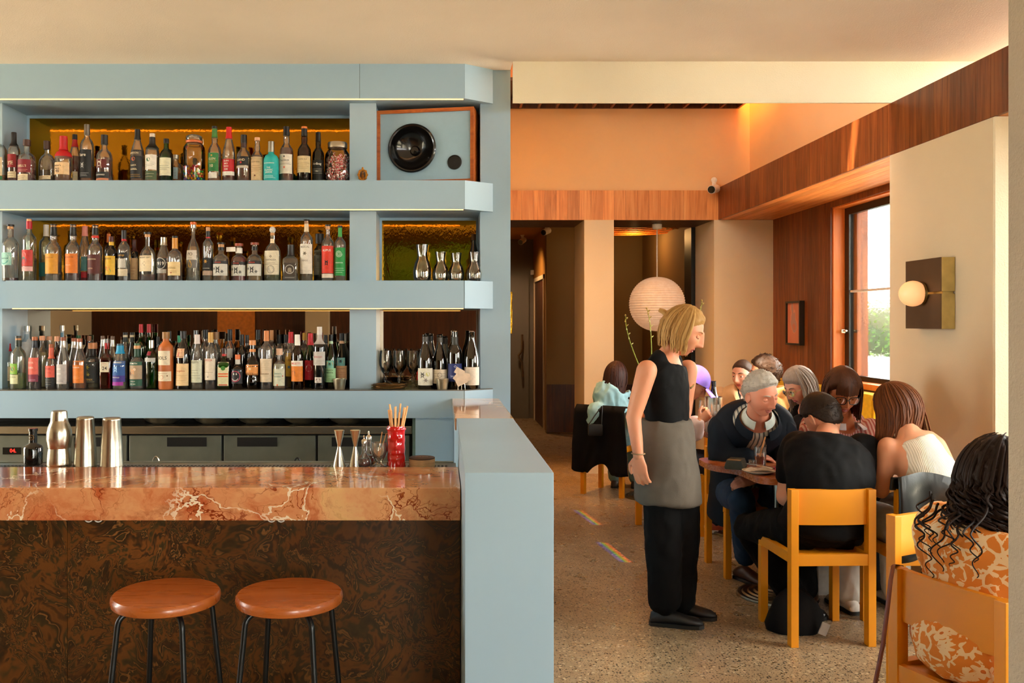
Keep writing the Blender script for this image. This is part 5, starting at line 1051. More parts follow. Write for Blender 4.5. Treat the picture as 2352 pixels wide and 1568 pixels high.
B(3, 2, 791, 20, 766, 'std', 'lg', (.4, PALE, .2), ((210, 200, 180), .84, 1, 1.3), [], 'pale capped bottle behind the peach label amaro')
# ---- wine bottles in the right-hand niche
DWG = 'd'
GL['d'] = glass_mat((38, 44, 22), (6, 8, 4), .8)
B(3, 0, 977, 34, 767, 'burg', 'd', (.6, (16, 10, 8), .85), ((70, 66, 60), .86, .955, 1.05), [(.07, .38, (222, 216, 196), 1.0, [(S, 'star', .6, .55, (90, 86, 76), -.4), (S, 'dot', .65, .3, (196, 190, 110), .4), (S, 'star', .3, .4, (140, 130, 120), .1)])], 'wine bottle with grey and yellow leaf print label', group='wine bottles by the goblets')
B(3, 0, 1010, 33, 769, 'burg', 'd', (.6, (16, 10, 8), .85), ((74, 70, 62), .86, .955, 1.05), [(.10, .36, (224, 208, 180), 1.0, [(R_, 'ring', .6, .3, (90, 76, 60)), (LN, 4, .1, .8, (170, 150, 120))])], 'wine bottle with plain cream label behind the right tin cup', group='wine bottles by the goblets')
B(3, 0, 1045, 33, 760, 'wine', 'd', (.6, (10, 10, 14), .85), [((196, 150, 100), .90, 1, .6), ((52, 52, 46), .76, .9, 1.1)], [(.13, .44, (34, 48, 110), 1.0, [(T, 'SALTERN', .3, .8, (190, 196, 220)), (S, 'dia', .84, .2, (200, 206, 226)), (S, 'bar', .9, .3, (160, 30, 60), .6)])], 'wine bottle with navy blue label and pulled cork', group='wine bottles by the goblets')
B(3, 0, 1083, 36, 760, 'burg', 'd', (.6, (16, 10, 8), .85), [((150, 100, 60), .92, 1, .6)], [(.07, .38, (226, 214, 196), .9, [(S, 'dia', .62, .62, (230, 80, 66), .1), (S, 'dia', .3, .5, (120, 110, 120), .2), (S, 'bar', .06, .9, (240, 180, 60))])], 'wine bottle with coral geometric label and pulled cork at the end', group='wine bottles by the goblets')
B(3, 2, 989, 28, 766, 'burg', 'd', (.6, (16, 10, 8), .85), (BLK, .86, .955, 1.05), [], 'dark wine bottle at the back left of the niche', group='wine bottles by the goblets')
B(3, 2, 1022, 28, 771, 'burg', 'd', (.6, (16, 10, 8), .85), (BLK, .84, .955, 1.1), [], 'dark wine bottle at the back middle of the niche', group='wine bottles by the goblets')
_placed = {1: [(XP(446, 5.70), 5.70, .075), (XP(775, 5.70), 5.70, .084)], 2: [(XP(q, 5.70), 5.70, .061) for q in (970, 1012, 1048, 1089)], 3: [(XP(780, 5.60), 5.60, .036)]}
for a, k in SPECS:
    row, tier, c, w = a[:4]; best = None
    for sh in (1.0, .96, .92, .88, .84):
        for yo in (0, .012, -.012, .024, -.024, .036, .048, -.036, .06, .075):
            Y = TIER[row][tier] + yo; R = w * sh * Y / F / 2; X = XP(c, Y)
            if Y + R > 6.012 or Y - R < 5.565: continue
            if all((X - q[0]) ** 2 + (Y - q[1]) ** 2 > (R + q[2] + .0008) ** 2 for q in _placed[row]): best = (yo, sh, X, Y, R); break
        if best: break
    if not best: best = (0, .84, XP(c, TIER[row][tier]), TIER[row][tier], w * .84 * TIER[row][tier] / F / 2); print('BOTTLE CLASH', row, tier, c)
    _placed[row].append(best[2:])
    bt = bottle(*a, yo=best[0], shrink=best[1], **k); bh = ZP(a[4], best[3]) - ZS[row]
    if row == 2 and c == 626:                    # pineapple stopper
        pm = MB().ball((0, 0, bh * .945), (.019, .019, .0215), 18, 12)
        for i_, v_ in enumerate(pm.v): pm.v[i_] = v_ * 1.0 + Vector((v_.x, v_.y, 0)) * .08 * math.sin(i_ * 2.1)
        pm.build('pineapple_stopper', plain((222, 216, 200), .5, 0, .3, 300), bt, 20); MB().lathe([(.014, bh * .84), (.0145, bh * .88), (.011, bh * .89)], 16).build('neck_cork', plain(CRK, .7), bt)
    if row == 2 and c == 549: MB().box(-.075, -.012, -.026, -.0245, bh * .78, bh * .9).build('paper_tag', plain(WHT, .8), bt, 0)
    if row == 2 and c == 444:
        for s_ in (-1, 1): MB().tube([(s_ * .006, -.004, bh * .985), (s_ * .021, -.004, bh * .96), (s_ * .022, -.004, bh * .88), (s_ * .012, -.004, bh * .855)], .0014, 6).build('wire_bail', MT['steel'], bt)
# ------------------------------------------------------------------ jars, glassware and small things on the shelves
def island_mat(cols, rough=.3):
    g = N('mixed_sweets'); ge = g.n('NewGeometry')
    cc = g.ramp(ge.outputs['Random Per Island'], [(i / len(cols), L(c)) for i, c in enumerate(cols)], 'CONSTANT')
    return g.done(g.bsdf(cc, rough))
def jar(px, w, top, label, lid):
    Y = 5.70; z0 = ZS[1] + .0005; H = ZP(top, Y) - z0; R = w * Y / F / 2; t = thing('glass_jar', label, 'jar', (XP(px, Y), Y, z0), 0)
    if lid == 'clamp':
        pr = [(.0004, 0), (R * .92, 0), (R, .012), (R, H * .70), (R * .94, H * .76), (R * .74, H * .81), (R * .70, H * .84)]
    else:
        pr = [(.0004, 0), (R * .86, 0), (R * .96, .01), (R, H * .2), (R, H * .6), (R * .94, H * .72), (R * .74, H * .82), (R * .70, H * .86)]
    MB().lathe(pr, 32, cap=False).build('glass', glass_mat((254, 253, 250), (226, 220, 208), .4), t, 60)
    if lid == 'clamp':
        MB().lathe([(R * .72, H * .84), (R * .74, H * .86), (R * .74, H * .875), (R * .72, H * .885)], 32).build('seal_ring', plain((214, 110, 60), .5), t)
        MB().lathe([(R * .70, H * .886), (R * .76, H * .9), (R * .74, H * .97), (R * .5, H), (.0004, H)], 32).build('lid', GL['c'], t, 60)
        MB().tube([(R * .8 * math.cos(a), R * .8 * math.sin(a), H * .80) for a in [2 * PI * i / 24 for i in range(25)]], .0018, 6, False).tube([(R * .8, 0, H * .8), (R * .86, 0, H * .86), (R * .8, 0, H * .93)], .002, 6).build('wire_clamp', MT['steel'], t)
    else:
        MB().lathe([(R * .74, H * .86), (R * .78, H * .865), (R * .78, H * .97), (R * .74, H), (.0004, H)], 32, rib=(40, .01)).build('lid', MT['steel'], t)
    return t, R, H
jt, jr, jh = jar(446, 50, 311, 'clamp lid glass jar one third full of coloured sweets', 'clamp')
rr = random.Random(3); mb = MB(); r = .0088
lay = 0; z = r + .004
while z < jh * .34:
    n_ = 0
    for ring, k in ((0, 1), (.021, 6), (.0405, 12), (.0595, 18)):
        for i in range(k):
            a = 2 * PI * (i + .5 * (lay % 2) + .2 * ring) / k; q = Vector((ring * math.cos(a), ring * math.sin(a), z))
            if z > jh * .22 and rr.random() < (z / jh - .22) * 7 * (.6 + .4 * math.cos(a)): continue
            mb.ball((q.x + rr.uniform(-.001, .001), q.y, q.z + rr.uniform(-.0015, .0015)), r, 8, 6)
    z += r * 1.75; lay += 1
sw = mb.build('sweets', island_mat([(226, 60, 30), (240, 160, 20), (60, 170, 60), (30, 120, 200), (240, 120, 40), (170, 130, 190), (190, 20, 60), (220, 190, 60)]), None, 60)
sw.location = jt.location; tag(sw, 'round coloured sweets filling the bottom of the clamp lid jar', 'sweets', kind='stuff')
jt, jr, jh = jar(775, 58, 328, 'round glass jar with metal lid full of candy canes', 'screw')
mb = MB()
for i in range(95):
    a = rr.uniform(0, 2 * PI); q = rr.uniform(.2, .84) ** .6 * jr * .86; z = rr.uniform(.06, .64) * jh
    if z > jh * .58: q *= .75
    ln = .035; tilt = Vector((rr.gauss(0, .5), rr.gauss(0, .3), 1)).normalized(); b0 = Vector((q * math.cos(a), q * math.sin(a), z)); pts = []
    sd = tilt.orthogonal().normalized()
    for k in range(6): pts.append(b0 + tilt * ln * (k / 5 - .5))
    for k in range(1, 6): th = PI * k / 5; pts.append(b0 + tilt * (ln * .5 + .008 * math.sin(th)) + sd * .008 * (1 - math.cos(th)))
    pts = [p if Vector((p.x, p.y)).length < jr * .9 else Vector((p.x * jr * .9 / Vector((p.x, p.y)).length, p.y * jr * .9 / Vector((p.x, p.y)).length, p.z)) for p in pts]
    for p in pts: p.z = max(.006, min(p.z, jh * .8))
    o0 = len(mb.f); mb.tube(pts, .0036, 6)
    for fi in range(o0, len(mb.f)):
        k = fi - o0; mb.mi[fi] = 1 if ((k // 6) * 2 + (k % 6)) % 6 < 3 else 0
cc_ = mb.build('candy_canes', [plain((250, 240, 230), .3), plain((214, 24, 30), .3)], None, 60); cc_.location = jt.location
tag(cc_, 'red and white striped candy canes packed in the round jar', 'sweets', kind='stuff')
# gilt miniature
Y = 5.60; base = Vector((XP(833, Y), Y, ZS[1] + .0005)); gt = thing('gilt_ornament', 'tiny ornate gold frame ornament on the top shelf edge', 'ornament', base)
gold = plain((170, 112, 36), .35, .8, .25, 200)
mb = MB(); hh = .078
for i in range(24):
    a = 2 * PI * i / 24; mb.ball((.026 * math.cos(a), 0, .042 + .031 * math.sin(a)), .0052 if i % 3 else .0085, 8, 6)
mb.tube([(.022 * math.cos(2 * PI * i / 24), 0, .042 + .027 * math.sin(2 * PI * i / 24)) for i in range(25)], .004, 8, False)
mb.ball((0, 0, .082), (.007, .005, .009), 8, 6).box(-.022, .022, -.008, .008, 0, .008, .002)
mb.build('frame', gold, gt, 50)
MB().lathe([(.010, .012), (.011, .03), (.006, .045), (.004, .05), (.0075, .056), (.006, .064), (.0005, .067)], 14, dy=.5).build('figure', plain((120, 74, 22), .3, .7, .3, 150), gt, 50)
MB().lathe([(.0004, -.002), (.02, -.002), (.02, .002), (.0004, .002)], 20).xform(Matrix.Translation((0, .004, .042)) @ Matrix.Rotation(PI / 2, 4, 'X')).build('backing', plain((60, 34, 12), .6), gt)
# carafes in the amber niche
for i, (c, w, tp) in enumerate(((970, 43, 562), (1012, 38, 579), (1048, 37, 581), (1089, 36, 579))):
    Y = 5.70; R = w * Y / F / 2; H = ZP(tp, Y) - ZS[2]
    pr = [(.0004, .0), (R * .8, 0), (R * .98, H * .12), (R, H * .3), (R * .82, H * .5), (R * .58, H * .62), (R * .52, H * .70), (R * .68, H * .98), (R * .68, H), (R * .65, H * .985), (R * .49, H * .70), (R * .55, H * .61), (R * .78, H * .5), (R * .95, H * .3), (R * .9, H * .1), (.0004, .012)]
    o = MB().lathe(pr, 36, cap=False, rib=(18, .012)).build('glass_carafe', glass_mat((253, 252, 248), (206, 196, 180), .6), None, 60); o.location = (XP(c, Y), Y, ZS[2] + .0005)
    tag(o, 'ribbed glass carafe in the amber niche, %s' % ('the tallest at the left' if i == 0 else ['', 'second from the left', 'third from the left', 'at the right end'][i]), 'carafe', 'glass carafes in the amber niche')
# goblets
for i, c in enumerate((886, 917, 949)):
    Y = 5.80; R = 31 * Y / F / 2; H = ZP(805, Y) - ZS[3]
    pr = [(.0004, 0), (R * .62, 0), (R * .6, .004), (R * .2, .012), (R * .17, H * .12), (R * .28, H * .2), (R * .18, H * .28), (R * .26, H * .34), (R * .6, H * .42), (R * .96, H * .6), (R, H * .72), (R * .9, H * .92), (R * .84, H), (R * .82, H), (R * .87, H * .92), (R * .96, H * .72), (R * .92, H * .6), (R * .56, H * .44), (.0004, H * .38)]
    o = MB().lathe(pr, 36, cap=False, rib=(14, .025)).build('goblet', glass_mat((253, 251, 246), (206, 194, 176), .6), None, 60); o.location = (XP(c, Y), Y, ZS[3] + .0005)
    tag(o, 'ribbed glass goblet beside the stacked trays, %s' % ['leftmost', 'middle one', 'rightmost, next to the wine bottles'][i], 'glass', 'ribbed goblets on the lowest shelf')
# tip trays stack with black card
for i in range(4):
    Y = 5.63; o = MB().lathe([(.0004, 0), (.08, 0), (.105, .006), (.109, .009), (.108, .0105), (.104, .0085), (.08, .003), (.0004, .003)], 36, dy=.8).build('tip_tray', plain((150, 116, 70), .28, .9, .1, 30), None, 50)
    o.location = (XP(892 + (i % 2) * 4, Y), Y, ZS[3] + .0006 + i * .0075)
    tag(o, 'oval bronze tip tray by the goblets, %s of the stack' % ['bottom one', 'second from bottom', 'third from bottom', 'topmost under the black card'][i], 'tray', 'stacked tip trays')
o = MB().box(-.025, .025, -.04, .04, -.0005, .0005).build('bill_card', MT['black'], None, 0); o.location = (XP(893, 5.63), 5.63, ZS[3] + .044); o.rotation_euler = (.25, .42, .5)
tag(o, 'black bill card lying on the stacked tip trays', 'card')
# tin cups
for i, (c, Y) in enumerate(((780, 5.60), (1016, 5.587))):
    R = 15.5 * Y / F; H = .066
    o = MB().lathe([(.0004, 0), (R * .72, 0), (R * .76, .004), (R * .98, H - .003), (R, H), (R * .95, H - .001), (R * .72, .006), (.0004, .006)], 32).build('tin_cup', plain((176, 166, 140), .34, .9, .08, 30), None, 50)
    o.location = (XP(c, Y), Y, ZS[3] + .0005)
    tag(o, 'small tapered tin cup in front of the %s' % ('peach label amaro' if i == 0 else 'wine bottles'), 'cup', 'tin cups on the lowest shelf')
# card holder with paper slips
Y = 5.582; bx = XP(1060, Y); ct = thing('card_holder', 'wire holder with fanned paper slips by the wine bottles', 'holder', (bx, Y, ZS[3] + .0005))
for k in (-1, 0, 1): MB().tube([(k * .022, 0, .0), (k * .02, 0, .03), (k * .012, 0, .045)], .0022, 6).build('wire_leg', MT['steel'], ct)
for k, (x, z, a, s) in enumerate(((-.012, .11, .5, .03), (.014, .086, .25, .034), (.022, .068, -.3, .036), (-.02, .066, .7, .03), (.0, .05, -.45, .034))):
    m_ = Matrix.Translation((x, -.004 * k, z)) @ Matrix.Rotation(a, 4, 'Y')
    MB().box(-s, s, -.0006, .0006, -.02, .02).xform(m_).build('paper_slip', plain((226, 204, 180), .8), ct, 0)
# ------------------------------------------------------------------ things on the bar
BZ = BT - .0075; YB = 3.83
def bartop(name, px, prof, label, cat, mat=None, n=32, rib=None, group=None, Y=YB):
    o = MB().lathe(prof, n, rib=rib).build(name, mat or MT['steel'], None, 50); o.location = (XP(px, Y), Y, BZ + .0005); return tag(o, label, cat, group)
def hpx(a, b, Y=YB): return (b - a) * Y / F
sx = YB / F
H = hpx(943, 1072); t = thing('cocktail_shaker', 'three piece steel cocktail shaker on the bar, leftmost and waisted', 'shaker', (XP(136, YB), YB, BZ + .0005), 0, 'steel shakers on the bar')
r = 28 * sx; MB().lathe([(.0004, 0), (r * .86, 0), (r * .97, .005), (r, H * .06), (r * .94, H * .2), (r * .86, H * .345)], 40, cap=False).build('tin', MT['steel'], t, 50)
MB().lathe([(r * .88, H * .335), (r * .9, H * .345), (r * 1.0, H * .5), (r * .98, H * .62), (r * .86, H * .72), (r * .7, H * .80), (r * .66, H * .84)], 40, cap=False).build('strainer_top', MT['steel'], t, 50)
MB().lathe([(r * .68, H * .83), (r * .64, H * .95), (r * .60, H * .99), (r * .5, H), (.0004, H)], 40, cap=False).build('cap', MT['steel'], t, 50)
for px, w, tp, lb in ((196, 52, 958, 'tall steel shaker tin pair on the bar, middle of the three shakers'), (257, 54, 960, 'tall steel shaker tin pair on the bar, rightmost of the three shakers')):
    H = hpx(tp, 1073); r = w / 2 * sx; t = thing('cocktail_shaker', lb, 'shaker', (XP(px, YB), YB, BZ + .0005), 0, 'steel shakers on the bar')
    MB().lathe([(.0004, 0), (r * .98, 0), (r, .003), (r * .985, .008), (r * .90, H * .40)], 40, cap=False).build('lower_tin', MT['steel'], t, 50)
    MB().lathe([(r * .885, H * .375), (r * .925, H * .378), (r * .92, H * .39), (r * .74, H * .94), (r * .76, H * .955), (r * .72, H * .99), (r * .66, H), (.0004, H)], 40, cap=False).build('upper_tin', MT['steel'], t, 50)
# black bottle behind the shakers
Y2 = 3.90; t = thing('bottle', 'squat black bitters bottle with gold emblem behind the shakers', 'bottle', (XP(76, Y2), Y2, BZ + .0005)); H = hpx(984, 1066, Y2); r = 21 * Y2 / F
MB().lathe([(.0004, 0), (r * .94, 0), (r, .006), (r, H * .46), (r * .9, H * .52), (r * .46, H * .58), (r * .4, H * .62)], 28, cap=False).build('glass', GL['k'], t, 50)
MB().lathe([(r * .42, H * .61), (r * .42, H * .92), (r * .48, H * .93), (r * .48, H), (.0004, H)], 24, cap=False).build('cap', MT['black_gloss'], t, 50)
mb = MB(); vs, fs = ring2d(.009, .003); mb.add([(v[0], -r * .43, H * .76 + v[1]) for v in vs], fs); pv = shape2d('star', .006); mb.add([(x, -r * .43, H * .76 + z) for x, z in pv], [tuple(range(12))]); mb.build('emblem', MT['brass'], t, 0)
# jiggers
for i, px in enumerate((779, 816)):
    H = hpx(992, 1076); r = 15 * sx
    bartop('jigger', px, [(.0004, 0), (r, 0), (r, .003), (r * .28, H * .53), (r * .26, H * .56), (r * .30, H * .59), (r * .80, H * .985), (r * .82, H), (r * .76, H * .99), (.0004, H * .7)], 'tall steel double jigger on the bar, %s' % ('left one' if i == 0 else 'right one beside the dashers'), 'jigger', group='steel jiggers')
# bitters dashers
for i, (px, Yd, tp) in enumerate(((836, 3.83, 1003), (847, 3.91, 1000))):
    t = thing('bitters_dasher', 'cut glass bitters dasher with metal spout, %s' % ('front one with dark red bitters' if i == 0 else 'rear one half hidden'), 'dasher', (XP(px, Yd), Yd, BZ + .0005), 0, 'bitters dashers'); H = hpx(tp, 1076, Yd); r = 16 * Yd / F
    MB().lathe([(.0004, 0), (r * .82, 0), (r, H * .06), (r * 1.02, H * .16), (r * .8, H * .28), (r * .36, H * .42), (r * .34, H * .72), (r * .4, H * .75)], 28, cap=False, rib=(8, .03)).build('glass', GL['c'], t, 50)
    MB().lathe([(.0004, .004), (r * .76, .004), (r * .93, H * .06), (r * .95, H * .16), (r * .74, H * .27), (.0004, H * .27)], 24).build('bitters', liquid_mat((110, 14, 8), .7), t, 50)
    MB().lathe([(r * .42, H * .74), (r * .42, H * .82), (r * .3, H * .86), (r * .14, H * .88), (r * .1, H * .93), (r * .14, H * .95), (.0006, H)], 18).build('spout', MT['steel'], t, 50)
# stirring glass with sticks
t = thing('drinking_glass', 'small footed glass with wooden sticks beside the red mug', 'glass', (XP(871, YB), YB, BZ + .0005)); H = hpx(1021, 1077); r = 19 * sx
MB().lathe([(.0004, 0), (r * .8, 0), (r * .8, .004), (r * .35, H * .12), (r * .3, H * .18), (r * .8, H * .42), (r, H * .66), (r * .92, H), (r * .88, H), (r * .95, H * .66), (r * .74, H * .43), (.0004, H * .24)], 28, cap=False).build('glass', GL['c'], t, 50)
for a, b in (((-.004, 0, H * .3), (.03, .006, H * 1.36)), ((-.008, .004, H * .3), (.012, .006, H * 1.42))): MB().tube([a, b], .0022, 6).build('stick', plain((206, 150, 90), .6), t)
# red tiki mug
t = thing('tiki_mug', 'glossy red tiki face mug holding paper straws', 'mug', (XP(910, YB), YB, BZ + .0005)); H = hpx(984, 1078); R = 22 * sx
rings = []; nn = 64
for j in range(49):
    z = j / 48; ring = []
    for i in range(nn):
        a = 2 * PI * i / nn; fa = (a + PI / 2 + PI) % (2 * PI) - PI; x = fa
        d = 0.0
        d += .05 * math.exp(-((z - .93) / .03) ** 2) * (1 + .5 * math.cos(14 * a))
        d += .07 * math.exp(-((z - .72) / .05) ** 2) * math.exp(-(abs(x) - .5) ** 2 / .12)          # brow
        d -= .06 * math.exp(-((z - .62) / .045) ** 2) * math.exp(-(abs(x) - .5) ** 2 / .06)         # eyes
        d += .10 * math.exp(-((z - .52) / .09) ** 2) * math.exp(-x * x / .06)                        # nose
        d += .07 * math.exp(-((z - .36) / .035) ** 2) * math.exp(-x * x / .5) + .07 * math.exp(-((z - .22) / .035) ** 2) * math.exp(-x * x / .5)
        d -= .04 * math.exp(-((z - .29) / .03) ** 2) * math.exp(-x * x / .4)
        d += .03 * math.cos(10 * a) * math.exp(-((z - .08) / .06) ** 2) + .03 * math.cos(9 * z * PI) * math.exp(-(abs(x) - 2.2) ** 2 / .5)
        rr_ = R * (.92 + d * 1.6) * (1 if z > .02 else .93); ring.append((rr_ * math.cos(a), rr_ * math.sin(a), z * H))
    rings.append(ring)
mb = MB().loft(rings, False); mb.add(rings[0], [tuple(range(nn))])
inner = [[(v[0] * .86, v[1] * .86, H * f) for v in rings[-1]] for f in (1.0, .5)]; mb.loft([rings[-1], inner[0], inner[1]], False); mb.add(inner[1], [tuple(range(nn - 1, -1, -1))])
mb.build('mug', plain((190, 14, 16), .12, 0, .03, coat=.7), t, 60)
for k in range(12):
    a = 2 * PI * k / 12 + .3; q = .014 if k % 3 else .006; ln = hpx(rr.uniform(943, 962), 1040)
    b0 = Vector((q * math.cos(a), q * math.sin(a), H * .52)); d = Vector((math.cos(a) * .17 + .04, math.sin(a) * .12, 1)).normalized()
    MB().tube([b0, b0 + d * ln], .0042, 10).build('straw', plain((222, 168, 108), .6), t)
# coasters
for k in range(6):
    o = MB().lathe([(.0004, 0), (.0545, 0), (.056, .001), (.056, .0055), (.0545, .0065), (.0004, .0065)], 40).build('coaster', plain((206, 180, 140) if k < 5 else (74, 56, 48), .7), None, 40)
    o.location = (XP(969, 3.84) + rr.uniform(-.0012, .0012), 3.84, BZ + .0005 + k * .0068)
    tag(o, 'round cork coaster beside the red mug, %s' % ['bottom of the stack', 'second from the bottom', 'third from the bottom', 'fourth from the bottom', 'second from the top', 'dark printed one on top of the stack'][k], 'coaster', 'stacked coasters')
    if k == 5:
        mb = MB()
        for dx in (-.016, .014):
            vs, fs = ring2d(.010, .004, .3, 2.8, 14); mb.add([(v[0] + dx, v[1] * .9, .0068) for v in vs], fs)
        mb.build('printed_mark', plain((190, 150, 120), .6), o, 0)
# chrome tap ring behind the bar
mb = MB().tube([(XP(358, 4.02) + .014 * math.cos(t_), 4.02, BT - .02 + .028 * math.sin(t_)) for t_ in [PI * k / 14 for k in range(15)]], .0035, 8)
tag(mb.build('hose_loop', MT['steel'], None), 'small chrome hose loop behind the bar left of centre', 'hose')
mb = MB().tube([(XP(683, 4.02) + .012 * math.cos(t_), 4.02, BT - .02 + .022 * math.sin(t_)) for t_ in [PI * k / 14 for k in range(15)]], .0035, 8)
tag(mb.build('hose_loop', MT['black_metal'], None), 'small dark hose loop behind the bar near the jiggers', 'hose')
# ------------------------------------------------------------------ things on the dining tables
TZ = .7305
def tl(px, py): Y = (HC - TZ) * F / (py - CY); return XP(px, Y), Y
x, y = tl(1743, 1086); t = thing('dinner_plate', 'cream side plate on the round cornered table with used cutlery', 'plate', (x, y, TZ))
MB().lathe([(.0004, 0), (.05, 0), (.055, .003), (.082, .012), (.084, .015), (.081, .0155), (.054, .006), (.0004, .005)], 40).build('plate', plain((226, 214, 194), .25), t, 50); PLATE = (x, y)
def cloth_fold(name, label, loc, rz, sx_, sy_, h, seed):
    rn = random.Random(seed); n_ = 12; vs = []; fs = []
    for j in range(n_ + 1):
        for i in range(n_ + 1):
            u, v = i / n_ * 2 - 1, j / n_ * 2 - 1
            z_ = h * (1 - u * u) * (1 - .8 * v * v) + .004 * mnoise.noise(Vector((u * 2 + seed, v * 2, 0)))
            vs.append((u * sx_, v * sy_, max(.0012, z_)))
    for j in range(n_):
        for i in range(n_): q = j * (n_ + 1) + i; fs.append((q, q + 1, q + n_ + 2, q + n_ + 1))
    k = len(vs); vs += [(a, b, .0002) for a, b, c in vs]; fs += [tuple(q + k for q in f[::-1]) for f in list(fs)]
    o = MB().add(vs, fs).build(name, plain((228, 214, 198), .8), None, 60); o.location = loc; o.rotation_euler = (0, 0, rz); return tag(o, label, 'napkin')
cloth_fold('napkin', 'crumpled white napkin at the left of the side plate', (x - .035, y + .0, TZ + .0125), .4, .036, .024, .018, 1)
cloth_fold('napkin', 'folded white napkin at the right of the side plate', (x + .036, y + .005, TZ + .0125), -.5, .040, .026, .02, 2)
def cutlery(kind, a, b, label):
    a, b = Vector(a), Vector(b); d = (b - a); L_ = d.length; mb = MB()
    if kind == 'fork':
        mb.tube([(0, 0, 0), (0, L_ * .6, .002)], [.0042, .0026], 8, flat=.5).box(-.009, .009, L_ * .6, L_ * .72, .001, .003)
        for k in range(4): mb.box(-.009 + k * .005, -.006 + k * .005, L_ * .72, L_, .001, .003)
    else:
        mb.tube([(0, 0, 0), (0, L_ * .48, 0)], [.005, .0045], 8, flat=.6); mb.add([(-.004, L_ * .48, .001), (.006, L_ * .48, .001), (.008, L_ * .9, .001), (0, L_, .001), (-.003, L_ * .48, -.001), (.005, L_ * .48, -.001)], [(0, 1, 2, 3), (5, 4, 3, 2)])
    o = mb.build(kind, MT['steel'], None, 40); o.location = a; o.rotation_euler = d.to_track_quat('Y', 'Z').to_euler(); return tag(o, label, 'cutlery')
cutlery('fork', (x + .045, y - .075, TZ + .034), (x - .042, y + .065, TZ + .038), 'steel fork laid across the cream side plate')
cutlery('knife', (x + .055, y - .062, TZ + .034), (x - .01, y + .09, TZ + .034), 'steel knife laid across the cream side plate')
def tumbler(px, py, tp, w, label, liq, straw=False):
    x, y = tl(px, py); H = ZP(tp, y) - TZ; R = w * y / F / 2; t = thing('drinking_glass', label, 'glass', (x, y, TZ + .0005))
    MB().lathe([(.0004, 0), (R * .9, 0), (R * .93, .006), (R, H), (R * .95, H), (R * .88, .014), (.0004, .012)], 32, cap=False).build('glass', GL['c'], t, 50)
    if liq: MB().lathe([(.0004, .013), (R * .87, .014), (R * .92, H * liq[0]), (.0004, H * liq[0])], 28).build('drink', liquid_mat(liq[1], liq[2]), t, 50)
    if straw:
        MB().tube([(-.012, 0, .02), (.028, .0, H * 1.52)], .0042, 10).build('straw', plain((214, 150, 90), .6), t)
        for q in ((.01, -.012, H * .44), (-.012, .008, H * .42), (.016, .012, H * .46)): MB().box(q[0] - .011, q[0] + .011, q[1] - .011, q[1] + .011, q[2] - .012, q[2] + .012, .004).build('ice_cube', glass_mat((240, 230, 216), (200, 180, 160), .8), t)
    return t
tumbler(1746, 1070, 1026, 27, 'tall glass of pink orange drink with a straw on the table', (.52, (226, 130, 74), .45), True)
tumbler(1726, 1066, 1056, 14, 'tiny shot glass behind the pink drink', None)
tumbler(1797, 1050, 990, 22, 'clear water glass between the navy jacket and the black T-shirt', None)
x, y = tl(1690, 1075); t = thing('payment_terminal', 'dark green grey wedge shaped speaker box on the table corner', 'terminal', (x, y, TZ + .0005), -.5)
rg = [[(-.045, yy, 0), (.045, yy, 0), (.05, yy, .012), (.036, yy, .05), (-.036, yy, .05), (-.05, yy, .012)] for yy in (-.06, -.056, .056, .06)]
rg[0] = [(a * .93, b, c * .93 + .002) for a, b, c in rg[0]]; rg[3] = [(a * .93, b, c * .93 + .002) for a, b, c in rg[3]]
MB().loft(rg).build('housing', plain((58, 64, 56), .5, bump=.1), t, 30); MB().box(-.04, .04, -.05, .05, -.0004, .003).build('rubber_foot', MT['black'], t, 0); t['label'] = 'dark green grey wedge shaped device on the table corner'; t['category'] = 'device'
x, y = tl(1792, 1080); g = N('patterned_card'); v = g.coord('Object', (1, 1, 1)); wv = g.n('TexWave'); g.put(wv.inputs['Vector'], v); wv.inputs['Scale'].default_value = 22; wv.inputs['Distortion'].default_value = 6
o = MB().box(-.04, .06, -.05, .10, 0, .002).build('menu_card', g.done(g.bsdf(g.ramp(wv.outputs[0], [(.4, L((40, 20, 34))), (.55, L((214, 40, 90)))]), .5)), None, 0); o.location = (x, y, TZ + .0005); o.rotation_euler = (0, 0, -.4)
tag(o, 'magenta and black patterned card beside the side plate', 'card')
# wine cooler and glasses on the second table
Yc = 6.32; xc = XP(1622, Yc); t = thing('wine_cooler', 'brushed steel wine cooler behind the navy jacket', 'wine cooler', (1.925, Yc, TZ + .0005)); Rw = 20 * Yc / F
Hw = ZP(911, Yc) - TZ
MB().lathe([(.0004, 0), (Rw * .94, 0), (Rw * .96, .004), (Rw, Hw), (Rw * .95, Hw), (Rw * .9, .01), (.0004, .01)], 36, cap=False).build('shell', MT['steel'], t, 50)
wb = thing('wine_bottle', 'dark green wine bottle standing in the steel cooler', 'bottle', (1.925, Yc, TZ + .0145)); Hb = ZP(873, Yc) - TZ - .0145
MB().lathe([(max(.0004, r * .041), z * Hb) for r, z in PROF['burg']], 24).build('glass', GL['d'], wb, 50); MB().lathe([(.0166, Hb * .88), (.0172, Hb * .98), (.0004, Hb * .985)], 18).build('foil', MT['black'], wb)
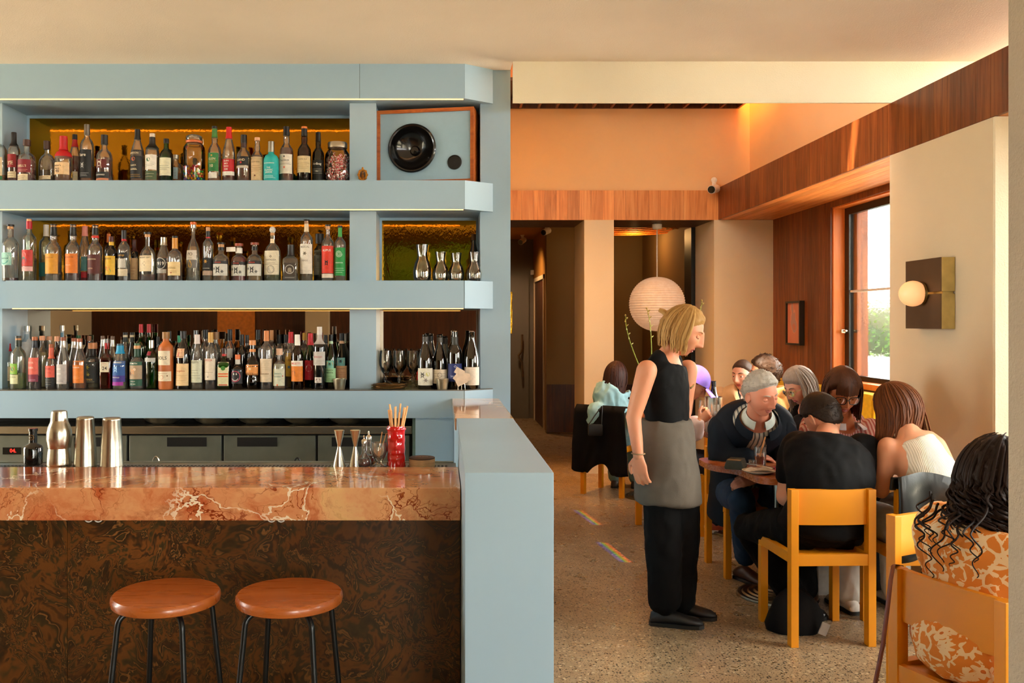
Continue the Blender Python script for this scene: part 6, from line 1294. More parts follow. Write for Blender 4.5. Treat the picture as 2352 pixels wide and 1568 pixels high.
for i, (px, yy) in enumerate(((1608, 6.20), (1597, 6.50), (1590, 6.22))):
    xx = max(XP(px, yy), 1.78) if False else XP(px, yy) + .08; H = .21; R = .034
    t = thing('wine_glass', 'stemmed glass of rose wine by the steel cooler, %s' % ['nearest the cooler', 'rearmost', 'furthest left'][i], 'glass', (1.905 + .0 if i == 1 else (1.90 if i == 0 else 1.965), [6.165, 6.50, 6.12][i], TZ + .0005), 0, 'wine glasses by the cooler')
    MB().lathe([(.0004, 0), (R * .95, 0), (R * .9, .003), (.005, .008), (.004, H * .42), (R * .6, H * .5), (R, H * .66), (R * .96, H * .8), (R * .82, H), (R * .79, H), (R * .92, H * .8), (R * .95, H * .66), (R * .56, H * .515), (.0004, H * .47)], 28, cap=False).build('glass', GL['c'], t, 50)
    MB().lathe([(.0004, H * .48), (R * .54, H * .52), (R * .92, H * .66), (R * .92, H * .7), (.0004, H * .7)], 24).build('wine', liquid_mat((226, 140, 70), .35), t, 50)
o = MB().lathe([(.0004, 0), (.06, 0), (.095, .012), (.1, .018), (.096, .019), (.06, .006), (.0004, .006)], 36).build('dark_plate', plain((40, 46, 54), .25), None, 50); o.location = (2.03, 6.19, TZ + .0005); tag(o, 'dark glazed plate on the second table edge', 'plate')
# flower stems in a vase on the third table
vz = thing('flower_vase', 'slim vase with arching green flower stems on the small back table', 'vase', (1.78, 7.6, TZ + .0005))
MB().lathe([(.0004, 0), (.05, 0), (.06, .03), (.058, .09), (.03, .15), (.024, .19), (.028, .205), (.024, .2), (.0004, .1)], 28, cap=False).build('vase', plain((60, 52, 44), .3), vz, 50)
leafm = plain((128, 140, 40), .5, 0, .2); budm = plain((150, 130, 60), .5, 0, .15)
base = Vector((1.78, 7.6, TZ + .19))
for tip, mid in (((1437, 726), (1432, 770)), ((1486, 710), (1500, 745)), ((1612, 692), (1612, 740))):
    p2 = P(tip[0], tip[1], 7.55); p1 = P(mid[0], mid[1], 7.55); p0 = base; pts = []
    for k in range(15):
        q = k / 14; pts.append(p0 * (1 - q) ** 2 + p1 * 2 * q * (1 - q) * 1.0 + p2 * q * q)
    st = MB().tube([p - vz.location for p in pts], [.006 - .003 * k / 14 for k in range(15)], 6).build('stem', leafm, vz, 60)
    for k in range(7, 15):
        d = Vector((.02 if k % 2 else -.006, -.005, .016)); b = pts[k] - vz.location
        MB().tube([b, b + d * .5, b + d], [.003, .0065 + .003 * (k > 11), .002], 6).build('bud', budm if k > 10 else plain((190, 190, 120), .5), st, 60)
# ------------------------------------------------------------------ people
def V(*a): return Vector(a)
def remesh(mb, voxel, smooth=6, wrinkle=0.0, seed=0.0, wscale=16):
    me = mb.mesh('tmp', 0); o = bpy.data.objects.new('tmp', me); COL.objects.link(o)
    m = o.modifiers.new('r', 'REMESH'); m.mode = 'VOXEL'; m.voxel_size = voxel; m.use_smooth_shade = True
    if smooth: s = o.modifiers.new('s', 'SMOOTH'); s.factor = .6; s.iterations = smooth
    dg = bpy.context.evaluated_depsgraph_get(); e = bpy.data.meshes.new_from_object(o.evaluated_get(dg))
    bpy.data.objects.remove(o); bpy.data.meshes.remove(me)
    out = MB(); out.v = [v.co.copy() for v in e.vertices]; out.f = [tuple(p.vertices) for p in e.polygons]; out.mi = [0] * len(out.f)
    if wrinkle:
        nr = [v.normal.copy() for v in e.vertices]
        for i, v in enumerate(out.v):
            q = v * wscale + Vector((seed, seed * 2, 0)); q.z *= .6
            d = mnoise.noise(q) + .5 * mnoise.noise(q * 2.3)
            d = (1 - abs(d) * 2.2)
            out.v[i] = v + nr[i] * wrinkle * d
    bpy.data.meshes.remove(e); return out
def chain(mb, pts, rads, n=14):
    pts = [Vector(p) for p in pts]; q = []; r = []
    for k in range(len(pts) - 1):                        # subdivided so that tapers stay smooth
        for t in (0, .33, .66): q.append(pts[k].lerp(pts[k + 1], t)); r.append(rads[k] + (rads[k + 1] - rads[k]) * t)
    q.append(pts[-1]); r.append(rads[-1]); mb.tube(q, r, n)
    for p, a in zip(pts, rads): mb.ball(p, a, 12, 8)
TORSO = [(-.10, .13, .10), (.0, .172, .120), (.16, .158, .112), (.32, .142, .102), (.5, .152, .110), (.68, .168, .116), (.84, .168, .104), (.93, .135, .085), (1.0, .075, .066)]
def spine_pt(sp, t):
    if t <= 0: return sp[0] + (sp[0] - sp[1]).normalized() * (-t) * .55
    k = t * (len(sp) - 1); i = min(int(k), len(sp) - 2); f = k - i
    p0 = sp[max(i - 1, 0)]; p1, p2 = sp[i], sp[i + 1]; p3 = sp[min(i + 2, len(sp) - 1)]
    return .5 * ((2 * p1) + (p2 - p0) * f + (2 * p0 - 5 * p1 + 4 * p2 - p3) * f * f + (3 * p1 - p0 - 3 * p2 + p3) * f ** 3)
def torso_rings(sp, hipR, shR, ka=1.0, kb=1.0, grow=0.0, t0=-.10, t1=1.0, n=28, gap=None, secs=None):
    rings = []; ts = [t0 + (t1 - t0) * i / 22 for i in range(23)]; secs = secs or TORSO
    for t in ts:
        for (a0, x0, y0), (a1, x1, y1) in zip(secs, secs[1:]):
            if a0 <= t <= a1: f = (t - a0) / (a1 - a0); f = f * f * (3 - 2 * f); A, Bq = x0 + (x1 - x0) * f, y0 + (y1 - y0) * f; break
        else: A, Bq = secs[-1][1:] if t > 1 else secs[0][1:]
        c = spine_pt(sp, t); tan = (spine_pt(sp, t + .03) - spine_pt(sp, t - .03)).normalized()
        r = hipR.lerp(shR, max(0, min(1, t))); r = (r - tan * r.dot(tan)).normalized(); fw = tan.cross(r)   # r: to the sitter's right; fw: forward
        fw = r.cross(tan) * -1 if False else tan.cross(r)
        A = A * ka + grow; Bq = Bq * kb + grow
        if gap is None: ring = [c + r * A * math.cos(2 * PI * i / n) + fw * Bq * math.sin(2 * PI * i / n) for i in range(n)]
        else:
            gA = gap(t); ring = []
            for i in range(n):
                a = PI / 2 + gA + (2 * PI - 2 * gA) * i / (n - 1); ring.append(c + r * A * math.cos(a) + fw * Bq * math.sin(a))
        rings.append(ring)
    return rings
# --- head: forward +Y, up +Z, eyes at z = 0
def head_pt(d, fem):
    x, y, z = d.x * .074, d.y * .096, d.z * .116
    if z < 0:
        k = (-z / .116); x *= 1 - (.34 if not fem else .42) * k ** 1.6
        y = y * (1 - .10 * k) + .012 * k * (1 if d.y > 0 else .2)
        if d.y < 0: y *= 1 - .25 * k
    else:
        if d.y < 0: y *= 1.06
    if d.y > 0:
        fl = math.exp(-(x / .05) ** 2) * math.exp(-((z + .02) / .07) ** 2); y = y * (1 - .06 * fl)
        g = lambda cx, cz, sx, sz: math.exp(-((x - cx) / sx) ** 2 - ((z - cz) / sz) ** 2)
        for s in (-1, 1):
            y -= .0085 * g(s * .031, .002, .016, .011); y += .004 * g(s * .034, .024, .02, .008); y += .005 * g(s * .044, -.03, .02, .02)
        if -.052 < z < .03:
            t = (.03 - z) / .07; w = .0075 + .007 * max(0, t - .4); hgt = .006 + .024 * min(1, t * 1.05) if z > -.043 else .030 * max(0, (.052 + z) / .009)
            y += hgt * math.exp(-(x / w) ** 2)
            y += .007 * (g(.012, -.038, .006, .007) + g(-.012, -.038, .006, .007))
        y += .0065 * g(0, -.064, .022, .0055) + .0075 * g(0, -.076, .02, .006) - .0045 * g(0, -.0695, .022, .0022)
        y += .007 * g(0, -.102, .02, .012)
    return Vector((x, y, z))
def head_geo(fem, nu=72, nv=60):
    vs = []; fs = []
    for j in range(nv + 1):
        # denser rows over the face
        t = j / nv; th = PI * (t + .06 * math.sin(2 * PI * t))
        for i in range(nu):
            a = 2 * PI * i / nu; a = a - .35 * math.sin(2 * (a - PI / 2)) * .5 * (1 if math.sin(a) > 0 else 0)
            d = Vector((math.sin(th) * math.cos(a), math.sin(th) * math.sin(a), math.cos(th))); vs.append(head_pt(d, fem))
    for j in range(nv):
        for i in range(nu): fs.append((j * nu + i, (j + 1) * nu + i, (j + 1) * nu + (i + 1) % nu, j * nu + (i + 1) % nu))
    return vs, fs
HEADS = {f: head_geo(f) for f in (True, False)}
def skin_mat(c, warm=.0):
    key = ('skin', tuple(c))
    if key in MATS: return MATS[key]
    g = N('skin'); v = g.coord('Object'); n1 = g.noise(v, 9, 3); n2 = g.noise(v, 260, 2); col = L(c)
    red = (min(1, col[0] * 1.04), col[1] * .82, col[2] * .74, 1)
    cc = g.mix(g.ramp(n1, [(.42, (0, 0, 0)), (.75, (.7, .7, .7))]), col, red)
    MATS[key] = g.done(g.bsdf(cc, .5, 0, g.bump(n2, .06, .002), Subsurface_Weight=.12, Subsurface_Radius=(.02, .008, .004), Specular_IOR_Level=.35)); return MATS[key]
def hair_mat(c, c2=None):
    key = ('hair', tuple(c), tuple(c2 or c))
    if key in MATS: return MATS[key]
    g = N('hair'); ge = g.n('NewGeometry'); v = g.coord('Object', (90, 90, 12)); n1 = g.noise(v, 1, 3, .6)
    a = L(c); b = L(c2) if c2 else tuple(min(1, x * 1.9) for x in a[:3]) + (1,)
    cc = g.mix(g.math('MULTIPLY_ADD', ge.outputs['Random Per Island'], .5, g.math('MULTIPLY', n1, .6)), a, b)
    MATS[key] = g.done(g.bsdf(cc, .55, 0, g.bump(n1, .35, .004), Specular_IOR_Level=.22)); return MATS[key]
def frame(origin, fwd, up=(0, 0, 1), roll=0.0, scale=1.0):
    f = Vector(fwd).normalized(); u = Vector(up); r = f.cross(u).normalized(); u = r.cross(f)
    m = Matrix((r, f, u)).transposed().to_4x4(); m = Matrix.Translation(origin) @ m @ Matrix.Rotation(roll, 4, 'Y') @ Matrix.Scale(scale, 4); return m
def hairline(x, y, fem=False, low=-.065):
    pts = [(-.12, low), (-.05, low), (-.025, -.005), (.0, .018), (.03, .03), (.052, .05), (.075, .066), (.12, .07)]
    for (a, b), (c, d) in zip(pts, pts[1:]):
        if a <= y <= c: return b + (d - b) * (y - a) / (c - a)
    return pts[-1][1]
def hair_shell(mb, M, fem, thick, low=-.065, lift=0.0, bumpy=.0, crown=0.0):
    vs, fs = HEADS[fem]; mask = []
    for v in vs:
        m_ = (v.z - hairline(v.x, v.y, fem, low) - lift) / .02; m_ = max(0.0, min(1.0, m_)); mask.append(m_ * m_ * (3 - 2 * m_))
    keep = [f for f in fs if max(mask[i] for i in f) > 0]; idx = {}; out = []
    for f in keep:
        for i in f:
            if i not in idx:
                v = vs[i]; d = Vector((v.x, v.y, v.z)).normalized(); k = mask[i]
                t = thick * k + (crown * max(0, d.z) * k)
                if bumpy: t += bumpy * k * mnoise.noise(v * 60)
                idx[i] = len(out); out.append(M @ (v + d * (t + (.0012 if k > 0 else -.003))))
    mb.add(out, [tuple(idx[i] for i in f) for f in keep])
def tufts(mb, M, fem, n, length, rad, comb, seed, low=-.065, lift=.004, base=.004):
    rn = random.Random(seed); vs, _ = HEADS[fem]; cand = [v for v in vs if v.z > hairline(v.x, v.y, fem, low) + lift]
    for _i in range(n):
        v = rn.choice(cand); d = v.normalized(); c = Vector(comb); c = (c - d * c.dot(d)); c = c.normalized() if c.length > 1e-5 else d.orthogonal()
        c = (c + Vector((rn.gauss(0, .35), rn.gauss(0, .35), rn.gauss(0, .35)))).normalized(); l = length * rn.uniform(.6, 1.3)
        p0 = v + d * base; pts = [p0, p0 + d * l * .45 + c * l * .4, p0 + d * l * .5 + c * l]
        mb.tube([M @ p for p in pts], [rad * 1.2, rad, rad * .2], 4, False)
def locks(mb, M, n, az, length, seed, wave=.006, rad=.010, th1=1.75, out=.012, pull=(0, 0, 0), part=.0, jit=.12, curl=0.0, freq=9.0, taper=.3, stretch=1.0, steps=14):
    """strands that start at the parting, follow the skull and then fall. az: range of azimuths (0 = back, +-pi = face), M: head frame"""
    rn = random.Random(seed); sc = M.to_scale()[0]
    for _i in range(n):
        a = rn.uniform(*az); th0 = rn.uniform(.05, .9); te = th1 + rn.uniform(-.15, .15); o = out * rn.uniform(.5, 1.2); pts = []
        for k in range(7):
            th = th0 + (te - th0) * k / 6
            d = Vector((math.sin(th) * math.sin(a), -math.sin(th) * math.cos(a), math.cos(th)))
            p = Vector((d.x * .078, d.y * .100, d.z * .118)); p += d * o; p.x += part * (1 - k / 6)
            pts.append(M @ p)
        side = (pts[-1] - M @ Vector((0, 0, pts[-1].z * 0))); side.z = 0; side = side.normalized() if side.length > 1e-5 else Vector((1, 0, 0))
        tang = Vector((-side.y, side.x, 0)); vel = (pts[-1] - pts[-2]).normalized(); ln = length * rn.uniform(.75, 1.12); ph = rn.uniform(0, 6.28); base = pts[-1].copy()
        for k in range(1, steps + 1):
            vel = (vel * .72 + Vector((0, 0, -1)) * .35 + Vector(pull) * .10 + side * -.03).normalized(); base = base + vel * ln / steps; q = k / steps
            off = tang * math.sin(freq * q + ph) * wave * min(1, q * 3) * sc
            if curl: off += (tang * math.sin(freq * 2.2 * q + ph) + side * math.cos(freq * 2.2 * q + ph)) * curl * min(1, q * 2) * (1.3 - .4 * q)
            pts.append(base + off)
        m_ = len(pts); rr_ = [rad * (.55 + .45 * math.sin(min(1, k / (m_ - 1) * 2.2) * PI / 2)) * (1 - (1 - taper) * max(0, k / (m_ - 1) - .6) / .4) for k in range(m_)]
        mb.tube(pts, rr_, 5, True, flat=.55)
def hand(mb, wrist, fwd, normal, size=1.0, curl=.35, spread=.07, thumb=1):
    """normal: back of the hand; thumb: +1 on the right of fwd seen from the back"""
    f = Vector(fwd).normalized(); nrm = Vector(normal); nrm = (nrm - f * nrm.dot(f)).normalized(); s = f.cross(nrm)
    loc = MB(); w = Vector(wrist)
    def pt(a, b, c): return w + (f * a + s * b + nrm * c) * size
    rings = []
    for a, hw, ht in ((0, .026, .018), (.02, .03, .017), (.05, .039, .015), (.08, .040, .013), (.09, .037, .010)):
        rings.append([pt(a, hw * math.cos(2 * PI * i / 14), ht * math.sin(2 * PI * i / 14)) for i in range(14)])
    loc.loft(rings)
    for k, (off, l) in enumerate(((-.029, .060), (-.010, .071), (.010, .077), (.029, .070))):
        if thumb < 0: off = -off
        p = pt(.082, off, 0); d = (f + s * off * spread * 12).normalized(); a = 0; pts = [p]; rads = [.0098]
        for seg, q in enumerate((.46, .32, .22)):
            a += curl * (1.0 + .25 * seg); dd = d * math.cos(a) - nrm * math.sin(a); p = p + dd * l * q * size * 1.15; pts.append(p); rads.append((.0092, .0084, .0072)[seg])
        chain(loc, pts, [r * size for r in rads], 8)
    b = .03 * (1 if thumb > 0 else -1); sd = s * (1 if thumb > 0 else -1)
    p = pt(.025, b * .9, -.004); p1 = p + (f * .6 + sd * .7 - nrm * .25).normalized() * .035 * size; p2 = p1 + (f * .9 + sd * .25 - nrm * .3).normalized() * .028 * size; p3 = p2 + (f - nrm * .3).normalized() * .02 * size
    chain(loc, [p, p1, p2, p3], [.0135 * size, .0115 * size, .0098 * size, .008 * size], 8)
    out = remesh(loc, .0042 * size, 3); mb.add(out.v, out.f)
def stripe_mat(c1, c2, n=60, axis=0, thin=.4):
    g = N('striped_cloth'); v = g.coord('Object'); s = g.n('SeparateXYZ'); g.put(s.inputs[0], v); wob = g.noise(v, 12, 2)
    fr = g.math('FRACT', g.math('MULTIPLY', g.math('ADD', s.outputs[axis], g.math('MULTIPLY', wob, .012)), n))
    return g.done(g.bsdf(g.ramp(fr, [(0, L(c1)), (1 - thin, L(c2))], 'CONSTANT'), .8, 0, g.bump(g.noise(v, 300, 2), .1, .002)))
def cloth(c, rough=.8, bump=.12): return plain(c, rough, 0, .05, 10, bump=bump, bscale=260, spec=.15)
class Person:
    def __init__(s, label, root, skin, fem=False):
        s.t = thing('person', label, 'person', root); s.root = Vector(root); s.skin = skin_mat(skin); s.sk = skin; s.fem = fem; s.body = MB()
    def add(s, name, mb, mat, smooth=60, label=None):
        o = mb.build(name, mat, s.t, smooth, s.root)
        if label: o['label'] = label
        return o
    def torso(s, sp, hipR, shR, ka=1.0, kb=1.0):
        s.sp = [Vector(p) for p in sp]; s.hR, s.sR = Vector(hipR).normalized(), Vector(shR).normalized(); s.ka, s.kb = ka, kb
        s.body.loft(torso_rings(s.sp, s.hR, s.sR, ka * .94, kb * .92))
    def limbs(s, arms=(), legs=()):
        for a in arms: chain(s.body, a, [.058 * s.ka, .043 * s.ka, .027])
        for l in legs: chain(s.body, l[:3], [.078, .052, .036]); 
        s.arms, s.legs = arms, legs
    def neck(s, hc, nb): chain(s.body, [nb, Vector(nb).lerp(hc, .55), hc], [.062 * (.9 if s.fem else 1.05), .052 * (.9 if s.fem else 1.08), .05])
    def finish(s, M, voxel=.011, lips=(176, 84, 74), hands=(), ears=True, eyes='open', brow=None, eye=(70, 50, 34), smile=0.0):
        b = remesh(s.body, voxel, 4)
        for h in hands: hand(b, **h)
        vs, fs = HEADS[s.fem]; o = len(b.f); vs0 = vs
        if smile: vs = [v + Vector((0, -.35, 1)) * smile * .010 * min(1.6, (v.x / .024) ** 2) * math.exp(-((v.z + .07) / .014) ** 2) * math.exp(-(v.x / .034) ** 4) if v.y > .04 else v for v in vs]
        b.add([M @ v for v in vs], fs)
        for k in range(o, len(b.f)):
            c = sum((vs0[i] for i in fs[k - o]), Vector()) / 4
            if c.y > .06 and abs(c.x) < .024 - abs(c.z + .07) * .9 and -.0815 < c.z < -.0605: b.mi[k] = 1
        if ears:
            for sd in (-1, 1):
                e = MB().ball((0, 0, 0), (.009, .019, .031), 14, 10)
                for i, v in enumerate(e.v):
                    if v.x * sd > .002 and (v.y / .013) ** 2 + ((v.z - .002) / .021) ** 2 < 1: e.v[i] = Vector((v.x - sd * .008, v.y, v.z))
                    if v.z < -.012: e.v[i].y *= .75
                b.add([M @ (Matrix.Rotation(sd * .25, 4, 'Z') @ v + Vector((sd * .077, -.008, -.012))) for v in e.v], e.f)
        s.add('body', b, [s.skin, plain(lips, .4)])
        for sd in (-1, 1):
            if eyes == 'none': break
            eb = MB().ball((0, 0, 0), .0108, 16, 12)
            o0 = s.add('eye', MB().add([M @ (v + Vector((sd * .031, .0735, .0))) for v in eb.v], eb.f), plain((232, 222, 210), .15))
            if eyes == 'closed': ir = MB().ball((0, 0, 0), .0005, 6, 4)
            else: ir = MB().ball((0, 0, 0), (.0052, .003, .0052), 14, 8)
            MB().add([M @ (v + Vector((sd * .031, .0826 if eyes != 'closed' else .07, -.001 if eyes == 'open' else -.004))) for v in ir.v], ir.f).build('iris', plain(eye, .12), o0, 60, s.root)
            lid = MB(); rings = []
            a1 = .12 if eyes == 'open' else (-.42 if eyes == 'down' else -1.2)
            for j in range(7):
                el = PI * .5 + (a1 - PI * .5) * j / 6; rings.append([Vector((.0122 * math.cos(el) * math.cos(az_) * 1.2, .0122 * math.cos(el) * math.sin(az_), .0122 * math.sin(el))) for az_ in [PI * i / 12 for i in range(13)]])
            for j in range(6):
                for i in range(12): pass
            lv = [M @ (v + Vector((sd * .031, .0733, .0))) for r in rings for v in r]; lf = [(j * 13 + i, j * 13 + i + 1, (j + 1) * 13 + i + 1, (j + 1) * 13 + i) for j in range(6) for i in range(12)]
            s.add('eyelid', MB().add(lv, lf), s.skin)
            if brow:
                pts = [M @ Vector((sd * (.014 + .034 * q), .0915 - .016 * q * q, .0215 + .006 * math.sin(q * 2.6))) for q in [i / 6 for i in range(7)]]
                s.add('eyebrow', MB().tube(pts, [.0022, .0034, .0036, .0034, .003, .0022, .0012], 6), hair_mat(brow))
    def garment(s, name, mat, grow=.012, t0=-.08, t1=.95, arms=(), armr=None, extra=None, voxel=.012, wr=.005, label=None, legs=(), legr=None, wscale=16, torso=True, ka=None, kb=None, smooth=4, secs=None):
        mb = MB()
        if torso: mb.loft(torso_rings(s.sp, s.hR, s.sR, (ka or s.ka), (kb or s.kb), grow, t0, t1, secs=secs))
        for a in arms: chain(mb, a, armr)
        for l in legs: chain(mb, l, legr)
        if extra: extra(mb)
        return s.add(name, remesh(mb, voxel, smooth, wr, random.random() * 20, wscale), mat, 60, label)
    def shoes(s, legs, mat, label=None, ln=.24, sole=None):
        for ank, toe in legs:
            a, t_ = Vector(ank), Vector(toe); d = (t_ - a); d.z = 0; d = d.normalized(); sd = Vector((-d.y, d.x, 0)); zz = min(a.z, t_.z) - .055 if False else t_.z
            rings = []
            for u, hw, ht in ((-.075, .012, .03), (-.07, .03, .055), (-.04, .036, .075), (.0, .036, .085), (.05, .04, .065), (.11, .046, .048), (.155, .04, .038), (.18, .018, .025)):
                c = a + d * u; c.z = zz
                rings.append([c + sd * hw * math.cos(x_) + Vector((0, 0, ht * .5 + ht * .5 * math.sin(x_))) for x_ in [2 * PI * i / 16 for i in range(16)]])
            o = s.add('shoe', MB().loft(rings), mat, 60, label)
            sr = []
            for u, hw in ((-.08, .012), (-.072, .03), (0, .038), (.06, .043), (.115, .049), (.16, .043), (.186, .018)):
                c = a + d * u; c.z = zz; sr.append((c, hw))
            mb = MB(); mb.loft([[c + sd * hw + Vector((0, 0, h)) for h in (-.006, .012)] + [c - sd * hw + Vector((0, 0, h)) for h in (.012, -.006)] for c, hw in sr])
            mb.build('sole', sole or MT['black'], o, 30, s.root)
def glasses(p, M, mat, r=.0225, thick=.0018, square=False):
    mb = MB()
    for sd in (-1, 1):
        pts = []
        for i in range(29):
            a = 2 * PI * i / 28; k = 1 / ((abs(math.cos(a)) ** 3 + abs(math.sin(a)) ** 3) ** (1 / 3)) if square else 1
            pts.append(M @ Vector((sd * .0325 + r * 1.08 * k * math.cos(a), .104 - .012 * abs(math.cos(a)) * (1 if math.cos(a) * sd > 0 else 0), -.004 + r * .84 * k * math.sin(a))))
        mb.tube(pts, thick, 6, False)
        mb.tube([M @ Vector((sd * .0565, .094, .004)), M @ Vector((sd * .074, .06, .006)), M @ Vector((sd * .079, -.005, .002))], thick, 6)
    mb.tube([M @ Vector((-.011, .107, -.001)), M @ Vector((0, .110, .001)), M @ Vector((.011, .107, -.001))], thick, 6)
    o = p.add('spectacles', mb, mat, 60)
    for sd in (-1, 1):
        lv = [(sd * .0325 + r * math.cos(2 * PI * i / 20), .1035 - .006 * abs(math.cos(2 * PI * i / 20)), -.004 + r * .8 * math.sin(2 * PI * i / 20)) for i in range(20)]
        MB().add([M @ Vector(v) for v in lv], [tuple(range(20))]).build('lens', glass_mat((240, 236, 226), (230, 224, 210), .5), o, 0, p.root)
def shell_open(p, gap, grow, t0, t1, arms, armr, mat, name, ka=None, kb=None, th=.012, label=None, secs=None):
    mb = MB(); outer = torso_rings(p.sp, p.hR, p.sR, ka or p.ka, kb or p.kb, grow, t0, t1, 36, gap, secs); inner = torso_rings(p.sp, p.hR, p.sR, ka or p.ka, kb or p.kb, grow - th, t0, t1, 36, gap, secs)
    n = 36; vs = [v for r in outer for v in r]; k = len(vs); vs += [v for r in inner for v in r]; fs = []; m = len(outer)
    for j in range(m - 1):
        for i in range(n - 1):
            a, b, c, d = j * n + i, j * n + i + 1, (j + 1) * n + i + 1, (j + 1) * n + i; fs += [(a, b, c, d), (k + d, k + c, k + b, k + a)]
        fs += [(j * n, (j + 1) * n, k + (j + 1) * n, k + j * n), (j * n + n - 1, k + j * n + n - 1, k + (j + 1) * n + n - 1, (j + 1) * n + n - 1)]
    for i in range(n - 1): fs += [(i, k + i, k + i + 1, i + 1), ((m - 1) * n + i, (m - 1) * n + i + 1, k + (m - 1) * n + i + 1, k + (m - 1) * n + i)]
    for q, v in enumerate(vs): vs[q] = v + Vector((1, 1, .3)) * .006 * mnoise.noise(v * 14)
    mb.add(vs, fs)
    sl = MB()
    for a in arms: chain(sl, a, armr)
    if arms: sl = remesh(sl, .012, 4, .006, 3.3, 14); mb.add(sl.v, sl.f)
    return p.add(name, mb, mat, 60, label)
def collar(p, c, r, right, up, mat, h=.035, flare=1.25, name='collar', gap=.5):
    u = Vector(up).normalized(); R = Vector(right); R = (R - u * R.dot(u)).normalized(); fw = u.cross(R); n = 26; vs = []
    for lvl in (0, 1, 2):
        for i in range(n):
            a = PI / 2 + gap + (2 * PI - 2 * gap) * i / (n - 1); rr_ = r * (1.0, 1.0, flare)[lvl]; vs.append(Vector(c) + (R * math.cos(a) + fw * math.sin(a) * 1.05) * rr_ + u * (h * (0, 1, .15)[lvl]))
    fs = [(l * n + i, l * n + i + 1, (l + 1) * n + i + 1, (l + 1) * n + i) for l in range(2) for i in range(n - 1)]
    k = len(vs); vs += [v + u * .004 for v in vs]; fs += [tuple(k + q for q in f[::-1]) for f in list(fs)]
    return p.add(name, MB().add(vs, fs), mat, 60)
UP = Vector((0, 0, 1))
# ---- 1 waiter, standing mid-stride
w = Person('person in black vest top and grey apron walking past the tables', (1.134, 4.47, 0), (212, 146, 110), True)
wr_ = V(-.55, -.83, 0)
w.torso([P(1535, 1030, 4.47), P(1532, 965, 4.47), P(1526, 890, 4.48), P(1528, 815, 4.5)], (-.5, -.86, 0), wr_, .90, .90)
ra = [P(1486, 850, 4.33), P(1455, 958, 4.32), P(1466, 1046, 4.30)]; la = [P(1580, 848, 4.66), P(1572, 940, 4.66), P(1566, 1010, 4.58)]
rl = [P(1520, 1045, 4.43), P(1522, 1215, 4.42), P(1526, 1375, 4.45)]; ll = [P(1552, 1045, 4.52), P(1566, 1215, 4.50), P(1560, 1372, 4.58)]
w.limbs([ra, la], [rl, ll]); hc = P(1568, 760, 4.46); w.neck(hc + V(-.03, 0, -.05), P(1530, 822, 4.49))
WM = frame(hc, (.86, -.34, -.36), scale=1.04)
w.finish(WM, hands=[dict(wrist=ra[2], fwd=(.12, .02, -1), normal=(-.6, -.8, 0), curl=.3, thumb=1), dict(wrist=la[2], fwd=(.3, -.2, -.9), normal=(.6, .8, 0), curl=.3, thumb=-1)], eyes='down', brow=(140, 100, 60))
w.garment('vest_top', cloth((10, 9, 9)), .010, .0, .87, extra=lambda m: [chain(m, [spine_pt(w.sp, .78) + s * w.sR * .10, spine_pt(w.sp, .90) + s * w.sR * .105, spine_pt(w.sp, .98) + s * w.sR * .095], [.062, .052, .034]) for s in (-1, 1)], wr=.004)
w.garment('apron', cloth((98, 90, 80), .85, .2), 0, torso=False, extra=lambda m: m.loft([[P(px, py, 4.47) + w.hR * a * math.cos(2 * PI * i / 28) + UP.cross(w.hR) * b * math.sin(2 * PI * i / 28) + V(0, 0, dz * math.cos(2 * PI * i / 28)) for i in range(28)] for px, py, a, b, dz in ((1530, 962, .146, .118, 0), (1530, 985, .158, .13, 0), (1529, 1030, .176, .146, 0), (1532, 1090, .182, .156, .004), (1533, 1150, .186, .164, .012), (1533, 1156, .17, .15, .012))]), wr=.006, wscale=9, label='grey waist apron')
w.garment('trousers', cloth((8, 7, 7)), torso=False, legs=[rl, ll], legr=[.105, .088, .082], wr=.006, wscale=12)
w.shoes([(P(1528, 1385, 4.44).xy.to_3d() + V(0, 0, .09), V(1.3, 4.40, .007)), (P(1560, 1385, 4.58).xy.to_3d() + V(0, 0, .09), V(1.4, 4.52, .007))], plain((18, 17, 17), .5))
mb = MB(); hair_shell(mb, WM, True, .014, -.05, -.004, .004); locks(mb, WM, 240, (-2.0, 2.0), .075, 5, .003, .0055, 1.75, .012, (-.3, 0, 0), taper=.4)
w.add('hair', mb, hair_mat((150, 104, 50), (206, 164, 100)))
w.add('hair_clip', MB().tube([WM @ V(0, -.09, .045), WM @ V(.0, -.118, .055), WM @ V(0, -.14, .056)], [.024, .024, .018], 10, flat=.6), hair_mat((150, 104, 50), (206, 164, 100)))
w.add('name_badge', MB().box(-.03, .03, -.002, .002, -.005, .005).xform(frame(spine_pt(w.sp, .68) + w.sR * -.075 + UP.cross(w.sR) * .118 + V(0, 0, .0), UP.cross(w.sR), roll=.25)), MT['brass'])
w.add('wristband', MB().tube([ra[2] + V(.031 * math.cos(a), .031 * math.sin(a), .01) for a in [2 * PI * i / 20 for i in range(21)]], .003, 6, False), plain((150, 120, 80), .5))
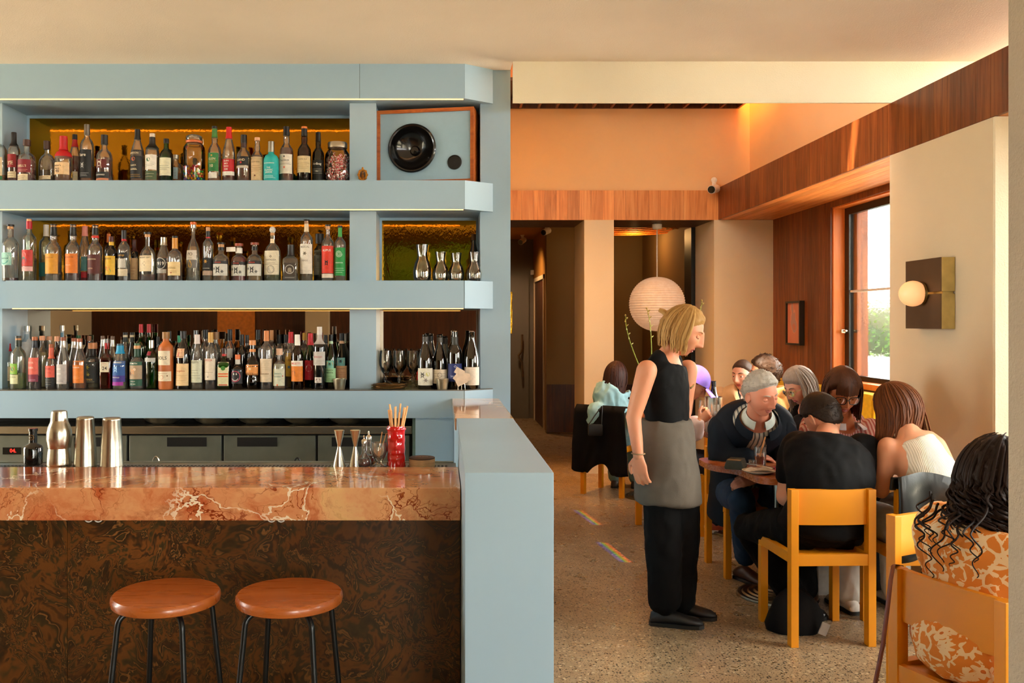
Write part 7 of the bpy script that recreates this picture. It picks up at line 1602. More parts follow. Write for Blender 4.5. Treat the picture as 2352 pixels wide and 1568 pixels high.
# ---- 2 grey haired man
o = Person('person in navy jacket over striped shirt leaning on the table', (1.84, 5.36, 0), (222, 152, 122))
hc = P(1748, 905, 4.84)
o.torso([V(1.83, 5.36, .53), V(1.80, 5.30, .70), V(1.78, 5.14, .88), P(1738, 962, 4.97)], (-1, 0, 0), (-.97, .2, -.02), 1.12, 1.15)
ra = [P(1662, 985, 5.10), P(1654, 1058, 5.06), P(1722, 1048, 4.96)]; la = [P(1792, 985, 5.04), P(1808, 1075, 5.06), P(1738, 1100, 4.99)]
rl = [V(1.72, 5.28, .50), V(1.66, 4.94, .52), P(1712, 1275, 5.2)]; ll = [V(1.95, 5.28, .50), V(1.98, 4.96, .53), V(1.93, 5.02, .12)]
o.limbs([ra, la], [rl, ll]); o.neck(hc + V(-.01, .03, -.05), P(1740, 960, 4.98))
OM = frame(hc, (.34, -.90, -.28), roll=.14, scale=1.01)
o.finish(OM, hands=[dict(wrist=ra[2], fwd=(1, .05, -.02), normal=(0, -.2, 1), curl=.3, thumb=-1), dict(wrist=la[2], fwd=(-1, -.15, -.15), normal=(0, -.5, .8), curl=.45, thumb=1)], eyes='closed', brow=(150, 140, 128), lips=(188, 100, 88), smile=1.0)
o.garment('shirt', stripe_mat((226, 226, 214), (110, 118, 120), 42, 0, .35), .010, .1, .97, wr=.003, ka=1.06, kb=1.14)
collar(o, P(1741, 962, 4.965), .068, o.sR, hc - P(1738, 962, 4.97), plain((206, 214, 206), .8), .045, 1.35, 'shirt_collar', .35)
shell_open(o, lambda t: .56 - .34 * max(0, t), .030, -.32, .97, [ra[:2] + [ra[2].lerp(ra[1], .12)], [la[0], la[1], la[2].lerp(la[1], .1)]], [.088, .066, .05], cloth((20, 28, 38), .7), 'jacket', label='navy jacket', secs=[(-.32, .19, .165)] + TORSO[1:])
collar(o, P(1741, 976, 4.975), .104, o.sR, hc - P(1738, 962, 4.97), cloth((18, 26, 36), .7), .05, 1.22, 'jacket_collar', .40)
o.garment('jeans', cloth((36, 58, 84)), torso=False, legs=[rl, ll], legr=[.098, .072, .060], wr=.005)
o.shoes([(rl[2] + V(0, 0, -.03), V(1.84, 5.05, .008)), (ll[2] + V(0, 0, -.02), V(1.96, 4.8, .008))], plain((74, 42, 26), .4), 'brown leather boot')
mb = MB(); hair_shell(mb, OM, False, .011, -.06, .006, .006, .008); tufts(mb, OM, False, 2600, .014, .0011, (.5, -.9, -.2), 3, -.06, .008, .008)
o.add('hair', mb, hair_mat((120, 114, 106), (206, 198, 184)))
# ---- 3 woman with spectacles and fringe
l = Person('person in red striped blouse and black spectacles facing the camera', (2.30, 5.36, 0), (196, 128, 88), True)
hc = P(1934, 900, 4.98)
l.torso([V(2.32, 5.36, .54), V(2.31, 5.30, .70), V(2.28, 5.2, .88), P(1940, 970, 5.10)], (-1, 0, 0), (-1, -.05, .02), 1.0, 1.05)
ra = [P(1866, 995, 5.14), P(1850, 1075, 5.05), P(1890, 1075, 4.85)]; la = [P(2000, 990, 5.12), P(2012, 1075, 5.0), P(1955, 1075, 4.84)]
rl = [V(2.22, 5.3, .5), V(2.2, 4.96, .52), V(2.2, 5.02, .1)]; ll = [V(2.42, 5.3, .5), V(2.42, 4.96, .52), V(2.42, 5.02, .1)]
l.limbs([ra, la], [rl, ll]); l.neck(hc + V(0, .03, -.05), P(1940, 976, 5.10))
LM = frame(hc, (-.12, -.90, -.34), scale=1.06)
l.finish(LM, hands=[dict(wrist=ra[2], fwd=(.6, -.7, -.1), normal=(0, 0, 1), thumb=-1), dict(wrist=la[2], fwd=(-.6, -.7, -.1), normal=(0, 0, 1), thumb=1)], eyes='down', brow=(50, 30, 22), lips=(150, 62, 54), smile=.7)
l.garment('blouse', stripe_mat((214, 176, 166), (176, 92, 84), 62, 0, .5), .022, -.05, .985, [ra, la], [.075, .062, .045], wr=.004)
collar(l, P(1942, 985, 5.06), .074, l.sR, UP, plain((226, 220, 226), .8), .035, 1.5, 'blouse_collar', .45)
l.garment('trousers', cloth((40, 40, 46)), torso=False, legs=[rl, ll], legr=[.095, .07, .06], wr=.004)
l.shoes([(rl[2], V(2.2, 4.8, .008)), (ll[2], V(2.42, 4.8, .008))], plain((40, 34, 30), .5))
mb = MB(); hair_shell(mb, LM, True, .02, -.07, -.012, .002, .006)
locks(mb, LM, 280, (-1.95, 1.95), .13, 11, .003, .0065, 1.62, .018, (0, 0, 0), jit=.05, taper=.6)
rn = random.Random(4)
for i in range(46):                                       # straight fringe
    x = -.052 + .104 * i / 45; pts = [V(x * .55, .05, .125), V(x * .85, .092, .098), V(x, .108 - abs(x) * .42, .06), V(x * 1.03, .111 - abs(x) * .5, .024 + rn.uniform(-.003, .003))]
    mb.tube([LM @ p for p in pts], [.006, .0075, .007, .004], 5, flat=.5)
l.add('hair', mb, hair_mat((38, 20, 12), (96, 56, 34)))
glasses(l, LM, plain((24, 18, 16), .25), .0235, .0026, True)
for s in (-1, 1): l.add('earring', MB().tube([LM @ V(s * .083, -.004 + .009 * math.cos(a), -.052 + .014 * math.sin(a)) for a in [2 * PI * i / 16 for i in range(17)]], .0018, 6, False), MT['brass'])
# ---- 4 man in black T-shirt, seen from behind
m = Person('person in black T-shirt sitting with back to the camera', (1.83, 4.36, 0), (222, 158, 124))
hc = P(1889, 958, 4.57)
m.torso([V(1.84, 4.31, .53), V(1.85, 4.29, .64), V(1.865, 4.30, .76), P(1902, 1008, 4.41)], (1, .05, 0), (1, 0, -.06), 1.18, 1.1)
la = [P(1832, 1030, 4.44), P(1806, 1140, 4.40), P(1836, 1080, 4.62)]; ra = [P(1982, 1036, 4.42), P(2006, 1120, 4.40), P(1985, 1085, 4.62)]
ll = [V(1.74, 4.36, .50), P(1722, 1212, 4.72), P(1822, 1368, 4.66)]; rl = [V(1.95, 4.36, .50), V(1.93, 4.80, .52), V(1.92, 4.74, .1)]
m.limbs([la, ra], [ll, rl]); m.neck(hc + V(.015, -.03, -.05), P(1900, 1010, 4.42))
MM = frame(hc, (-.22, .72, -.66), roll=-.08, scale=1.04)
m.finish(MM, hands=[dict(wrist=la[2], fwd=(.5, .8, -.1), normal=(0, 0, 1), thumb=1), dict(wrist=ra[2], fwd=(-.4, .9, -.1), normal=(0, 0, 1), thumb=-1)], eyes='down', brow=(30, 20, 14))
m.garment('t_shirt', cloth((9, 8, 8)), .014, -.06, .95, [[la[0], la[0].lerp(la[1], .55)], [ra[0], ra[0].lerp(ra[1], .55)]], [.088, .074], wr=.006, wscale=9)
m.garment('trousers', cloth((8, 8, 8)), torso=False, legs=[ll, rl], legr=[.112, .082, .070], extra=lambda q: q.ball(V(1.84, 4.32, .525), (.19, .14, .105), 20, 12), wr=.006)
m.shoes([(ll[2] + V(0, 0, -.02), V(1.95, 4.5, .008)), (rl[2], V(1.95, 4.95, .008))], plain((20, 18, 17), .4), 'black shoe')
mb = MB(); hair_shell(mb, MM, False, .010, -.072, -.006, .003, .006); tufts(mb, MM, False, 1800, .010, .0012, (0, -.4, -1), 6, -.072, .0, .006)
m.add('hair', mb, hair_mat((22, 15, 10), (52, 36, 24)))
# ---- 5 woman in white ribbed top, seen from behind
q = Person('person in white ribbed sleeveless top sitting with back to the camera', (2.30, 4.34, 0), (220, 156, 118), True)
hc = P(2062, 938, 4.42)
q.torso([V(2.34, 4.28, .53), V(2.34, 4.26, .66), V(2.32, 4.265, .79), P(2090, 996, 4.32)], (.98, .2, 0), (.96, -.1, .10), .86, .86)
la = [P(2040, 1026, 4.32), P(2024, 1128, 4.36), P(2006, 1092, 4.58)]; ra = [P(2140, 1026, 4.30), P(2172, 1092, 4.36), P(2120, 1090, 4.6)]
ll = [V(2.24, 4.36, .5), V(2.16, 4.72, .52), V(2.12, 4.66, .1)]; rl = [V(2.42, 4.36, .5), V(2.42, 4.78, .52), V(2.40, 4.72, .1)]
q.limbs([la, ra], [ll, rl]); q.neck(hc + V(.02, -.02, -.05), P(2088, 998, 4.32))
QM = frame(hc, (-.62, .66, -.40), roll=.06, scale=1.0)
q.finish(QM, hands=[dict(wrist=la[2], fwd=(-.2, .9, -.1), normal=(0, 0, 1), thumb=1), dict(wrist=ra[2], fwd=(-.5, .8, -.1), normal=(0, 0, 1), thumb=-1)], eyes='down', brow=(60, 34, 20))
g = N('ribbed_knit'); v = g.coord('Object'); sx_ = g.n('SeparateXYZ'); g.put(sx_.inputs[0], v); rib_ = g.math('SINE', g.math('MULTIPLY', g.math('ADD', sx_.outputs[0], g.math('MULTIPLY', sx_.outputs[1], .4)), 1100.0))
knit = g.done(g.bsdf(L((234, 222, 200)), .85, 0, g.bump(rib_, .35, .004)))
q.garment('ribbed_top', knit, .012, .16, .93, secs=[(-.1, .13, .1), (.0, .17, .12), (.32, .15, .105), (.5, .155, .112), (.66, .145, .115), (.80, .118, .108), (.93, .095, .09), (1.0, .075, .075)], extra=lambda mm: chain(mm, [spine_pt(q.sp, .86), spine_pt(q.sp, .96)], [.055, .052]), wr=.002)
q.garment('trousers', cloth((196, 188, 176)), torso=False, legs=[ll, rl], legr=[.098, .076, .07], extra=lambda mm: mm.ball(V(2.33, 4.30, .53), (.175, .13, .10), 20, 12), wr=.005)
q.shoes([(ll[2], V(2.1, 4.9, .008)), (rl[2], V(2.4, 4.9, .008))], plain((214, 204, 190), .5), 'pale trainer')
mb = MB(); hair_shell(mb, QM, True, .014, -.08, -.02, .002, .008); locks(mb, QM, 260, (-2.3, 1.2), .25, 21, .006, .0065, 1.6, .017, (-.75, .05, 0), taper=.25); locks(mb, QM, 40, (.5, 1.9), .22, 22, .005, .010, 1.6, .018, (.1, -.35, 0), taper=.3); locks(mb, QM, 5, (.3, .8), .34, 23, .004, .006, 1.6, .016, (.9, -.5, 0), taper=.2)
q.add('hair', mb, hair_mat((52, 24, 10), (120, 66, 30)))
# ---- 6 woman in the orange floral dress
CF = V(math.cos(CBR + PI / 2), math.sin(CBR + PI / 2), 0); CR = V(CF.y, -CF.x, 0); C0 = Vector((CBP.x, CBP.y, 0)) + V(.0, .0, 0)
d = Person('person in orange floral dress on the nearest yellow chair', (C0.x, C0.y, 0), (190, 128, 90), True)
hc = C0 + CF * .03 + V(0, 0, 1.01)
d.torso([C0 - CF * .02 + V(0, 0, .54), C0 - CF * .04 + V(0, 0, .66), C0 - CF * .02 + V(0, 0, .78), C0 + CF * .0 + V(0, 0, .895)], CR, CR, .98, 1.0)
def at3(r, f, z): return C0 + CR * r + CF * f + V(0, 0, z)
ra = [at3(.17, .0, .835), at3(.21, .06, .66), at3(.12, .26, .70)]; la = [at3(-.17, .0, .835), at3(-.22, .08, .66), at3(-.10, .28, .70)]
rl = [at3(.09, .0, .5), at3(.10, .38, .5), at3(.10, .36, .1)]; ll = [at3(-.09, .0, .5), at3(-.10, .38, .5), at3(-.10, .36, .1)]
d.limbs([ra, la], [rl, ll]); d.neck(hc + V(0, 0, -.06), C0 + CF * .0 + V(0, 0, .895))
DM = frame(hc, CF + V(0, .1, -.25), scale=1.0)
d.finish(DM, hands=[dict(wrist=ra[2], fwd=CF - CR * .5, normal=(0, 0, 1), thumb=-1), dict(wrist=la[2], fwd=CF + CR * .5, normal=(0, 0, 1), thumb=1)], eyes='down', brow=(24, 16, 12))
g = N('block_print_florals'); v = g.coord('Object'); wob = g.n('VectorMath', operation='MULTIPLY_ADD'); g.put(wob.inputs[0], g.noise(v, 14, 2, .5, 0, 1)); wob.inputs[1].default_value = (.03,) * 3; g.put(wob.inputs[2], v)
vo = g.n('TexVoronoi'); g.put(vo.inputs['Vector'], wob.outputs[0]); vo.inputs['Scale'].default_value = 12.5
sub = g.n('VectorMath', operation='SUBTRACT'); g.put(sub.inputs[0], wob.outputs[0]); g.put(sub.inputs[1], vo.outputs['Position'])
sp_ = g.n('SeparateXYZ'); g.put(sp_.inputs[0], sub.outputs[0]); ang = g.math('ARCTAN2', sp_.outputs[2], g.math('ADD', sp_.outputs[0], sp_.outputs[1]))
pet = g.math('MULTIPLY_ADD', g.math('COSINE', g.math('MULTIPLY', ang, 8.0)), .10, .30); fl = g.math('LESS_THAN', vo.outputs['Distance'], pet); core = g.math('LESS_THAN', vo.outputs['Distance'], .09)
lf = g.n('TexVoronoi'); lf.feature = 'DISTANCE_TO_EDGE'; g.put(lf.inputs['Vector'], wob.outputs[0]); lf.inputs['Scale'].default_value = 26; n3 = g.noise(v, 34, 2)
lv_ = g.math('MULTIPLY', g.math('LESS_THAN', lf.outputs['Distance'], .11), g.math('GREATER_THAN', n3, .47))
cc = g.mix(g.math('MAXIMUM', fl, lv_), L((222, 130, 40)), L((240, 208, 164))); cc = g.mix(core, cc, L((206, 110, 36)))
floral = g.done(g.bsdf(cc, .8, 0, g.bump(g.noise(v, 240, 2), .1, .003)))
def skirt(mm):
    for s in (-1, 1): chain(mm, [at3(s * .08, -.02, .53), at3(s * .11, .22, .53), at3(s * .12, .40, .50), at3(s * .12, .40, .2)], [.13, .115, .10, .10])
    mm.ball(at3(0, -.03, .53), (.20, .20, .13), 22, 14)
    for s in (-1, 1): chain(mm, [at3(s * .16, .05, .5), at3(s * .22, .06, .42), at3(s * .235, .05, .33)], [.07, .05, .03])
d.garment('floral_dress', floral, .028, -.02, .93, [ra[:2], la[:2]], [.088, .075], extra=skirt, wr=.008, wscale=11, voxel=.011, label='orange dress with pale block printed flowers')
d.shoes([(rl[2], at3(.1, .6, .008)), (ll[2], at3(-.1, .6, .008))], plain((120, 80, 50), .5))
mb = MB(); hair_shell(mb, DM, True, .024, -.08, -.03, .008, .008); locks(mb, DM, 260, (-2.2, 2.2), .15, 31, .008, .0045, 1.6, .030, tuple(-CF * .3), curl=.017, freq=9, taper=.5, steps=30)
locks(mb, DM, 52, (-1.6, 1.2), .27, 32, .008, .0040, 1.6, .034, tuple(-CF * .75), curl=.020, freq=12, taper=.35, steps=44)
rn = random.Random(77)
for i in range(11):
    a0 = rn.uniform(-.11, .10); zt = .945 + rn.uniform(-.02, .03); ln = rn.uniform(.10, .24); ph = rn.uniform(0, 6.3); rc = rn.uniform(.006, .014); tn = rn.uniform(1.6, 3.4); pts = []
    for k_ in range(46):
        q_ = k_ / 45; pts.append(at3(a0 + .03 * math.sin(q_ * 3 + ph) + rc * (.5 + q_) * math.cos(tn * 2 * PI * q_ * (.6 + .5 * q_) + ph), -.095 - .075 * min(1, q_ * 2.5) - .012 * math.sin(q_ * PI) + rc * .7 * math.sin(tn * 2 * PI * q_ + ph), zt - ln * q_))
    mb.tube(pts, [.0038 * (1 - .6 * k_ / 45) for k_ in range(46)], 5)
d.add('hair', mb, hair_mat((14, 9, 7), (44, 26, 18)))
# ---- 7 grey haired woman with gold spectacles
k = Person('person in black top and gold spectacles leaning in profile', (2.42, 5.9, 0), (226, 166, 136), True)
hc = P(1837, 886, 5.78)
k.torso([V(2.44, 5.90, .54), V(2.43, 5.90, .70), V(2.40, 5.88, .87), P(1860, 948, 5.84)], (.3, .95, 0), (.3, .95, 0), .9, .9)
ra = [P(1850, 975, 6.0), V(2.30, 6.02, .80), V(2.2, 6.2, .78)]; la = [P(1842, 975, 5.70), V(2.24, 5.72, .80), V(2.12, 5.86, .86)]
rl = [V(2.38, 6.0, .5), V(2.3, 6.3, .5), V(2.3, 6.25, .1)]; ll = [V(2.38, 5.84, .5), V(2.05, 5.86, .5), V(2.05, 5.86, .1)]
ll = [V(2.5, 6.0, .5), V(2.5, 6.28, .5), V(2.5, 6.24, .1)]
k.limbs([la, ra], [ll, rl]); k.neck(hc + V(.03, .0, -.05), P(1858, 946, 5.84)); KM = frame(hc, (-.86, -.25, -.42), scale=1.0)
k.finish(KM, hands=[dict(wrist=la[2], fwd=(-.6, .1, .6), normal=(-.5, -.8, 0), curl=.5, thumb=1), dict(wrist=ra[2], fwd=(-.8, .5, 0), normal=(0, 0, 1), thumb=-1)], eyes='down', brow=(90, 70, 56))
k.garment('black_top', cloth((22, 20, 20)), .016, -.05, .95, [la[:2] + [la[2].lerp(la[1], .3)], ra[:2] + [ra[2].lerp(ra[1], .3)]], [.07, .055, .042], wr=.004)
k.garment('trousers', cloth((40, 38, 40)), torso=False, legs=[ll, rl], legr=[.09, .07, .06]); k.shoes([(ll[2], V(2.5, 6.5, .008)), (rl[2], V(2.3, 6.5, .008))], plain((30, 28, 28), .5))
mb = MB(); hair_shell(mb, KM, True, .016, -.075, -.012, .003, .004); locks(mb, KM, 220, (-2.0, 2.0), .17, 41, .007, .006, 1.65, .015, (.45, 0, 0), taper=.5)
k.add('hair', mb, hair_mat((96, 82, 72), (176, 160, 146))); glasses(k, KM, MT['brass'], .023, .002)
# ---- 8 young woman at the back
y = Person('person in beige overshirt and black top smiling at the back', (2.33, 7.1, 0), (232, 178, 150), True)
hc = P(1706, 862, 6.98)
y.torso([V(2.36, 7.1, .54), V(2.36, 7.1, .70), V(2.36, 7.08, .88), P(1712, 912, 7.05)], (-1, 0, 0), (-.95, -.3, 0), .92, .92)
ra = [V(2.20, 7.08, .93), V(2.14, 7.02, .70), V(2.22, 6.86, .74)]; la = [V(2.55, 7.0, .93), V(2.6, 6.95, .7), V(2.5, 6.84, .74)]
rl = [V(2.28, 7.0, .5), V(2.28, 6.8, .5), V(2.28, 6.85, .1)]; ll = [V(2.46, 7.0, .5), V(2.46, 6.8, .5), V(2.46, 6.85, .1)]
y.limbs([ra, la], [rl, ll]); y.neck(hc + V(.01, .02, -.05), P(1712, 912, 7.05)); YM = frame(hc, (-.72, -.66, -.05), scale=1.0)
y.finish(YM, hands=[dict(wrist=ra[2], fwd=(.3, -.9, 0), normal=(0, 0, 1), thumb=-1), dict(wrist=la[2], fwd=(-.3, -.9, 0), normal=(0, 0, 1), thumb=1)], brow=(50, 36, 28), lips=(190, 96, 90), smile=.6)
y.garment('black_top', cloth((16, 15, 15)), .012, -.05, .93, wr=.003); shell_open(y, lambda t: .42, .026, -.05, .95, [ra, la], [.072, .056, .04], cloth((212, 172, 124)), 'overshirt')
y.garment('trousers', cloth((30, 30, 34)), torso=False, legs=[ll, rl], legr=[.09, .07, .06]); y.shoes([(rl[2], V(2.28, 6.7, .008)), (ll[2], V(2.46, 6.7, .008))], plain((30, 28, 28), .5))
mb = MB(); hair_shell(mb, YM, True, .009, -.06, .004, .001); mb.ball(YM @ V(0, -.105, .02), .035, 14, 10); y.add('hair', mb, hair_mat((42, 28, 20), (84, 60, 44)))
# ---- 9 bearded man at the back
z_ = Person('person in tan shirt turned away at the back table', (2.62, 6.45, 0), (206, 140, 104))
hc = P(1757, 858, 6.50)
z_.torso([V(2.62, 6.45, .54), V(2.60, 6.45, .70), V(2.54, 6.46, .88), P(1768, 912, 6.50)], (.1, 1, 0), (.25, .97, 0), 1.05, 1.0)
la = [P(1775, 935, 6.32), V(2.42, 6.28, .72), V(2.3, 6.32, .77)]; ra = [P(1768, 935, 6.66), V(2.42, 6.64, .72), V(2.3, 6.56, .77)]
ll = [V(2.56, 6.36, .5), V(2.36, 6.36, .5), V(2.40, 6.36, .1)]; rl = [V(2.56, 6.56, .5), V(2.36, 6.56, .5), V(2.40, 6.56, .1)]
z_.limbs([la, ra], [ll, rl]); z_.neck(hc + V(.02, 0, -.05), P(1768, 912, 6.5)); ZM = frame(hc, (-.86, .30, -.05), scale=1.04)
z_.finish(ZM, hands=[dict(wrist=la[2], fwd=(-1, 0, 0), normal=(0, 0, 1), thumb=1), dict(wrist=ra[2], fwd=(-1, 0, 0), normal=(0, 0, 1), thumb=-1)], brow=(36, 24, 16))
z_.garment('shirt', cloth((206, 150, 88)), .018, -.05, .96, [la, ra], [.078, .062, .045], wr=.005)
z_.garment('trousers', cloth((44, 44, 50)), torso=False, legs=[ll, rl], legr=[.095, .072, .06]); z_.shoes([(ll[2], V(2.2, 6.36, .008)), (rl[2], V(2.2, 6.56, .008))], plain((40, 30, 26), .5))
mb = MB(); hair_shell(mb, ZM, False, .012, -.06, .0, .005, .01); tufts(mb, ZM, False, 700, .02, .0026, (0, -.6, .4), 9, -.06, .004, .009); z_.add('hair', mb, hair_mat((36, 24, 16), (84, 58, 40)))
mb = MB(); hv, hf = HEADS[False]; msk = [v.z < -.045 and v.y > -.02 and not (abs(v.x) < .024 and -.083 < v.z < -.058) for v in hv]
bf = [f for f in hf if all(msk[i] for i in f)]; ids = sorted({i for f in bf for i in f}); mp = {i: n_ for n_, i in enumerate(ids)}
z_.add('beard', MB().add([ZM @ (hv[i] * 1.05) for i in ids], [tuple(mp[i] for i in f) for f in bf]), hair_mat((40, 26, 18), (90, 62, 44)))
# ---- 10 guest in the purple cap
c = Person('person in purple cap half hidden behind the grey apron', (1.65, 6.48, 0), (206, 146, 110), True)
hc = P(1590, 882, 6.36)
c.torso([V(1.66, 6.48, .54), V(1.66, 6.46, .70), V(1.69, 6.43, .87), P(1572, 945, 6.42)], (0, -1, 0), (.1, -1, 0), .95, .95)
ra = [P(1574, 975, 6.24), V(1.76, 6.20, .74), P(1606, 968, 6.15)]; la = [P(1574, 975, 6.58), V(1.78, 6.62, .74), P(1606, 965, 6.56)]
rl = [V(1.68, 6.40, .5), V(2.0, 6.42, .5), V(1.98, 6.42, .1)]; ll = [V(1.68, 6.58, .5), V(2.0, 6.58, .5), V(1.98, 6.58, .1)]
c.limbs([ra, la], [rl, ll]); c.neck(hc + V(-.02, 0, -.05), P(1572, 945, 6.42)); CM = frame(hc, (.80, -.30, -.48), scale=1.0)
c.finish(CM, hands=[dict(wrist=ra[2], fwd=(.7, .2, .5), normal=(.3, -.9, 0), curl=.7, thumb=-1), dict(wrist=la[2], fwd=(.8, -.3, .3), normal=(0, .3, .9), curl=.6, thumb=1)], eyes='down', brow=(40, 28, 20))
c.garment('white_top', cloth((226, 206, 200)), .016, -.05, .95, [ra[:2] + [ra[2].lerp(ra[1], .2)], la[:2] + [la[2].lerp(la[1], .2)]], [.07, .056, .042], wr=.005)
c.garment('trousers', cloth((60, 60, 70)), torso=False, legs=[ll, rl], legr=[.09, .07, .06]); c.shoes([(rl[2], V(2.2, 6.42, .008)), (ll[2], V(2.2, 6.58, .008))], plain((196, 90, 60), .5), 'orange trainer', sole=MT['white'])
mb = MB(); hair_shell(mb, CM, True, .010, -.07, -.01, .002); locks(mb, CM, 60, (-1.6, 1.6), .10, 51, .006, .009, 1.7, .012, (-.3, 0, 0)); c.add('hair', mb, hair_mat((44, 30, 24), (90, 66, 54)))
cp = MB(); rings = []
for j in range(9):
    t = j / 8 * 1.45 + .03; rings.append([CM @ V(.094 * math.sin(t) * math.cos(a), .116 * math.sin(t) * math.sin(a), .02 + .125 * math.cos(t)) for a in [2 * PI * i / 28 for i in range(28)]])
cp.loft(rings, True); co = c.add('cap', cp, plain((116, 84, 176), .7, 0, .05, 30, bump=.1), 60, 'purple baseball cap')
br = []
for j in range(6):
    u = j / 5; br.append([CM @ V(.078 * math.sin(a) * (1 - .12 * u), .10 + .085 * u * math.cos(a * .8), .035 - .03 * u - .012 * (a / .9) ** 2 + h) for a in [-.95 + 1.9 * i / 14 for i in range(15)] for h in (0,)] + [CM @ V(.078 * math.sin(a) * (1 - .12 * u), .10 + .085 * u * math.cos(a * .8), .030 - .03 * u - .012 * (a / .9) ** 2) for a in [.95 - 1.9 * i / 14 for i in range(15)]])
MB().loft(br).build('brim', plain((134, 104, 206), .6, 0, .05, 30), co, 60, c.root)
# ---- 11 guest in the pale blue shirt, seen from behind
b = Person('person in pale blue shirt sitting by the cream pillar, back turned', (1.5, 7.92, 0), (216, 156, 126), True)
hc = P(1415, 866, 7.92)
b.torso([V(1.51, 7.90, .54), V(1.51, 7.90, .70), V(1.51, 7.92, .86), P(1408, 918, 7.92)], (.8, .58, 0), (.8, .58, 0), .98, .98)
bf_ = V(-.58, .8, 0) * -1
la = [P(1372, 945, 7.80), P(1366, 985, 7.86), V(1.46, 8.1, .76)]; ra = [P(1436, 940, 8.02), P(1452, 985, 8.06), V(1.66, 8.2, .76)]
ll = [V(1.45, 8.0, .5), V(1.60, 8.25, .5), V(1.6, 8.2, .1)]; rl = [V(1.6, 7.95, .5), V(1.78, 8.2, .5), V(1.78, 8.16, .1)]
b.limbs([la, ra], [ll, rl]); b.neck(hc + V(-.01, -.01, -.05), P(1408, 918, 7.92)); BM_ = frame(hc, (.55, .8, -.1), scale=1.05)
b.finish(BM_, hands=[dict(wrist=la[2], fwd=(.5, .8, 0), normal=(0, 0, 1), thumb=1), dict(wrist=ra[2], fwd=(.3, .9, 0), normal=(0, 0, 1), thumb=-1)], brow=(40, 28, 20))
b.garment('blue_shirt', cloth((150, 196, 206)), .026, -.08, .95, [[la[0], la[1], la[2].lerp(la[1], .3)], [ra[0], ra[1], ra[2].lerp(ra[1], .3)]], [.085, .095, .05], wr=.010, wscale=14, label='pale blue shirt with puffed sleeves')
b.garment('skirt', cloth((120, 160, 168)), torso=False, legs=[ll, rl], legr=[.11, .09, .07]); b.shoes([(ll[2], V(1.7, 8.4, .008)), (rl[2], V(1.9, 8.36, .008))], plain((60, 50, 44), .5))
mb = MB(); hair_shell(mb, BM_, True, .016, -.08, -.02, .003, .006); locks(mb, BM_, 200, (-1.9, 1.7), .33, 61, .014, .0085, 1.6, .018, (-.7, -.35, 0), taper=.5, freq=10); b.add('hair', mb, hair_mat((24, 12, 10), (70, 38, 28)))
# ------------------------------------------------------------------ coats, bags and straps
def drape(name, label, cat, fn, nu, nv, mat, th=.008, parent=None):
    vs = [fn(i / nu, j / nv) for j in range(nv + 1) for i in range(nu + 1)]; fs = [(j * (nu + 1) + i, j * (nu + 1) + i + 1, (j + 1) * (nu + 1) + i + 1, (j + 1) * (nu + 1) + i) for j in range(nv) for i in range(nu)]
    o = MB().add(vs, fs).build(name, mat, None, 60)
    md = o.modifiers.new('thickness', 'SOLIDIFY'); md.thickness = th
    return tag(o, label, cat)
# black coat over the far chair's back
ca = V(1.50, 7.92, 0); cr = -.62; fx = V(-math.sin(cr), math.cos(cr), 0); rx = V(fx.y, -fx.x, 0)
def coat(u, v):
    x = (u - .5) * .46 * (1 + .12 * v); fold = .02 * math.sin(u * 15 + v * 2) * (.3 + v) + .015 * mnoise.noise(V(u * 5, v * 4, 1))
    s = (v - .12) * 1.0
    if s < 0: return ca + rx * x + fx * (-.205 - s * .8) + V(0, 0, .765 + .02 * (1 - abs(s) * 8))
    hem = .0 + .07 * math.sin(u * 9)
    return ca + rx * x - fx * (.235 + fold) + V(0, 0, max(.2, .77 - s * (.62 + hem)))
drape('draped_coat', 'long black coat draped over the chair back by the pillar', 'coat', coat, 30, 26, cloth((12, 11, 12)))
# leather jacket over the white-top woman's chair
ja = V(2.32, 4.335, 0)
def jack(u, v):
    x = (u - .5) * .46; fold = .018 * math.sin(u * 11 + 1) * (.4 + v) + .02 * mnoise.noise(V(u * 4, v * 3, 5))
    s = v - .3
    if s < 0: return ja + V(x, -.20 - .18 * s * 0 + .10 * (-s) * 0 + .012, .79 + .22 * s) + V(0, .05 * (-s), 0)
    return ja + V(x, -.235 - fold, .79 - s * .55 + .02 * math.sin(u * 6))
drape('leather_jacket', 'black leather jacket over the chair of the white top wearer', 'jacket', jack, 28, 20, plain((12, 14, 13), .36, 0, .05, 12, bump=.1, coat=.15))
# black shoulder bag on the far chair
bb = thing('shoulder_bag', 'small black shoulder bag hanging by the blue shirt', 'bag', P(1367, 987, 7.66)); c0 = P(1367, 987, 7.66)
MB().box(-.062, .062, -.025, .025, -.048, .048, .012).build('pouch', MT['black'], bb, 40)
MB().tube([V(-.055, 0, .045), V(.0, .02, .12), V(.065, .04, .2)], .005, 6).tube([V(.055, 0, .045), V(.062, .02, .12), V(.068, .04, .2)], .005, 6).build('strap', MT['black'], bb)
# brown strap looped over the nearest chair
sv = (Vector((XP(2052, 2.80), 2.80, 0)));
top = P(2052, 1303, 2.815) + V(0, 0, .008)
pts = [P(2080, 1480, 2.90), P(2080, 1400, 2.88), P(2077, 1330, 2.875), P(2070, 1303, 2.86) + V(0, 0, .004), top, P(2046, 1330, 2.775), P(2038, 1400, 2.77), P(2028, 1480, 2.775), P(2015, 1545, 2.78), P(2004, 1600, 2.79)]
tag(MB().tube(pts, .0075, 8, flat=.3, up=(0, 1, 0)).build('leather_strap', plain((116, 52, 26), .45), None, 60), 'brown leather bag strap looped over the nearest chair', 'strap')
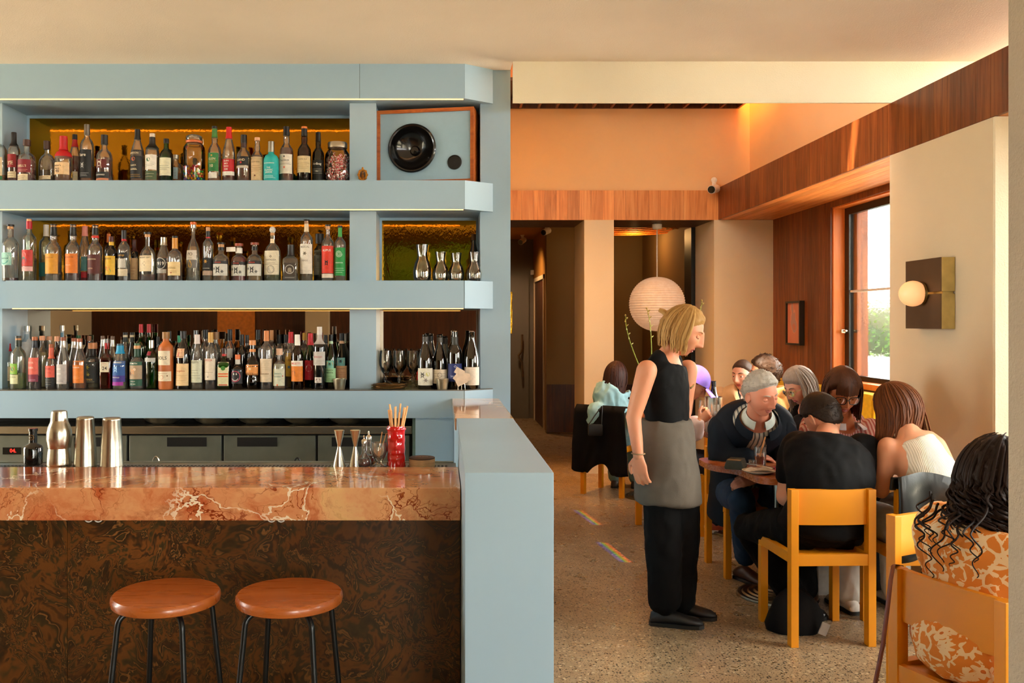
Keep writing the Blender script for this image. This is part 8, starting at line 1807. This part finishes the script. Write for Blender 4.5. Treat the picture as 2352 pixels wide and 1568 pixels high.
# black bag on the middle chair
bg2 = thing('handbag', 'black bag with buckles on the seat of the middle chair', 'bag', (2.03, 3.55, .437), .37)
rg = [[(.11 * k * math.cos(a) * (1 / (abs(math.cos(a)) ** 4 + abs(math.sin(a)) ** 4) ** .25), .08 * k * math.sin(a) * (1 / (abs(math.cos(a)) ** 4 + abs(math.sin(a)) ** 4) ** .25), z) for a in [2 * PI * i / 28 for i in range(28)]] for k, z in ((.9, 0), (1, .01), (1, .08), (.86, .15), (.6, .17))]
MB().loft(rg).build('body', plain((16, 15, 15), .35, 0, .05, 10, bump=.1), bg2, 50)
for sgn in (-1, 1): MB().box(sgn * .05 - .012, sgn * .05 + .012, -.092, -.082, .06, .085, .002).build('buckle', MT['steel'], bg2)
MB().tube([V(-.06, -.02, .16), V(-.05, -.02, .22), V(.05, -.02, .22), V(.06, -.02, .16)], .006, 8).build('handle', MT['black'], bg2)
# paper carrier and dark bag on the floor under the table
pb = thing('paper_bag', 'white paper carrier bag standing under the table', 'bag', (2.17, 4.98, 0))
rg = [[(-.09, -.05 * q, z), (.09, -.05 * q, z), (.09, .05 * q, z), (-.09, .05 * q, z)] for q, z in ((1, 0), (1, .12), (.8, .26))]
MB().loft(rg, False).add([(-.09, -.05, 0), (.09, -.05, 0), (.09, .05, 0), (-.09, .05, 0)], [(3, 2, 1, 0)]).build('bag', plain((214, 206, 194), .8), pb, 0)
MB().tube([V(-.03, -.04, .25), V(-.025, -.045, .33), V(.025, -.045, .33), V(.03, -.04, .25)], .003, 6).build('handle', plain((200, 180, 150), .7), pb)
fb = thing('tote_bag', 'slumped black bag on the floor by the table base', 'bag', (1.72, 4.36, 0))
sl = MB(); rg = []
for k_, z in ((.95, .001), (1.05, .03), (1.0, .09), (.8, .15), (.5, .19), (.2, .2)):
    rg.append([(.13 * k_ * math.cos(a) * (1 + .1 * math.sin(3 * a + z * 20)), .085 * k_ * math.sin(a) * (1 + .1 * math.cos(2 * a)), z + .01 * math.sin(4 * a) * (z > .05)) for a in [2 * PI * i / 24 for i in range(24)]])
sl.loft(rg).build('body', cloth((14, 13, 13)), fb, 60); MB().box(.06, .10, -.102, -.094, .05, .11, .002).xform(Matrix.Rotation(.4, 4, 'Y')).build('tag', plain((170, 166, 158), .6), fb)
